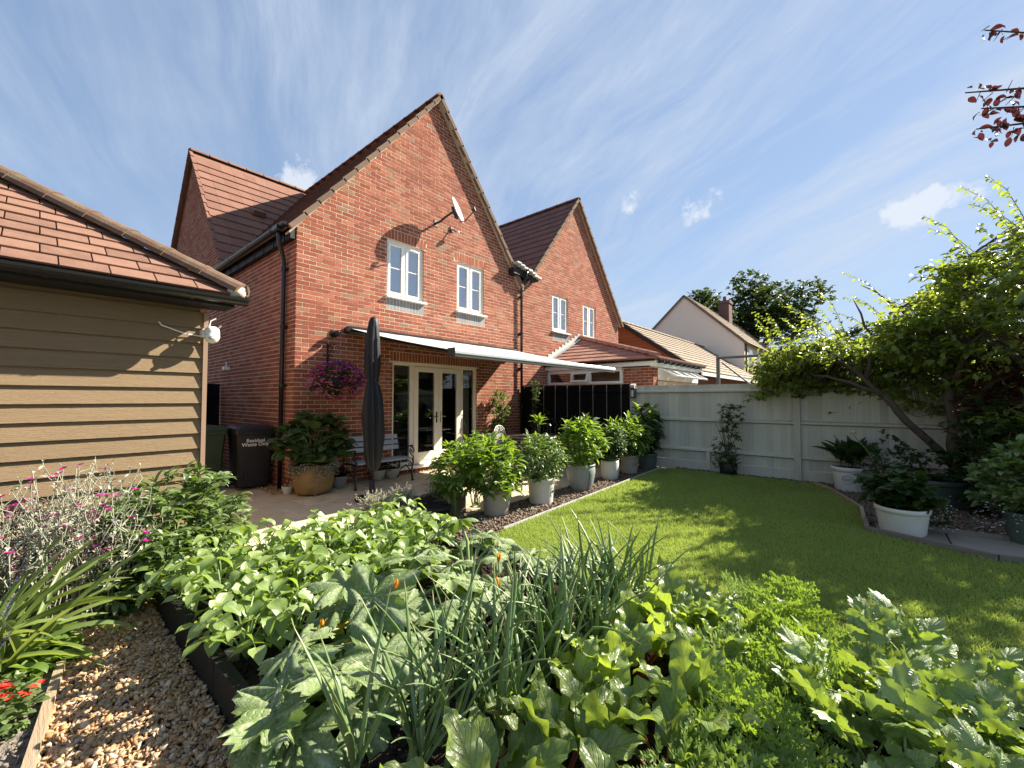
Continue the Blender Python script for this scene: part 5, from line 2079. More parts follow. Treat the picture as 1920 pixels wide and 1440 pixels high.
# ------------------------------------------------------------------ pots
def pot(name, loc, r, h, mat, label, style='bucket', sx=1.0, sy=1.0, mark=False, group=None):
    t = thing(name, loc, label, 'planter', group)
    g = Geo()
    if style == 'bucket':
        prof = [(.80 * r, 0), (.82 * r, .01), (.94 * r, h * .80), (.95 * r, h * .82), (r, h * .83), (1.01 * r, h * .99), (.99 * r, h), (.93 * r, h), (.92 * r, h * .93), (.001, h * .92)]
    elif style == 'urn':
        prof = [(.62 * r, 0), (.65 * r, .01), (.86 * r, h * .3), (.99 * r, h * .65), (r, h * .80), (.96 * r, h * .88), (.93 * r, h * .92), (1.0 * r, h * .94), (1.0 * r, h), (.92 * r, h), (.9 * r, h * .93), (.001, h * .92)]
    elif style == 'bowl':
        prof = [(.5 * r, 0), (.55 * r, .01), (.85 * r, h * .45), (.98 * r, h * .9), (r, h), (.93 * r, h), (.9 * r, h * .9), (.001, h * .88)]
    else:
        prof = [(.80 * r, 0), (.86 * r, .02), (.97 * r, h * .3), (1.0 * r, h * .6), (.99 * r, h * .92), (.97 * r, h), (.88 * r, h), (.87 * r, h * .93), (.001, h * .92)]
    g.lathe(prof, loc, 32, sx, sy)
    part('pot', g, mat, t, smooth=True)
    g = Geo()
    g.lathe([(.001, h * .935), (.90 * r, h * .93)], loc, 24, sx, sy)
    part('compost', g, 'soil', t)
    if mark:
        g = Geo()
        a0 = mark
        d = Vector((math.cos(a0), math.sin(a0), 0))
        s = Vector((-d.y, d.x, 0))
        up = (Vector((0, 0, 1)) + d * .16).normalized()
        c = Vector(loc) + d * (.895 * r + .004) + Vector((0, 0, h * .5))
        ringp = [c + s * (.062 * math.cos(k * .2618)) + up * (.062 * math.sin(k * .2618)) for k in range(25)]
        g.tube([p + d * (-.02 * ((p - c).dot(s) / .062) ** 2 * .062 / r * .9) for p in ringp], .0035, 5, caps=False)
        for k in (-.03, -.01, .01, .03):
            g.tube([c + s * k - up * .022, c + s * (k + .008) + up * .02], .004, 5)
        part('emblem', g, 'pot_mark', t)
    return t
# ------------------------------------------------------------------ buildings beyond the fence
cg = thing('clad_garage', (15, -.9, 0), 'brown boarded outbuilding with a buff tiled roof beyond the extension', 'outbuilding')
cx0, cx1, ca, cz, ce_, ch_ = 13.0, 24.0, .46, 4.62, -2.35, 2.66
w = Geo()
w.add([(cx0, ce_, 0), (cx0, 3.3, 0), (cx0, 3.3, 2.66), (cx0, ca, cz), (cx0, ce_, ch_), (cx1, ce_, 0), (cx1, ce_, ch_)], [(0, 4, 3, 2, 1), (0, 5, 6, 4)])
cw = part('wall', w, 'clad_brown', cg)
z = 0.4
while z < cz - .2:
    ya = ce_ + max(0, (z + .15 - ch_)) / (cz - ch_) * (ca - ce_)
    yb2 = 3.27 - max(0, (z + .15 - ch_)) / (cz - ch_) * (3.27 - ca)
    if yb2 - ya > .15:
        g = Geo()
        g.add([(cx0 - .03, ya, z), (cx0 - .03, yb2, z), (cx0 - .006, yb2, z + .15), (cx0 - .006, ya, z + .15), (cx0, ya, z), (cx0, yb2, z)], [(0, 3, 2, 1), (0, 1, 5, 4)])
        part('board', g, 'clad_brown', cw)
    z += .15
pc_ = math.atan2(cz - ch_, ca - ce_)
S_ = Vector((0, math.cos(pc_), math.sin(pc_)))
N_ = Vector((0, -math.sin(pc_), math.cos(pc_)))
O_ = Vector((cx0 - .12, ce_, ch_ + .05)) - S_ * .35
rg = Geo()
rg.add([O_, O_ + Vector((cx1 - cx0, 0, 0)), (cx1, ca, cz + .06), (cx0 - .12, ca, cz + .06), (cx0 - .12, 3.6, 2.55), (cx1, 3.6, 2.55)], [(0, 1, 2, 3), (3, 2, 5, 4)])
cr = part('roof', rg, 'tile_buff', cg)
slope_tiles(cr, O_ + N_ * .02, (1, 0, 0), S_, N_, cx1 - cx0, (ca - ce_) / math.cos(pc_) + .4, .30, .30, 'tile_buff', single=False)
ridge_tiles(cr, (cx0 - .15, ca, cz + .05), (cx1, ca, cz + .05), .11, 'tile_buff', .45)
bg_ = Geo()
bg_.beam(O_ + Vector((-.01, 0, -.06)), Vector((cx0 - .13, ca, cz)), .04, .16)
bg_.beam((cx0 - .13, 3.6, 2.5), (cx0 - .13, ca, cz), .04, .16)
part('bargeboard', bg_, 'black_matt', cr)
g = Geo()
g.box(cx0 - .1, cx1, O_.y - .06, O_.y - .02, O_.z - .14, O_.z - .01)
part('fascia', g, 'upvc', cg)

ch = thing('rendered_house', (28, 2, 0), 'cream rendered house with a plain gable and red chimney behind the outbuilding', 'house')
hx, hap, hz, hfe, hfz = 24.0, 1.52, 8.0, -1.80, 4.85
hbk = 2 * hap - hfe
w = Geo()
w.add([(hx, hfe, 0), (hx, hbk, 0), (hx, hbk, hfz), (hx, hap, hz), (hx, hfe, hfz)], [(0, 4, 3, 2, 1)])
part('gable_wall', w, 'render_wall', ch)
w = Geo()
w.add([(hx, hfe, 0), (hx + 14, hfe, 0), (hx + 14, hfe, hfz), (hx, hfe, hfz)], [(0, 1, 2, 3)])
fwl = part('front_wall', w, 'render_cream', ch)
ph_ = math.atan2(hz - hfz, hap - hfe)
S_ = Vector((0, math.cos(ph_), math.sin(ph_)))
N_ = Vector((0, -math.sin(ph_), math.cos(ph_)))
O_ = Vector((hx - .08, hfe, hfz + .05)) - S_ * .3
rg = Geo()
rg.add([O_, O_ + Vector((14, 0, 0)), (hx + 14, hap, hz + .05), (hx - .08, hap, hz + .05), (hx - .08, hbk + .3, hfz - .2), (hx + 14, hbk + .3, hfz - .2)], [(0, 1, 2, 3), (3, 2, 5, 4)])
hr = part('roof', rg, 'tile_buff', ch)
slope_tiles(hr, O_ + N_ * .02, (1, 0, 0), S_, N_, 14, (hap - hfe) / math.cos(ph_) + .3, .35, .34, 'tile_buff', single=False)
g = Geo()
g.beam(O_ + Vector((-.01, 0, -.05)), (hx - .09, hap, hz), .03, .12)
g.beam((hx - .09, hbk + .3, hfz - .25), (hx - .09, hap, hz), .03, .12)
part('verge', g, 'verge', hr)
ck = Geo()
kx, ky = 30.2, .75
ck.box(kx, kx + .9, ky - .35, ky + .35, 6.6, 8.5)
ck.box(kx - .06, kx + .96, ky - .41, ky + .41, 8.5, 8.7)
ck.lathe([(.13, 0), (.11, .35)], (kx + .3, ky, 8.7), 10)
part('chimney', ck, 'roof_tile_dark', hr)
for x in (25.1, 27.4, 29.6):
    g = Geo()
    g.box(x, x + .9, hfe - .03, hfe + .02, 3.3, 4.5)
    wd = part('window', g, 'upvc', ch)
    for a in (x + .07, x + .48):
        p = Geo()
        p.box(a, a + .35, hfe - .04, hfe - .032, 3.4, 4.42)
        part('pane', p, 'pane', wd)
    s = Geo()
    s.box(x - .08, x + .98, hfe - .1, hfe, 3.18, 3.29)
    part('sill', s, 'verge', wd)
g = Geo()
g.tube([(hx + .05, hfe - .08, hfz - .1), (hx + .05, hfe - .08, 0)], .05, 8)
part('downpipe', g, 'iron', ch)

sf = thing('swing_frame', (9, -4.6, 0), 'dark steel climbing bar frame standing beyond the grey fence', 'play frame')
g = Geo()
g.tube([(9.2, -4.12, 2.62), (9.2, -6.4, 2.62)], .035, 8)
part('crossbar', g, 'steel_frame', sf)
g = Geo()
g.box(9.16, 9.24, -4.2, -4.12, 0, 2.6)
part('post', g, 'steel_frame', sf)
g = Geo()
g.beam((9.2, -4.25, 2.5), (9.2, -5.35, 1.5), .04, .04)
part('brace', g, 'steel_frame', sf)
g = Geo()
g.box(9.16, 9.24, -6.4, -6.32, 0, 2.6)
part('post', g, 'steel_frame', sf)
sh = thing('garden_shed', (16, -5.4, 0), 'low blue shed roof just showing over the fence', 'shed')
g = Geo()
g.box(15, 17.4, -7.2, -4.4, 0, 2.1)
part('wall', g, 'shed_blue', sh)
g = Geo()
g.add([(14.9, -7.3, 2.1), (17.5, -7.3, 2.1), (17.5, -5.8, 2.45), (14.9, -5.8, 2.45), (17.5, -4.3, 2.1), (14.9, -4.3, 2.1)], [(0, 1, 2, 3), (3, 2, 4, 5)])
part('roof', g, 'shed_blue', sh)
# ------------------------------------------------------------------ grass and gravel
def inside(poly, P):
    x, y = P[:, 0], P[:, 1]
    res = np.zeros(len(P), bool)
    n = len(poly)
    for i in range(n):
        (x0, y0), (x1, y1) = poly[i], poly[(i + 1) % n]
        c = ((y0 > y) != (y1 > y)) & (x < (x1 - x0) * (y - y0) / (y1 - y0 + 1e-12) + x0)
        res ^= c
    return res


def grass_blades(poly, dens_near, hmin, hmax, z):
    xs, ys = [p[0] for p in poly], [p[1] for p in poly]
    A = (max(xs) - min(xs)) * (max(ys) - min(ys))
    P = rng.uniform((min(xs), min(ys)), (max(xs), max(ys)), (int(A * dens_near), 2))
    P = P[inside(poly, P)]
    d = np.hypot(P[:, 0] - CAM.x, P[:, 1] - CAM.y)
    P = P[rng.random(len(P)) < np.clip(4.2 / d, .35, 1)]
    n = len(P)
    d = np.hypot(P[:, 0] - CAM.x, P[:, 1] - CAM.y)
    a = rng.uniform(0, 2 * np.pi, n)
    h = rng.uniform(hmin, hmax, n)
    w = .0028 * np.clip(d / 3.2, .8, 2.2)
    lean = rng.uniform(.15, .9, n) * h
    b = a + rng.uniform(-1, 1, n)
    bx, by = np.cos(a) * w, np.sin(a) * w
    V = np.zeros((n, 3, 3))
    V[:, 0] = np.stack([P[:, 0] - bx, P[:, 1] - by, np.full(n, z)], 1)
    V[:, 1] = np.stack([P[:, 0] + bx, P[:, 1] + by, np.full(n, z)], 1)
    V[:, 2] = np.stack([P[:, 0] + np.cos(b) * lean, P[:, 1] + np.sin(b) * lean, z + h], 1)
    return V.reshape(-1, 3), np.arange(n * 3).reshape(-1, 3)


V, F = grass_blades(LAWN, 7500, .018, .042, LZ - .003)
gro_ = link('grass', fast_mesh('grass', V, F, np.zeros((len(V), 3)), smooth=False), 'blade')
tag(gro_, 'closely mown green grass of the lawn', 'grass', kind='stuff')

t = (1 + 5 ** .5) / 2
ICO = np.array([(-1, t, 0), (1, t, 0), (-1, -t, 0), (1, -t, 0), (0, -1, t), (0, 1, t), (0, -1, -t), (0, 1, -t), (t, 0, -1), (t, 0, 1), (-t, 0, -1), (-t, 0, 1)], float)
ICO /= np.linalg.norm(ICO[0])
ICF = np.array([(0, 11, 5), (0, 5, 1), (0, 1, 7), (0, 7, 10), (0, 10, 11), (1, 5, 9), (5, 11, 4), (11, 10, 2), (10, 7, 6), (7, 1, 8),
                (3, 9, 4), (3, 4, 2), (3, 2, 6), (3, 6, 8), (3, 8, 9), (4, 9, 5), (2, 4, 11), (6, 2, 10), (8, 6, 7), (9, 8, 1)])


def gravel(name, polys, dens, size, z, mat, label, layers=1, lift=.006):
    P = []
    for poly in polys:
        xs, ys = [p[0] for p in poly], [p[1] for p in poly]
        A = (max(xs) - min(xs)) * (max(ys) - min(ys))
        Q = rng.uniform((min(xs), min(ys)), (max(xs), max(ys)), (int(A * dens), 2))
        P.append(Q[inside(poly, Q)])
    P = np.concatenate(P)
    n = len(P)
    s = size * np.clip(rng.lognormal(0, .33, n), .5, 1.9)
    S = np.stack([s * rng.uniform(.9, 1.6, n), s * rng.uniform(.65, 1.1, n), s * rng.uniform(.25, .5, n)], 1)
    q = rng.normal(size=(n, 4))
    q[:, 1:3] *= .45
    q /= np.linalg.norm(q, axis=1)[:, None]
    w, x, y, zz = q.T
    Rm = np.stack([np.stack([1 - 2 * (y * y + zz * zz), 2 * (x * y - zz * w), 2 * (x * zz + y * w)], 1),
                   np.stack([2 * (x * y + zz * w), 1 - 2 * (x * x + zz * zz), 2 * (y * zz - x * w)], 1),
                   np.stack([2 * (x * zz - y * w), 2 * (y * zz + x * w), 1 - 2 * (x * x + y * y)], 1)], 1)
    L = ICO[None] * S[:, None, :] * (1 + rng.uniform(-.34, .3, (n, 12, 1)))
    V = np.einsum('nij,nvj->nvi', Rm, L)
    V[:, :, 0] += P[:, 0:1]
    V[:, :, 1] += P[:, 1:2]
    V[:, :, 2] += z + S[:, 2:3] * .4 + rng.uniform(0, lift * layers, (n, 1))
    F = (ICF[None] + (np.arange(n) * 12)[:, None, None]).reshape(-1, 3)
    o = link(name, fast_mesh(name, V.reshape(-1, 3), F, smooth=False), mat)
    tag(o, label, 'gravel', kind='stuff')


gravel('gravel', [[(-2.735, -3.9), (-2.61, -3.35), (BX0 - .03, -3.35), (BX0 - .03, -6.4), (-3.1, -6.4), (-2.86, -4.83)]], 9000, .0105, .088, 'pebble', 'golden flint gravel filling the path beside the raised bed', 2, .012)
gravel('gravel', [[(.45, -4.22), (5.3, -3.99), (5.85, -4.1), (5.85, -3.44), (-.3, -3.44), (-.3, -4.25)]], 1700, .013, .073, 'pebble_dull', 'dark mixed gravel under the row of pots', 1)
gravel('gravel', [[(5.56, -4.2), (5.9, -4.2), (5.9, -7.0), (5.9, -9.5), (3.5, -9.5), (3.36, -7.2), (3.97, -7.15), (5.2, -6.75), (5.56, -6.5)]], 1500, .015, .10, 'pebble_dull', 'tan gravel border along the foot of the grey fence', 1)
gravel('gravel', [[(-.3, .02), (-.02, .02), (-.02, .9), (-.3, .9)], [(1.9, -.12), (4.3, -.12), (4.3, -.02), (1.9, -.02)]], 1600, .014, .0, 'pebble', 'pale gravel along the foot of the house wall', 1)
gravel('soil_crumbs', [[(-3.2, -5.5), (-2.88, -4.9), (-2.74, -3.9), (-2.62, -3.4), (-3.6, -3.4)]], 1500, .009, .115, 'soil_dry', 'dry grey crumbs of soil in the flower border', 1)
gravel('soil_crumbs', [[(BX0 + .04, BY0), (BX1 - .04, BY0), (BX1 - .04, -8), (BX0 + .04, -8)]], 900, .010, BZ - .03, 'soil', 'dark crumbs of soil in the raised bed', 1)
# ------------------------------------------------------------------ vegetables in the raised bed
pr = random.Random(21)
U = pr.uniform


def combine(parts):
    Vs, Fs, Us, k = [], [], [], 0
    for V, F, UV in parts:
        Vs.append(V)
        Fs.append(F + k)
        Us.append(UV)
        k += len(V)
    return np.concatenate(Vs), np.concatenate(Fs), np.concatenate(Us)


def xf(t, A, loc):
    return t[0] @ np.asarray(A).T + np.asarray(loc), t[1], t[2]


def tube_t(pts, rad, n=5):
    g = Geo()
    g.tube(pts, rad, n, caps=False)
    V = np.array(g.v)
    uv = np.zeros((len(V), 3))
    uv[:, 0] = np.repeat(np.linspace(0, 1, len(pts)), n)
    return V, np.array(g.f), uv


# --- runner bean leaf: three heart-shaped leaflets
def heart(w, seed, L=1.0, bend=.7):
    def wf(t):
        return w * (math.sin(math.pi * min(1, t ** .62 * 1.0)) ** .9) * (1 - .25 * t) + 1e-4
    return leaf_grid(7, 4, wf, L=L, bend=bend + .2 * math.sin(seed), fold=.16, ruffle=.035, rf=1.6, phase=seed)


BEAN = []
for s in range(5):
    parts_ = []
    lt = heart(.40, s * 1.7, bend=.5 + .25 * (s % 3))
    for az, el, off in ((R(90), -.1, .35), (R(200), -.35, .08), (R(-20), -.35, .08)):
        A = aim(az, el + .12 * math.sin(s * 3 + az), .2 * math.sin(s + az * 2), U(.88, 1.05))
        base = (math.cos(az) * .03, off if az == R(90) else .02, 0)
        parts_.append(xf(lt, A, base))
    parts_.append(tube_t([(0, -.02, -.02), (0, .18, .0), (0, .36, 0)], .012, 4))
    BEAN.append(tmesh('bean_leaf', combine(parts_), 'leaf_bean'))


def bean_plant(x, y, h, nl):
    t = thing('bean_plant', (x, y, BZ - .02), 'leafy green bean plant in the rows between patio and courgettes', 'bean plant', 'bean plants in the raised bed')
    g = Geo()
    z0 = BZ - .03
    for i in range(nl):
        az = i * 2.4 + U(-.4, .4)
        f = (i + .5) / nl
        zz = z0 + h * (.35 + .65 * f) + U(-.03, .03)
        r = .16 * (1 - .45 * f) + U(0, .05)
        p = (x + r * math.cos(az), y + r * math.sin(az), zz)
        g.tube([(x, y, z0 + h * .2 * f), (x + r * .35 * math.cos(az), y + r * .35 * math.sin(az), z0 + h * (.2 + .55 * f)), p], [.005, .004, .003], 4, caps=False)
        A = aim(az, U(-.35, .35), U(-.35, .35), U(.085, .125))
        place('leaf', BEAN[pr.randrange(5)], None, t, m4(A, p))
    part('stem', g, 'stalk', t)


for row, y in enumerate((-3.80, -4.10, -4.38, -4.66, -4.94)):
    k = 0
    x = -2.20 + .1 * (row % 2)
    while x < -.45:
        if not (row == 3 and x > -.9 or row == 4 and x > -1.75):
            bean_plant(x + U(-.05, .05), y + U(-.06, .06), U(.24, .38) * (1.0 if row < 3 else .9), 13)
        x += .235

# --- courgettes
COUR = []
for s in range(6):
    COUR.append(tmesh('courgette_leaf', palm_leaf(10, 100, 5, U(.36, .55), 7, U(.16, .24), cup=U(.05, .3), ripple=U(.05, .09), seed=s, droop=U(.15, .5)), 'leaf_courgette'))
lobe5 = leaf_grid(6, 2, lance(.16, .35), L=1, bend=-.9, fold=.35)
FLOWER = tmesh('courgette_flower', combine([xf(lobe5, aim(k * 1.2566, 1.0), (0, 0, 0)) for k in range(5)]), 'petal_orange')


def courgette(x, y, leaves, label, flowers=(), fruits=()):
    t = thing('courgette_plant', (x, y, BZ - .02), label, 'courgette plant')
    z0 = BZ - .02
    for az, r, zz, s, pitch in leaves:
        p = Vector((x + r * math.cos(az), y + r * math.sin(az), zz))
        A = aim(az + U(-.25, .25), pitch, U(-.25, .25), s)
        lf = place('leaf', COUR[pr.randrange(6)], None, t, m4(A, p))
        g = Geo()
        m_ = Vector((x + r * .35 * math.cos(az), y + r * .35 * math.sin(az), z0 + (zz - z0) * .72))
        g.tube([(x + .03 * math.cos(az), y + .03 * math.sin(az), z0), m_, p], [.013, .011, .008], 7, caps=False)
        part('stalk', g, 'stalk', lf, smooth=True)
    for fx, fy, fz, s in flowers:
        place('flower', FLOWER, None, t, Matrix.Translation((fx, fy, fz)) @ Euler((U(-.4, .4), U(-.4, .4), U(0, 6))).to_matrix().to_4x4() @ Matrix.Scale(s, 4))
        g = Geo()
        g.tube([(fx, fy, fz + .01), (fx + U(-.02, .02), fy, fz - .08), (x, y, z0)], .006, 5)
        part('flower_stalk', g, 'stalk', t)
    for a, b, rr_ in fruits:
        a, b = Vector(a), Vector(b)
        g = Geo()
        pts = [a.lerp(b, k / 6) + Vector((0, 0, .015 * math.sin(math.pi * k / 6))) for k in range(7)]
        g.tube(pts, [rr_ * q for q in (.35, .8, 1, 1.05, 1.05, .95, .5)], 10)
        part('fruit', g, 'fruit_yellow', t, smooth=True)


ring = lambda n, r0, r1, z0_, z1_, s0, s1, ph=0.0, p0=-.5, p1=.25: [(ph + i * 2.399 + U(-.15, .15), U(r0, r1), U(z0_, z1_), U(s0, s1), U(p0, p1)) for i in range(n)]
courgette(-1.62, -5.32, ring(10, .12, .34, .42, .58, .17, .24, .2) + [(R(200), .17, .56, .28, -.75), (R(230), .42, .44, .25, -.4), (R(185), .52, .42, .24, -.45), (R(250), .40, .36, .22, -.6)],
          'broad silver-marbled courgette plant with yellow fruit spilling over the path side of the bed',
          [(-1.70, -5.45, .58, .06), (-1.98, -5.28, .44, .055)], [((-1.95, -5.30, .42), (-1.80, -5.24, .41), .022), ((-1.98, -5.40, .36), (-1.84, -5.34, .37), .02), ((-1.50, -5.60, .38), (-1.40, -5.56, .38), .026)])
courgette(-2.02, -5.52, ring(6, .10, .24, .36, .46, .16, .22, 1.0) + [(R(170), .22, .40, .24, -.5), (R(215), .28, .34, .24, -.55), (R(265), .24, .32, .2, -.5), (R(150), .20, .42, .22, -.6), (R(190), .30, .36, .23, -.7), (R(120), .22, .44, .2, -.4)],
          'low silver-veined courgette plant leaning over the dark sleeper edge')
courgette(-.92, -5.18, ring(9, .10, .30, .40, .56, .13, .19, .5) + [(R(75), .18, .66, .15, -.4), (R(110), .24, .60, .15, -.5)],
          'smaller courgette plant with orange trumpet flowers behind the onion row',
          [(-.96, -5.46, .50, .075), (-1.12, -5.62, .45, .065), (-.82, -5.34, .44, .06)])
courgette(-1.22, -5.52, ring(9, .08, .28, .36, .5, .12, .18, 1.4), 'middle courgette plant with small leaves between the two broad ones')
courgette(-.60, -5.55, ring(8, .08, .24, .36, .50, .12, .17, 2.0), 'young pale courgette plant beside the lawn edge of the bed')

# --- onions
ONION = []
for s in range(8):
    bend = (.25, .5, .15, .9, .35, 1.3, .3, .7)[s]
    kink = s in (3, 5)
    pts = []
    p = Vector((0, 0, 0))
    a = 0.0
    for i in range(10):
        pts.append(p.copy())
        a += bend / 9 * (1.0 if not kink else (.3 if i < 5 else (3.2 if i == 5 else 1.0)))
        p += Vector((0, math.sin(a), math.cos(a))) / 9
    rad = [.008, .0095, .010, .0098, .0094, .0086, .0074, .006, .004, .001]
    V, F, UV = tube_t(pts, rad, 7)
    ONION.append(tmesh('onion_leaf', (V, F, UV), 'leaf_onion'))


def onion(x, y, n, h, lab, grp):
    t = thing('onion_plant', (x, y, BZ - .02), lab, 'onion plant', grp)
    z0 = BZ - .035
    g = Geo()
    g.lathe([(.004, -.01), (.02, .0), (.024, .02), (.015, .045), (.011, .09), (.001, .10)], (x, y, z0 - .015), 10)
    part('bulb', g, 'stalk', t, smooth=True)
    for i in range(n):
        az = i * 2.6 + U(-.6, .6)
        lean = U(.05, .5)
        L = h * U(.72, 1.12)
        M = Matrix.Translation((x + .008 * math.cos(az), y + .008 * math.sin(az), z0 + .06)) @ Matrix.Rotation(az, 4, 'Z') @ Matrix.Rotation(-lean, 4, 'X') @ Matrix.Diagonal((1.0, L, L, 1))
        place('leaf', ONION[pr.randrange(8)], None, t, M)


for i in range(13):
    onion(-2.14 + i * .135 + U(-.03, .03), -5.93 + U(-.05, .05) - .012 * i, 9, U(.48, .62) + (.05 if i > 8 else 0), 'tall blue-green onion in the row next to the courgettes', 'onions beside the courgettes')
for i in range(9):
    onion(-1.75 + i * .15 + U(-.03, .03), -6.20 + U(-.04, .04), 8, U(.42, .58), 'leaning onion in the row next to the beetroot', 'onions beside the beetroot')

for i in range(9):
    onion(-2.05 + i * .17 + U(-.03, .03), -6.07 + U(-.03, .03), 8, U(.34, .5), 'shorter onion between the two main onion rows', 'onions between the main onion rows')

# --- beetroot
BEET = []
for s in range(6):
    wf = (lambda k: (lambda t: .26 * (math.sin(math.pi * min(1, .06 + t ** .85 * .98)) ** .75) * (1 + .05 * math.sin(19 * t + k)) + 1e-4))(s)
    BEET.append(tmesh('beet_leaf', leaf_grid(14, 8, wf, L=1, bend=(.5, .9, .2, 1.2, .7, -.2)[s], fold=U(-.05, .15), ruffle=.06, rf=3.3, phase=s * 1.3, twist=U(-.4, .4)), 'leaf_beet'))


def beet(x, y, n, size):
    t = thing('beetroot_plant', (x, y, BZ - .02), 'crinkled beetroot with red stalks between the onions and carrots', 'beetroot', 'beetroot in the raised bed')
    z0 = BZ - .03
    g = Geo()
    g.lathe([(.001, -.01), (.03, .0), (.036, .02), (.02, .05), (.001, .06)], (x, y, z0), 12)
    part('root', g, 'stalk_beet', t, smooth=True)
    for i in range(n):
        az = i * 2.4 + U(-.4, .4)
        el = U(.55, 1.35)
        st = U(.08, .16)
        d = Vector((math.cos(az) * math.cos(el), math.sin(az) * math.cos(el), math.sin(el)))
        p = Vector((x, y, z0 + .03)) + d * st
        A = aim(az, el, U(-.5, .5), size * U(.8, 1.2))
        lf = place('leaf', BEET[pr.randrange(6)], None, t, m4(A, p))
        g = Geo()
        q = p + d * size * .5 * .6
        g.tube([(x, y, z0 + .02), Vector((x, y, z0 + .02)).lerp(p, .5) + Vector((0, 0, .01)), p], [.007, .006, .0045], 6, caps=False)
        part('stalk', g, 'stalk_beet', lf, smooth=True)


for i in range(7):
    beet(-2.02 + i * .245 + U(-.04, .04), -6.47 + U(-.05, .05), 8, U(.21, .26))
for i in range(7):
    beet(-1.92 + i * .22 + U(-.04, .04), -6.31 + U(-.04, .04), 7, U(.13, .18))
for i in range(6):
    beet(-1.80 + i * .24 + U(-.04, .04), -6.74 + U(-.04, .04), 7, U(.17, .22))

# --- carrots: ferny fronds
def frond(seed):
    r = random.Random(seed)
    parts_ = []
    dia = (np.array([(0, 0, 0), (.5, .45, .05), (0, 1, 0), (-.5, .45, .05)], float), np.array([(0, 1, 2, 3)]), np.zeros((4, 3)))
    pts = []
    a, p = 0.0, Vector((0, 0, 0))
    for i in range(9):
        pts.append(p.copy())
        a += .13
        p += Vector((0, math.cos(a - .2), -math.sin(a - .2))) / 8
    parts_.append(tube_t(pts, [.010 * (1 - .08 * i) for i in range(9)], 4))
    for i in range(3, 9):
        P = pts[i]
        ln = .34 * (1 - .55 * abs((i - 4) / 5)) * (1.0 if i < 8 else .7)
        for s in (-1, 1):
            for k in range(1, 6):
                q = P + Vector((s * ln * k / 5, .10 * k / 5 + .02, .02 * math.sin(k)))
                for m in (-1, 0, 1):
                    A = aim(R(90) - s * R(52) + m * R(48) + r.uniform(-.2, .2), r.uniform(-.3, .4), r.uniform(-.5, .5), .085 * (1.15 - .1 * k), .034)
                    parts_.append(xf(dia, A, q))
    for m in (-1, 0, 1):
        parts_.append(xf(dia, aim(R(90) + m * .5, 0, 0, .12, .04), pts[-1]))
    return combine(parts_)


CAR = [tmesh('carrot_frond', frond(s), 'leaf_carrot') for s in range(4)]


def carrot(x, y, n, h):
    t = thing('carrot_plant', (x, y, BZ - .02), 'feathery carrot top between the beetroot and parsnips', 'carrot', 'carrots in the raised bed')
    for i in range(n):
        az = i * 2.4 + U(-.5, .5)
        A = aim(az, U(.75, 1.4), U(-.4, .4), h * U(.8, 1.15))
        place('leaf', CAR[pr.randrange(4)], None, t, m4(A, (x, y, BZ - .03)))


for i in range(12):
    carrot(-1.72 + i * .125 + U(-.03, .03), -6.93 + U(-.05, .05), 7, U(.26, .34))
for i in range(9):
    carrot(-1.25 + i * .125 + U(-.03, .03), -6.80 + U(-.05, .05), 7, U(.24, .32))

# --- parsnips / celery-like compound leaves
def compound(seed):
    r = random.Random(seed)
    parts_ = []
    pts, a, p = [], 0.0, Vector((0, 0, 0))
    for i in range(9):
        pts.append(p.copy())
        a += .085
        p += Vector((0, math.cos(a), -math.sin(a))) / 8
    parts_.append(tube_t(pts, [.016 * (1 - .085 * i) for i in range(9)], 6))
    def wf(k):
        return lambda t: .36 * (math.sin(math.pi * min(1, .05 + t ** .8 * .97)) ** .8) * (1 - .34 * ((t * 5.0 + k) % 1)) + 1e-4
    lf = [leaf_grid(20, 4, wf(k * .3), L=1, bend=r.uniform(.1, 1.1), fold=r.uniform(.05, .3), ruffle=.05, rf=2.2, phase=k + seed) for k in range(3)]
    term = palm_leaf(5, 54, 3, .5, 8, .26, cup=r.uniform(-.1, .3), ripple=.07, seed=seed * 9, notch=.8, droop=r.uniform(.1, .6))
    term = (term[0], term[1], np.stack([term[2][:, 0], term[2][:, 1], term[2][:, 2] * 0], 1))
    for i, sz in ((2, .17), (4, .23), (6, .25), (7, .22), (8, .19)):
        P = pts[i]
        if i < 8:
            for s in (-1, 1):
                A = aim(R(90) - s * R(r.uniform(48, 75)), r.uniform(-.4, .35), r.uniform(-.5, .5), sz * r.uniform(.85, 1.1))
                parts_.append(xf(lf[r.randrange(3)], A, P))
        else:
            parts_.append(xf(term, aim(R(90), r.uniform(-.5, .0), r.uniform(-.3, .3), sz), P))
    return combine(parts_)


PAR = [tmesh('parsnip_leaf', compound(s), 'leaf_parsnip') for s in range(6)]


def parsnip(x, y, n, h, lab='broad glossy parsnip foliage between the carrots and the bed end'):
    t = thing('parsnip_plant', (x, y, BZ - .02), lab, 'parsnip', 'parsnips in the raised bed')
    for i in range(n):
        az = i * 2.4 + U(-.5, .5)
        A = aim(az, U(.55, 1.4), U(-.5, .5), h * U(.8, 1.2))
        place('leaf', PAR[pr.randrange(6)], None, t, m4(A, (x, y, BZ - .03)))


for x, y, h in ((-1.52, -7.20, .38), (-1.28, -7.30, .42), (-1.05, -7.18, .40), (-.82, -7.30, .42), (-.60, -7.20, .42), (-.50, -7.45, .44), (-.78, -7.55, .40), (-1.05, -7.50, .40), (-1.30, -7.58, .36), (-.48, -7.75, .38), (-.75, -7.85, .36), (-1.0, -7.8, .36)):
    parsnip(x + U(-.03, .03), y + U(-.03, .03), 11, h * .86)
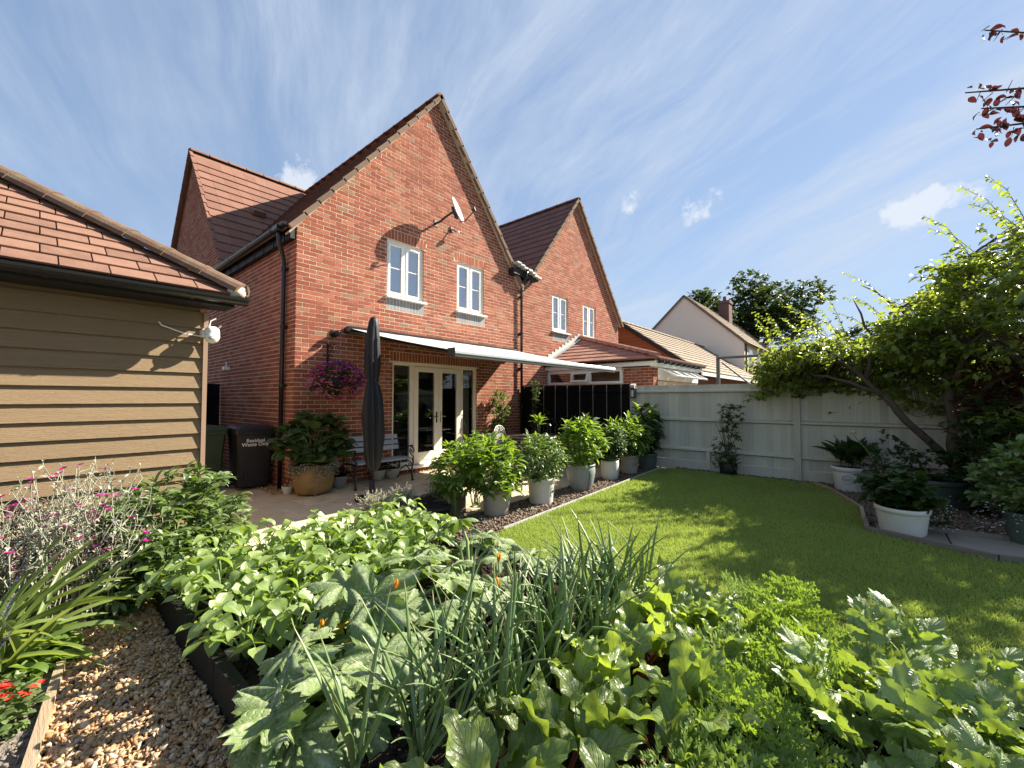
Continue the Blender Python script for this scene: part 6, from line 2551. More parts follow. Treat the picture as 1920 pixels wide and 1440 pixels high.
# ------------------------------------------------------------------ border plants, pots, climbers
LANCE = [leaf_grid(6, 2, lance(.17, .4), L=1, bend=b, fold=.28, ruffle=.02, rf=1.5, phase=b * 5) for b in (.2, .6, 1.0, 1.4)]
OVAL = [leaf_grid(5, 2, lance(.27, .42, .8), L=1, bend=b, fold=.2, ruffle=.03, rf=1.5, phase=b * 5) for b in (.1, .5, .9, 1.3)]
ROUND = [leaf_grid(5, 4, lance(.38, .42, .7), L=1, bend=b, fold=.12, ruffle=.03, rf=1.5, phase=b * 5) for b in (.3, .7, 1.0)]
DIAM = [leaf_grid(2, 2, lance(.34, .5), L=1, bend=b, fold=.2) for b in (.2, .7)]
PETAL = [leaf_grid(2, 2, lance(.5, .6, .6), L=1, bend=b, fold=.1) for b in (-.4, .3)]


def foliage(root, name, mat, ms, T, kind='stuff'):
    return link(name, fast_mesh(name, *scatter(T, ms)), mat, root, kind)


def bush_leaves(c, rad, n, T, size, whorl=7, up=.5, shell=.35, zmin=None):
    """leaf whorls at shoot tips spread through an ellipsoid, turned outward and upward"""
    ms = []
    c, rad = np.array(c, float), np.array(rad, float)
    for i in range(n):
        d = np.array([pr.gauss(0, 1), pr.gauss(0, 1), pr.gauss(0, 1)])
        d /= np.linalg.norm(d)
        k = (shell + (1 - shell) * pr.random()) ** .6 * (1 + .10 * math.sin(5 * d[0] + 3 * d[1]) + .08 * math.sin(7 * d[2] + 2 * d[0]))
        p = c + d * rad * k
        if zmin is not None and p[2] < zmin:
            continue
        az0 = math.atan2(d[1], d[0])
        for j in range(whorl):
            az = j * 2.4 + U(-.3, .3)
            el = U(-.3, .7) + up * max(0, d[2])
            o = np.array([math.cos(az0) * .4 + math.cos(az), math.sin(az0) * .4 + math.sin(az)])
            ms.append((pr.randrange(len(T)), aim(math.atan2(o[1], o[0]), el, U(-.5, .5), size * U(.65, 1.25)), p + np.array([0, 0, U(-.5, .3) * size])))
    return ms


def stems(root, base, tips, mat, r=.006, name='stem'):
    g = Geo()
    b = Vector(base)
    for q in tips:
        q = Vector(q)
        m_ = b.lerp(q, .5) + Vector((0, 0, .12 * (q - b).length))
        g.tube([b + Vector((U(-.05, .05), U(-.05, .05), 0)), m_, q], [r, r * .8, r * .5], 5, caps=False)
    part(name, g, mat, root)


def flower_heads(root, name, mat, centers, size, npet=5, el=.35):
    ms = []
    for c in centers:
        a0 = U(0, 6)
        tilt = U(-.5, .5)
        for k in range(npet):
            ms.append((pr.randrange(2), aim(a0 + k * 2 * math.pi / npet, el + tilt * math.cos(a0 + k * 2 * math.pi / npet), 0, size * U(.8, 1.15)), c))
    return foliage(root, name, mat, ms, PETAL)


# --- clipped shrub by the path (pale-edged leaves)
pb_ = thing('leafy_shrub', (-2.0, -3.0, .1), 'dense pale-leaved shrub at the garage corner end of the gravel path', 'shrub')
ms = bush_leaves((-2.08, -2.92, .46), (.52, .54, .44), 260, LANCE, .115, 9, .5, .45, .10) + bush_leaves((-2.25, -3.40, .30), (.30, .26, .28), 80, LANCE, .115, 8, .4, .4, .1)
foliage(pb_, 'foliage', 'leaf_shrub', ms, LANCE)
stems(pb_, (-2.08, -2.95, .1), [(-2.08 + U(-.4, .4), -2.92 + U(-.4, .4), U(.5, .85)) for _ in range(24)], 'stalk')

# --- iris / gladiolus swords
SW = [leaf_grid(12, 2, lance(.035, .35, .5), L=1, bend=b, fold=.35, twist=.5 * math.sin(b * 9)) for b in (.25, .6, 1.1, 1.6, 1.9)]
SWM = [tmesh('sword_leaf', s, 'leaf_iris') for s in SW]
ir = thing('iris_clump', (-2.98, -3.75, .1), 'arching sword-leaved iris clump in front of the rose campion', 'iris')
for i in range(46):
    az = R(10) + U(-2.0, 1.6) if i < 30 else U(0, 6.28)
    A = aim(az, U(.7, 1.4), U(-.6, .6), U(.50, .85), U(.40, .60))
    place('leaf', SWM[pr.randrange(5)], None, ir, m4(A, (-3.02 + U(-.14, .14), -3.78 + U(-.16, .14), .12)))

# --- rose campion: silver stems with magenta discs
rc = thing('rose_campion', (-2.85, -3.05, .1), 'silvery branching rose campion with magenta flowers before the boarded garage', 'flowering plant')
g = Geo()
tips, nodes_ = [], []
for i in range(210):
    x, y = -2.98 + U(-.60, .52), -3.10 + U(-.50, .40)
    h = U(.5, .92)
    lean = Vector((U(-.22, .25), U(-.2, .2), 0))
    w1, w2 = Vector((U(-.06, .06), U(-.06, .06), 0)), Vector((U(-.05, .05), U(-.05, .05), 0))
    P = [Vector((x, y, .12)), Vector((x, y, .12 + h * .3)) + lean * .1 + w1, Vector((x, y, .12 + h * .65)) + lean * .5 + w2, Vector((x, y, .12 + h)) + lean]
    g.tube(P, [.0042, .004, .0035, .0028], 4, caps=False)
    for k in range(5):
        t0 = U(.25, .95)
        q = P[1].lerp(P[2], t0 * 2 - .5) if t0 < .6 else P[2].lerp(P[3], (t0 - .6) / .4)
        e = q + Vector((U(-.10, .10), U(-.10, .10), U(.03, .12)))
        e2 = e + Vector((U(-.015, .015), U(-.015, .015), U(.02, .06)))
        g.tube([q, q.lerp(e, .6) + Vector((0, 0, -.02)), e, e2], [.0032, .003, .0027, .0024], 4, caps=False)
        tips.append(e2)
        nodes_.append(e)
        nodes_.append(q)
    tips.append(P[3])
    nodes_ += [P[0].lerp(P[1], U(.2, .9)) for _ in range(3)] + [P[1].lerp(P[2], U(0, 1)) for _ in range(2)]
part('stem', g, 'leaf_silver', rc, smooth=True)
foliage(rc, 'foliage', 'leaf_silver', [(pr.randrange(4), aim(U(0, 6.3), U(-.2, .9), U(-.5, .5), U(.03, .065)), tuple(q)) for q in nodes_ for _ in range(1)], LANCE)
fl_ = [t for t in tips if pr.random() < .16]
flower_heads(rc, 'flower', 'petal_magenta', [tuple(t) for t in fl_], .03, 6)
foliage(rc, 'bud', 'leaf_silver', [(pr.randrange(2), aim(U(0, 6), 1.3, 0, .022, .022), tuple(t)) for t in tips for _ in range(3)], DIAM)

# --- dark purple sedum-like clump behind, and violet salvia spikes
dk = thing('purple_foliage_plant', (-3.1, -2.5, .1), 'dark purple-leaved plant tucked behind the silver campion', 'plant')
foliage(dk, 'foliage', 'leaf_purple', bush_leaves((-3.15, -2.55, .42), (.55, .26, .36), 190, OVAL, .07, 7, .4, .4, .1), OVAL)
for i, (sx, sy, lab) in enumerate(((-3.08, -4.12, 'violet salvia spikes leaning past the iris'), (-3.0, -3.45, 'violet salvia spikes among the iris leaves'))):
    sv = thing('salvia', (sx, sy, .1), lab, 'salvia')
    g = Geo()
    ms = []
    for k in range(9):
        a = U(0, 6.3)
        tip = Vector((sx + .12 * math.cos(a) + .05, sy + .12 * math.sin(a), U(.42, .62)))
        g.tube([(sx + U(-.03, .03), sy + U(-.03, .03), .12), tip], .003, 4, caps=False)
        for m_ in range(46):
            q = Vector((sx, sy, .12)).lerp(tip, .55 + .45 * m_ / 46)
            ms.append((pr.randrange(2), aim(U(0, 6.3), U(-.2, .8), 0, .016), tuple(q)))
    part('stem', g, 'stalk', sv)
    foliage(sv, 'flower', 'petal_violet', ms, DIAM)
    foliage(sv, 'foliage', 'leaf_shrub', bush_leaves((sx, sy, .2), (.14, .14, .1), 26, OVAL, .05, 5), OVAL)
# --- red bedding flowers
rd = thing('red_bedding_plant', (-2.93, -4.42, .1), 'low red and coral busy lizzie by the path board', 'flowering plant')
foliage(rd, 'foliage', 'leaf_shrub', bush_leaves((-2.96, -4.40, .19), (.15, .17, .09), 70, OVAL, .045, 6, .5, .3, .1), OVAL)
flower_heads(rd, 'flower', 'petal_red', [(-2.96 + .15 * math.cos(a) * k, -4.40 + .17 * math.sin(a) * k, .25 + .05 * (1 - k) + U(-.035, .02)) for a, k in [(U(0, 6.3), U(.1, 1)) for _ in range(46)]], .019, 5, .35)
lm = thing('pale_leaved_plant', (-2.78, -3.95, .1), 'pale green soft-leaved perennial at the path edge below the iris', 'plant')
foliage(lm, 'foliage', 'leaf_lily', bush_leaves((-2.80, -3.88, .17), (.12, .20, .08), 40, OVAL, .085, 6, .4, .3, .1), OVAL)

# --- planter by the wall corner with hydrangea and trailing lobelia
pl = pot('stone_planter', (.16, -.42, .03), .315, .45, 'stoneware', 'large brown stoneware planter on feet at the house corner', 'barrel', 1.0, .85)
for a in (.4, 2.4, 4.4):
    g = Geo()
    g.bbox(.16 + .2 * math.cos(a) - .025, .16 + .2 * math.cos(a) + .025, -.42 + .2 * math.sin(a) - .02, -.42 + .2 * math.sin(a) + .02, 0, .035, .004)
    part('foot', g, 'tile_clay', pl)
hy = thing('hydrangea', (.16, -.42, .45), 'large-leaved hydrangea growing in the brown planter', 'shrub')
foliage(hy, 'foliage', 'leaf_hydrangea', bush_leaves((.18, -.44, .88), (.54, .38, .40), 70, ROUND, .205, 5, .5, .5, .44), ROUND)
stems(hy, (.16, -.42, .44), [(.16 + U(-.35, .35), -.42 + U(-.25, .25), U(.8, 1.15)) for _ in range(16)], 'stalk', .008)
lb = thing('trailing_lobelia', (.16, -.65, .45), 'white and lilac lobelia trailing over the brown planter rim', 'flowering plant')
cs = []
for i in range(360):
    a = R(-90) + U(-1.9, 1.5)
    dn = abs(pr.gauss(0, .09))
    cs.append((.16 + (.335 + U(0, .05)) * math.cos(a), -.42 + (.335 + U(0, .05)) * .88 * math.sin(a), .50 - dn + .03 * math.sin(5 * a)))
flower_heads(lb, 'flower', 'petal_white', cs, .019, 5)
foliage(lb, 'foliage', 'leaf_shrub', [(pr.randrange(2), aim(U(0, 6.3), U(-.8, .5), 0, .03), (c[0] * .97 + .005, c[1] * .97 - .012, c[2] + U(-.01, .03))) for c in cs for _ in range(2)], DIAM)
wp_ = pot('small_pot', (-.13, -.14, 0), .085, .135, 'pot_white', 'little white pot with dry twigs by the downpipe foot', 'bowl')
g = Geo()
for i in range(12):
    a = U(0, 6.3)
    g.tube([(-.13, -.14, .12), (-.13 + .05 * math.cos(a), -.14 + .05 * math.sin(a), .12 + U(.08, .24))], .003, 4)
part('twig', g, 'bark', wp_)
gb_ = pot('small_pot', (.66, -.26, 0), .15, .20, 'pot_grey', 'grey bowl of dark red begonias between planter and bench', 'bowl')
foliage(gb_, 'foliage', 'leaf_purple', bush_leaves((.66, -.27, .26), (.16, .14, .10), 50, OVAL, .05, 6), OVAL)
flower_heads(gb_, 'flower', 'petal_white', [(.66 + U(-.15, .15), -.3 + U(-.12, .1), .30 + U(-.05, .06)) for _ in range(9)], .02)
for i, (x, y) in enumerate(((1.45, -.2), (1.72, -.25))):
    q = pot('small_pot', (x, y, 0), .15, .20, 'pot_stone', ('stone pot of pale flowers under the bench', 'stone pot of pale flowers at the bench end')[i], 'bowl')
    foliage(q, 'foliage', 'leaf_dark', bush_leaves((x, y, .27), (.19, .16, .12), 60, OVAL, .045, 6), OVAL)
    flower_heads(q, 'flower', 'petal_cream', [(x + U(-.18, .18), y - .05 + U(-.12, .1), .30 + U(-.06, .08)) for _ in range(18)], .022)

# --- hanging basket of petunias
hb = thing('hanging_basket', (.55, -.32, 1.7), 'round hanging basket of purple and pink petunias on the corner wall', 'hanging basket')
bc = Vector((.56, -.34, 1.86))
g = Geo()
g.bbox(.535, .565, -.015, 0, 2.05, 2.50, .004)
g.tube([(.55, -.01, 2.45), (.55, -.18, 2.47), (.555, -.33, 2.46), (.555, -.36, 2.43), (.555, -.34, 2.41)], .009, 6)
g.tube([(.55, -.01, 2.2), (.55, -.1, 2.32), (.55, -.24, 2.455)], .007, 6)
part('bracket', g, 'iron', hb)
g = Geo()
for a in (0, 2.1, 4.2):
    g.tube([(.555, -.34, 2.41), (bc.x + .17 * math.cos(a), bc.y + .17 * math.sin(a), bc.z + .04)], .003, 4)
part('chain', g, 'wire', hb)
g = Geo()
g.lathe([(.001, -.17), (.09, -.15), (.15, -.08), (.18, .02), (.17, .02)], bc, 18)
part('bowl', g, 'black_matt', hb, smooth=True)
foliage(hb, 'foliage', 'leaf_dark', bush_leaves((bc.x, bc.y, bc.z - .02), (.42, .32, .30), 190, OVAL, .055, 6, .3, .6), OVAL)
pk, pu_, mg = [], [], []
for i in range(480):
    d = Vector((pr.gauss(0, 1), pr.gauss(0, 1), pr.gauss(0, 1))).normalized()
    if d.y > .5:
        continue
    p = bc + Vector((d.x * .47, d.y * .35, d.z * .32 - .04)) * U(.92, 1.08)
    v = d.x * .75 + .65 * d.z + U(-.25, .25)
    (pk if d.x < -.25 and d.z < .2 and pr.random() < .75 else (pu_ if v > .05 else mg)).append(tuple(p))
flower_heads(hb, 'flower', 'petal_pink', pk, .036, 5, .5)
flower_heads(hb, 'flower', 'petal_purple', pu_, .034, 5, .5)
flower_heads(hb, 'flower', 'petal_magenta', mg, .032, 5, .5)

# --- the row of pots on the lawn edge
def lily_pot(loc, r, h, mat, style, lab, plab, crown, n, size=.13, mark=False, fl=None, lm='leaf_lily'):
    t = pot('plant_pot', loc, r, h, mat, lab, style, mark=mark, group='pots along the lawn edge')
    c, rad = crown
    p = thing('potted_perennial', (loc[0], loc[1], loc[2] + h * .9), plab, 'potted plant', 'perennials in the pot row')
    foliage(p, 'foliage', lm, bush_leaves(c, rad, n, LANCE, size, 8, .7, .4, loc[2] + h * .85), LANCE)
    foliage(p, 'young_leaves', 'leaf_lily', bush_leaves((c[0], c[1], c[2] + rad[2] * .75), (rad[0] * .7, rad[1] * .7, rad[2] * .35), 12, LANCE, size * 1.2, 7, 1.0, .5), LANCE)
    stems(p, (loc[0], loc[1], loc[2] + h * .9), [(c[0] + U(-.8, .8) * rad[0], c[1] + U(-.8, .8) * rad[1], c[2] + U(0, .9) * rad[2]) for _ in range(14)], 'stalk')
    if fl:
        flower_heads(p, 'flower', fl, [(c[0] + U(-.6, .2) * rad[0], c[1] - .5 * rad[1] + U(-.1, .1), c[2] - .55 * rad[2] + U(-.04, .05)) for _ in range(16)], .03, 6)


lily_pot((1.02, -3.62, .07), .19, .33, 'pot_stone', 'bucket', 'cream pot at the patio end of the row, half hidden by beans', 'tall pale green perennial next to the bean rows', ((.98, -3.62, .62), (.36, .30, .32)), 95)
lily_pot((1.83, -3.72, .07), .195, .36, 'pot_white', 'bucket', 'plain white bucket pot with a dense dark bush', 'dense rounded dark-leaved bush in the white bucket pot', ((1.80, -3.72, .69), (.42, .36, .32)), 190, .085, mark=R(-80), lm='leaf_shrub')
lily_pot((2.92, -3.70, .07), .23, .42, 'pot_grey', 'urn', 'slate blue glazed urn with a crack line', 'upright yellow-green perennial in the slate urn', ((2.92, -3.70, .80), (.42, .36, .34)), 120, .14)
lily_pot((4.05, -3.62, .07), .165, .34, 'pot_white', 'barrel', 'cream rounded pot between the slate urn and emblem pot', 'bushy perennial with dark lower leaves in the cream pot', ((4.05, -3.62, .74), (.36, .30, .34)), 120, .11, lm='leaf_hydrangea')
lily_pot((4.86, -3.62, .07), .18, .36, 'pot_stone', 'bucket', 'grey bucket pot with a round emblem', 'spreading perennial with a cream bloom in the emblem pot', ((4.86, -3.66, .76), (.44, .36, .34)), 120, .14, mark=R(-115), fl='petal_cream')
lily_pot((5.50, -3.72, .07), .20, .34, 'pot_green', 'bucket', 'dark green pot in the fence corner', 'narrow-leaved dark shrub in the fence corner', ((5.45, -3.70, .85), (.40, .32, .46)), 100, .14, lm='leaf_dark')
g = Geo()
g.tube([(2.92 + .20 * math.cos(R(-112)), -3.70 + .20 * math.sin(R(-112)), .48), (2.92 + .236 * math.cos(R(-112)), -3.70 + .236 * math.sin(R(-112)), .38), (2.92 + .21 * math.cos(R(-114)), -3.70 + .21 * math.sin(R(-114)), .22), (2.92 + .16 * math.cos(R(-112)), -3.70 + .16 * math.sin(R(-112)), .08)], .004, 5)
hs = part('drip_hose', g, 'black_matt', None)
tag(hs, 'thin black drip hose running down the slate urn', 'hose')

# --- lavender trough and shrubs at the patio edge
lt = thing('wooden_trough', (.3, -2.9, 0), 'low wooden trough of lavender beside the bean rows', 'planter')
for a in ((-.35, .95, -3.10, -3.07), (-.35, .95, -2.70, -2.67), (-.38, -.352, -3.10, -2.67), (.952, .98, -3.10, -2.67)):
    g = Geo()
    g.bbox(a[0], a[1], a[2], a[3], 0, .25, .004)
    part('board', g, 'board_grey', lt)
g = Geo()
g.box(-.35, .95, -3.07, -2.70, .05, .22)
part('compost', g, 'soil', lt)
for x, lab in ((-.25, 'fading lavender at the bin end of the trough'), (.14, 'fading lavender in the middle of the trough'), (.72, 'greener lavender at the pot end of the trough')):
    lv = thing('lavender', (x, -2.9, .22), lab, 'lavender')
    ms, fs = [], []
    g = Geo()
    for i in range(150):
        a, el = U(0, 6.3), U(.6, 1.5)
        L = U(.16, .27)
        d = Vector((math.cos(a) * math.cos(el), math.sin(a) * math.cos(el), math.sin(el)))
        b = Vector((x + U(-.1, .1), -2.9 + U(-.08, .08), .22))
        e = b + d * L
        g.tube([b, e], [.002, .0015], 3, caps=False)
        for k in range(7):
            ms.append((pr.randrange(4), aim(U(0, 6.3), U(.4, 1.2), 0, .04, .025), tuple(b.lerp(e, U(.1, .8)))))
        for k in range(5):
            fs.append((pr.randrange(2), aim(U(0, 6.3), U(0, 1.0), 0, .014), tuple(b.lerp(e, .85 + .18 * k / 5))))
    part('stem', g, 'leaf_silver', lv)
    foliage(lv, 'foliage', 'leaf_silver' if x < .5 else 'leaf_shrub', ms, LANCE)
    foliage(lv, 'flower', 'petal_cream' if x < .5 else 'leaf_silver', fs, DIAM)
bt = pot('black_tub', (.30, -3.28, 0), .20, .26, 'black_matt', 'empty black plastic tub by the wooden trough', 'bucket')
for x, y, r_, lab in ((.62, -3.30, (.30, .24, .30), 'bright green shrub beside the black tub'), (1.20, -3.05, (.36, .28, .34), 'tall leafy shrub behind the cream pot')):
    s_ = thing('patio_shrub', (x, y, 0), lab, 'shrub')
    foliage(s_, 'foliage', 'leaf_lily', bush_leaves((x, y, r_[2] + .34), r_, 100, LANCE, .12, 8, .7, .4, .1), LANCE)
    stems(s_, (x, y, .05), [(x + U(-.25, .25), y + U(-.2, .2), U(.4, .85)) for _ in range(14)], 'stalk')

# --- climber by the doors, climbers on the black fence
cw_ = thing('wall_climber', (4.75, -.2, 0), 'slender evergreen climber on the wall between doors and downpipe', 'climber')
ms = []
for i in range(150):
    z = U(.35, 1.72)
    r_ = .26 if z > 1.0 else .17
    ms += bush_leaves((4.78 + U(-r_, r_), -.22 + U(-.12, .08), z), (.05, .05, .05), 1, OVAL, .085, 6)
foliage(cw_, 'foliage', 'leaf_shrub', ms, OVAL)
stems(cw_, (4.78, -.2, 0), [(4.78 + U(-.2, .2), -.15, U(1.0, 1.7)) for _ in range(7)], 'bark', .009)
for i in range(7):
    y = -.62 - i * .36
    cl = thing('fence_climber', (5.75, y, 0), 'dark leafy climber trained up a wire of the black fence', 'climber', 'climbers on the black fence')
    ms = []
    top_ = (1.05, 1.2, 1.15, 1.1, 1.15, .95, 1.0)[i]
    for k in range(34):
        z = U(.15, top_)
        ms += bush_leaves((5.74 + U(-.06, .05), y + U(-.15, .15), z), (.05, .05, .05), 1, OVAL, .07, 6)
    foliage(cl, 'foliage', 'leaf_dark', ms, OVAL)
    stems(cl, (5.76, y, 0), [(5.80, y + U(-.1, .1), top_ * U(.6, 1)) for _ in range(4)], 'bark', .006)
tc_ = thing('tall_rose', (5.5, -.75, 0), 'tall thin rose standing above the black fence beside the house', 'rose')
ms = []
for k in range(60):
    z = U(.8, 1.95)
    ms += bush_leaves((5.45 + U(-.10, .10), -.85 + U(-.10, .10), z), (.04, .04, .04), 1, OVAL, .07, 5)
foliage(tc_, 'foliage', 'leaf_hydrangea', ms, OVAL)
stems(tc_, (5.46, -.85, 0), [(5.45 + U(-.06, .06), -.85 + U(-.06, .06), U(1.5, 1.95)) for _ in range(4)], 'bark', .008)

# --- plants along the grey fence
rs = thing('fence_rose', (5.62, -5.2, .1), 'upright dusty green rose in a dark pot against the grey fence', 'rose')
g = Geo()
g.lathe([(.13, 0), (.16, .24), (.15, .24), (.001, .22)], (5.60, -5.22, .10), 20)
part('pot', g, 'black_matt', rs, smooth=True)
ms = []
for k in range(150):
    z = U(.30, 1.42)
    w_ = .22 if z < .9 else .16
    ms += bush_leaves((5.62 + U(-.12, .12), -5.22 + U(-w_, w_) - .12 * (z - .8), z), (.04, .04, .04), 1, OVAL, .062, 6)
ms += bush_leaves((5.58, -5.22, .36), (.20, .24, .14), 50, OVAL, .05, 6)
foliage(rs, 'foliage', 'leaf_hydrangea', ms, OVAL)
stems(rs, (5.60, -5.22, .3), [(5.62 + U(-.1, .1), -5.22 + U(-.2, .2), U(.9, 1.4)) for _ in range(7)], 'bark', .007)
as_ = pot('plant_pot', (5.50, -6.98, .10), .24, .37, 'pot_white', 'white emblem pot of glossy aspidistra by the grey fence', 'bucket', mark=R(172))
APL = [tmesh('aspidistra_leaf', leaf_grid(8, 2, (lambda t: .11 * (math.sin(math.pi * min(1, max(0, (t - .30) / .70) ** .8)) if t > .30 else 0) + .006), L=1, bend=b, fold=.25), 'leaf_dark') for b in (.2, .6, 1.0)]
ap = thing('aspidistra', (5.50, -6.98, .45), 'dark glossy upright aspidistra leaves in the white emblem pot', 'potted plant')
for i in range(34):
    A = aim(U(0, 6.3), U(.85, 1.45), U(-1, 1), U(.40, .62), U(.5, .75))
    place('leaf', APL[pr.randrange(3)], None, ap, m4(A, (5.50 + U(-.12, .12), -6.98 + U(-.12, .12), .44)))
rb = thing('cream_rose', (4.85, -7.35, .1), 'rose bush with one open cream bloom before the dark tub', 'rose')
foliage(rb, 'foliage', 'leaf_dark', bush_leaves((4.80, -7.42, .62), (.36, .34, .42), 130, OVAL, .06, 6, .4, .3, .15), OVAL)
stems(rb, (4.85, -7.4, .1), [(4.8 + U(-.3, .3), -7.4 + U(-.3, .3), U(.6, 1.0)) for _ in range(9)], 'bark', .007)
flower_heads(rb, 'flower', 'petal_cream', [(4.66, -7.05, 1.03)] * 4, .055, 6, .5)
g = Geo()
g.tube([(4.82, -7.38, .4), (4.72, -7.2, .8), (4.66, -7.05, 1.02)], .006, 5)
part('flower_stem', g, 'stalk', rb)
gt = pot('dark_tub', (5.10, -7.86, .10), .37, .36, 'pot_green', 'wide dark green tub under the plum tree', 'bucket')
foliage(gt, 'foliage', 'leaf_dark', bush_leaves((5.10, -7.86, .62), (.38, .36, .30), 110, OVAL, .06, 6, .4, .3, .42), OVAL)
wt = pot('oval_tub', (3.10, -7.47, .135), .235, .27, 'pot_white', 'white oval tub with a moulded rim on the paved strip corner', 'bucket', 1.12, .95)
wp2 = thing('tub_foliage', (3.10, -7.47, .38), 'dark broad-leaved bedding filling the white oval tub', 'potted plant')
foliage(wp2, 'foliage', 'leaf_dark', bush_leaves((3.14, -7.46, .55), (.32, .32, .20), 95, ROUND, .10, 5, .4, .3, .36), ROUND)
foliage(wp2, 'trailing_foliage', 'leaf_dark', bush_leaves((3.22, -7.72, .36), (.16, .14, .16), 120, DIAM, .03, 6, .2, .5, .15), DIAM)
flower_heads(wp2, 'flower', 'petal_white', [(3.20 + U(-.16, .16), -7.76 + U(-.12, .12), .37 + U(-.17, .15)) for _ in range(110)], .011, 5)
tr2 = pot('plant_pot', (3.45, -8.42, .13), .22, .30, 'pot_green', 'green pot of trailing white bedding at the strip end', 'bucket')
tr3 = thing('trailing_bedding', (3.4, -8.4, .4), 'bushy variegated shrub with white trailing flowers in the green pot', 'potted plant')
foliage(tr3, 'foliage', 'leaf_shrub', bush_leaves((3.40, -8.36, .74), (.36, .36, .34), 150, OVAL, .10, 6, .4, .4, .3), OVAL)
flower_heads(tr3, 'flower', 'petal_white', [(3.32 + U(-.2, .2), -8.22 + U(-.2, .2), .42 + U(-.2, .2)) for _ in range(130)], .012, 5)

# ------------------------------------------------------------------ trees
def grow_tree(root, base, trunk_pts, trunk_r, limbs, leafT, leaf_mat, size, twigs=14, twig_len=(.35, .75), sub=3, per=13, bark='bark', up=.35, zmax=None):
    g = Geo()
    g.tube(trunk_pts, trunk_r, 9)
    ms = []
    tw = Geo()
    for P0, az, el, L, r0 in limbs:
        pts = [Vector(P0)]
        a, e = az, el
        for k in range(6):
            a += U(-.22, .22)
            e += U(-.10, .18)
            e = min(e, 1.3)
            pts.append(pts[-1] + Vector((math.cos(a) * math.cos(e), math.sin(a) * math.cos(e), math.sin(e))) * (L / 6))
        g.tube(pts, [r0 * (1 - .13 * k) for k in range(7)], 6)
        for i in range(twigs):
            f = U(.25, 1.0) ** .8
            k = min(5, int(f * 6))
            p = pts[k].lerp(pts[k + 1], f * 6 - k)
            ta, te = a + U(-1.5, 1.5), U(-.25, 1.1) + up
            tl = U(*twig_len)
            q = [p]
            for m_ in range(4):
                te += U(-.12, .16)
                q.append(q[-1] + Vector((math.cos(ta) * math.cos(te), math.sin(ta) * math.cos(te), math.sin(te))) * (tl / 4))
            tw.tube(q, [.006, .005, .004, .003, .002], 3, caps=False)
            lines = [q]
            for s_ in range(sub):
                b_ = q[1 + s_ % 3].lerp(q[2 + s_ % 3], pr.random())
                sa, se = ta + pr.choice((-1, 1)) * U(.5, 1.2), te + U(-.7, .3)
                lines.append([b_, b_ + Vector((math.cos(sa) * math.cos(se), math.sin(sa) * math.cos(se), math.sin(se))) * tl * U(.3, .55)])
                tw.tube(lines[-1], [.003, .002], 3, caps=False)
            for ln in lines:
                nn = per if len(ln) > 2 else int(per * .7)
                for j in range(nn):
                    f2 = (j + .5) / nn * (len(ln) - 1)
                    k2 = min(len(ln) - 2, int(f2))
                    c = ln[k2].lerp(ln[k2 + 1], f2 - k2)
                    d = (ln[k2 + 1] - ln[k2]).normalized()
                    la = math.atan2(d.y, d.x) + (1 if j % 2 else -1) * U(.6, 1.3)
                    ms.append((pr.randrange(len(leafT)), aim(la, U(-.5, .5), U(-.6, .6), size * U(.7, 1.2)), tuple(c)))
    tk = part('trunk', g, bark, root, smooth=True)
    part('twigs', tw, bark, root, kind='stuff')
    foliage(root, 'crown', leaf_mat, ms, leafT)


SMALL = [leaf_grid(3, 2, lance(.27, .5, .8), L=1, bend=b, fold=.25) for b in (.3, .8, 1.2)]
pt_ = thing('plum_tree', (5.25, -8.1, .1), 'spreading green plum tree with a leaning limb overhanging the grey fence', 'tree')
limbs_, g = [], Geo()


def limb(pts, r0, r1):
    P = [Vector(pts[0])]
    for a_, b_ in zip(pts[:-1], pts[1:]):
        a_, b_ = Vector(a_), Vector(b_)
        for k in range(1, 4):
            P.append(a_.lerp(b_, k / 3) + Vector((U(-.03, .03), U(-.03, .03), U(-.02, .03))))
    n_ = len(P)
    g.tube(P, [r0 + (r1 - r0) * k / (n_ - 1) + U(-.003, .003) for k in range(n_)], 8)
    limbs_.extend(P[3:])


limb([(5.27, -8.12, .05), (5.25, -8.10, .7), (5.22, -8.06, 1.3), (5.25, -8.1, 2.0), (5.3, -8.2, 2.7), (5.25, -8.3, 3.4)], .095, .015)
limb([(5.24, -8.08, .62), (5.14, -7.62, 1.18), (5.12, -7.33, 1.66), (5.3, -7.0, 2.0), (5.45, -6.6, 2.25), (5.5, -6.1, 2.4)], .055, .010)
limb([(5.12, -7.4, 1.55), (5.0, -7.0, 1.75), (5.15, -6.6, 1.9), (5.3, -6.3, 2.0)], .03, .006)
limb([(5.2, -7.2, 1.8), (5.3, -7.3, 2.4), (5.2, -7.1, 3.0)], .03, .006)
limb([(5.24, -8.07, 1.5), (5.8, -7.7, 2.0), (6.3, -7.3, 2.4), (6.6, -6.9, 2.6)], .045, .01)
limb([(5.24, -8.07, 1.7), (4.8, -8.2, 2.2), (4.5, -8.5, 2.6)], .04, .01)
limb([(5.24, -8.07, 1.4), (5.5, -8.7, 1.9), (5.6, -9.3, 2.4), (5.5, -9.8, 3.0)], .045, .01)
limb([(5.24, -8.07, 1.9), (6.0, -8.5, 2.5), (6.5, -8.9, 3.1)], .04, .01)
limb([(5.28, -8.15, 2.3), (5.6, -7.6, 2.9), (5.7, -7.2, 3.3)], .03, .006)
part('trunk', g, 'bark', pt_, smooth=True)
zt_ = lambda y: float(np.interp(y, [-9.9, -9.0, -8.1, -7.4, -6.7, -5.9], [4.05, 3.85, 3.2, 2.7, 2.4, 2.15]))
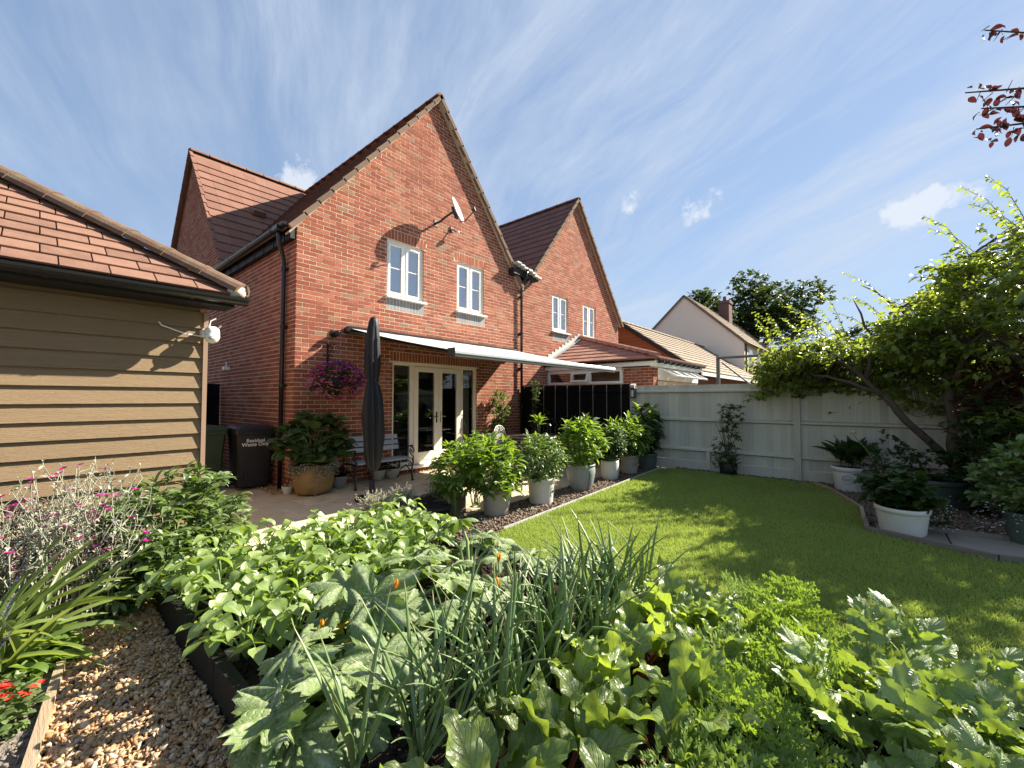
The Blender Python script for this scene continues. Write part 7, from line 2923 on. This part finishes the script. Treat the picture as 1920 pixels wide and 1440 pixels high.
zl_ = lambda x, y: 1.0 if y < -8.3 else (1.15 if -8.2 < y < -7.0 and x > 5.2 else (1.6 if x > 5.2 else 2.0))
ms, tw = [], Geo()
cnt = 0
LN = np.array([tuple(v) for v in limbs_])
while cnt < 2150:
    x, y = U(3.9, 6.9), U(-9.9, -5.85)
    z = U(zl_(x, y), zt_(y))
    ex_ = ((x - 5.7) / 1.25) ** 2
    if x < 4.55 and (y > -8.5 or z < 2.2 or z > 3.1):  # limits the unseen crown part added to shade the near lawn
        continue
    if (ex_ if x > 4.55 else .9) + max(0, (y + 6.6) / .85) ** 2 > 1.05 or x < 4.55 + max(0, (y + 7.6)) * .55 and y > -8.5:
        continue
    if math.sin(3.1 * x + 1.3) + math.sin(2.9 * y + .4) + math.sin(4.2 * z + x) < -.55:
        continue
    cnt += 1
    q0 = np.array((x, y, z))
    k = int(np.argmin(np.linalg.norm(LN - q0, axis=1)))
    L0 = Vector(LN[k])
    out = Vector((x, y, z)) - L0
    ta = math.atan2(out.y + .25, out.x - .1) + U(-.7, .7)
    te = U(-.25, .75)
    tl = U(.22, .46)
    q = [Vector((x, y, z))]
    for m_ in range(3):
        te += U(-.15, .12)
        q.append(q[-1] + Vector((math.cos(ta) * math.cos(te), math.sin(ta) * math.cos(te), math.sin(te))) * (tl / 3))
    if out.length < .9:
        tw.tube([L0, L0.lerp(q[0], .5) + Vector((0, 0, .04)), q[0]], [.007, .005, .0035], 3, caps=False)
    tw.tube(q, [.0035, .003, .0025, .0015], 3, caps=False)
    nn = 12
    for j in range(nn):
        f2 = (j + .5) / nn * 3
        k2 = min(2, int(f2))
        c = q[k2].lerp(q[k2 + 1], f2 - k2) + Vector((U(-.03, .03), U(-.03, .03), U(-.03, .02)))
        la = ta + (1 if j % 2 else -1) * U(.5, 1.3)
        ms.append((pr.randrange(3), aim(la, U(-.6, .5), U(-.6, .6), .112 * U(.6, 1.2)), tuple(c)))
# arching young shoots that break the outline
for i in range(30):
    y = U(-9.6, -6.0)
    x = U(5.0, 6.3)
    z0_ = zt_(y) - .35
    L = U(.5, 1.15)
    dy, dx = U(.25, .6), U(-.35, .05)
    q = [Vector((x, y, z0_)), Vector((x + dx * .25, y + dy * .25, z0_ + L * .42)), Vector((x + dx * .6, y + dy * .65, z0_ + L * .78)), Vector((x + dx, y + dy * 1.15, z0_ + L))]
    tw.tube(q, [.006, .005, .0035, .002], 4, caps=False)
    nn = int(38 * L)
    for j in range(nn):
        f2 = j / nn * 3
        k2 = min(2, int(f2))
        c = q[k2].lerp(q[k2 + 1], f2 - k2)
        ms.append((pr.randrange(3), aim(math.atan2(dy, dx) + (1 if j % 2 else -1) * U(.7, 1.5), U(-.2, .6), U(-.5, .5), .115 * (1.05 - .4 * j / nn) * U(.8, 1.15)), tuple(c)))
part('twigs', tw, 'bark', pt_, kind='stuff')
foliage(pt_, 'crown', 'leaf_tree', ms, SMALL)

cb = thing('copper_shrub', (5.3, -8.6, .1), 'dark copper-leaved shrub in deep shade behind the plum trunk', 'shrub')
foliage(cb, 'foliage', 'leaf_copper', bush_leaves((5.25, -8.65, 1.35), (.6, .55, 1.15), 460, OVAL, .095, 7, .3, .4, .15), OVAL)
stems(cb, (5.3, -8.65, .1), [(5.3 + U(-.5, .5), -8.65 + U(-.5, .5), U(1.2, 2.2)) for _ in range(14)], 'bark', .012)
ds = thing('border_shrub', (4.6, -8.3, .1), 'dark green shrub filling the corner under the trees', 'shrub')
foliage(ds, 'foliage', 'leaf_dark', bush_leaves((4.65, -8.38, .78), (.5, .45, .68), 300, OVAL, .10, 7, .3, .4, .12), OVAL)
stems(ds, (4.6, -8.35, .1), [(4.6 + U(-.4, .4), -8.35 + U(-.4, .4), U(.6, 1.2)) for _ in range(12)], 'bark', .01)

ppl = thing('purple_plum_tree', (4.6, -11.0, .1), 'purple-leaved plum tree whose twigs hang into view above the lawn', 'tree')
lim = []
for i in range(9):
    lim.append((Vector((4.6 + U(-.1, .1), -11 + U(-.1, .1), U(1.9, 2.6))), i * 2.4 + U(-.3, .3), U(.2, .9), U(1.2, 1.7), .04))
grow_tree(ppl, None, [(4.6, -11, .05), (4.58, -10.98, 1.2), (4.55, -10.95, 2.2), (4.5, -10.9, 3.0)], [.12, .10, .08, .05], lim, OVAL, 'leaf_purple', .085, 10, (.35, .7), 3, 9)
# the long branch that reaches into the picture
g = Geo()
ms = []
for end, mid in ((Vector((2.46, -8.08, 4.62)), Vector((3.2, -9.3, 4.2))), (Vector((2.22, -7.92, 4.0)), Vector((3.1, -9.1, 3.95))), (Vector((2.40, -8.0, 3.74)), Vector((3.2, -9.1, 3.75))), (Vector((2.30, -8.02, 3.86)), Vector((3.2, -9.0, 3.85)))):
    q = [Vector((4.52, -10.92, 2.8)), mid, end]
    lift_ = Vector((0, 0, .12))
    g.tube([q[0], q[0].lerp(q[1], .5) + Vector((0, 0, .2)), q[1] + lift_, q[1].lerp(q[2], .5) + Vector((0, 0, .05)) + lift_, q[2] + lift_], [.03, .022, .016, .011, .005], 6)
    for tw_ in range(7):
        b0 = q[1].lerp(q[2], .5 + .07 * tw_) + lift_
        g.tube([b0, b0 + Vector((U(-.09, .09), U(-.09, .09), U(-.09, .06)))], [.004, .002], 4)
    for j in range(44):
        f = .45 + .55 * j / 44
        c = q[1].lerp(q[2], f) + Vector((U(-.07, .07), U(-.07, .07), U(-.08, .06)))
        ms.append((pr.randrange(4), aim(U(0, 6.3), U(-1.2, .3), U(-.6, .6), .075 * U(.7, 1.2)), tuple(c + Vector((0, 0, .12)))))
part('branch', g, 'bark', ppl, smooth=True)
foliage(ppl, 'branch_leaves', 'leaf_purple', ms, OVAL)

# broad trees far behind the rendered house
def far_tree(x, y, h, r, lab, n=900):
    t = thing('broadleaf_tree', (x, y, 0), lab, 'tree', 'trees behind the rendered house')
    g = Geo()
    g.tube([(x, y, 0), (x + .1, y, h * .45), (x, y, h * .8)], [.35, .28, .1], 8)
    for k in range(8):
        a = k * 2.4
        g.tube([(x, y, h * .4), (x + r * .4 * math.cos(a), y + r * .4 * math.sin(a), h * .6), (x + r * .75 * math.cos(a), y + r * .75 * math.sin(a), h * U(.62, .85))], [.14, .09, .03], 6)
    part('trunk', g, 'bark', t)
    ms = []
    for k in range(26):
        d = Vector((pr.gauss(0, 1), pr.gauss(0, 1), pr.gauss(0, .8))).normalized() * U(.35, .95)
        c = (x + d.x * r, y + d.y * r, h * .66 + d.z * h * .30)
        ms += bush_leaves(c, (r * .30, r * .30, h * .10), int(n / 26), OVAL, .38, 5, .3, .3)
    foliage(t, 'crown', 'leaf_far', ms, OVAL)


far_tree(37, 4.7, 12.2, 2.4, 'rounded dark green tree behind the rendered house ridge')
far_tree(40, .8, 12.9, 5.6, 'broad dark green tree behind the red chimney', 2800)
far_tree(33, -8.5, 7.5, 3.6, 'lower bushy tree beyond the rendered house front', 900)
far_tree(22, -15.5, 6.2, 3.4, 'bushy tree beyond the grey fence behind the plum crown', 900)
far_tree(14.5, -15.0, 5.0, 2.6, 'lower bushy tree beyond the fence behind the copper shrub', 800)
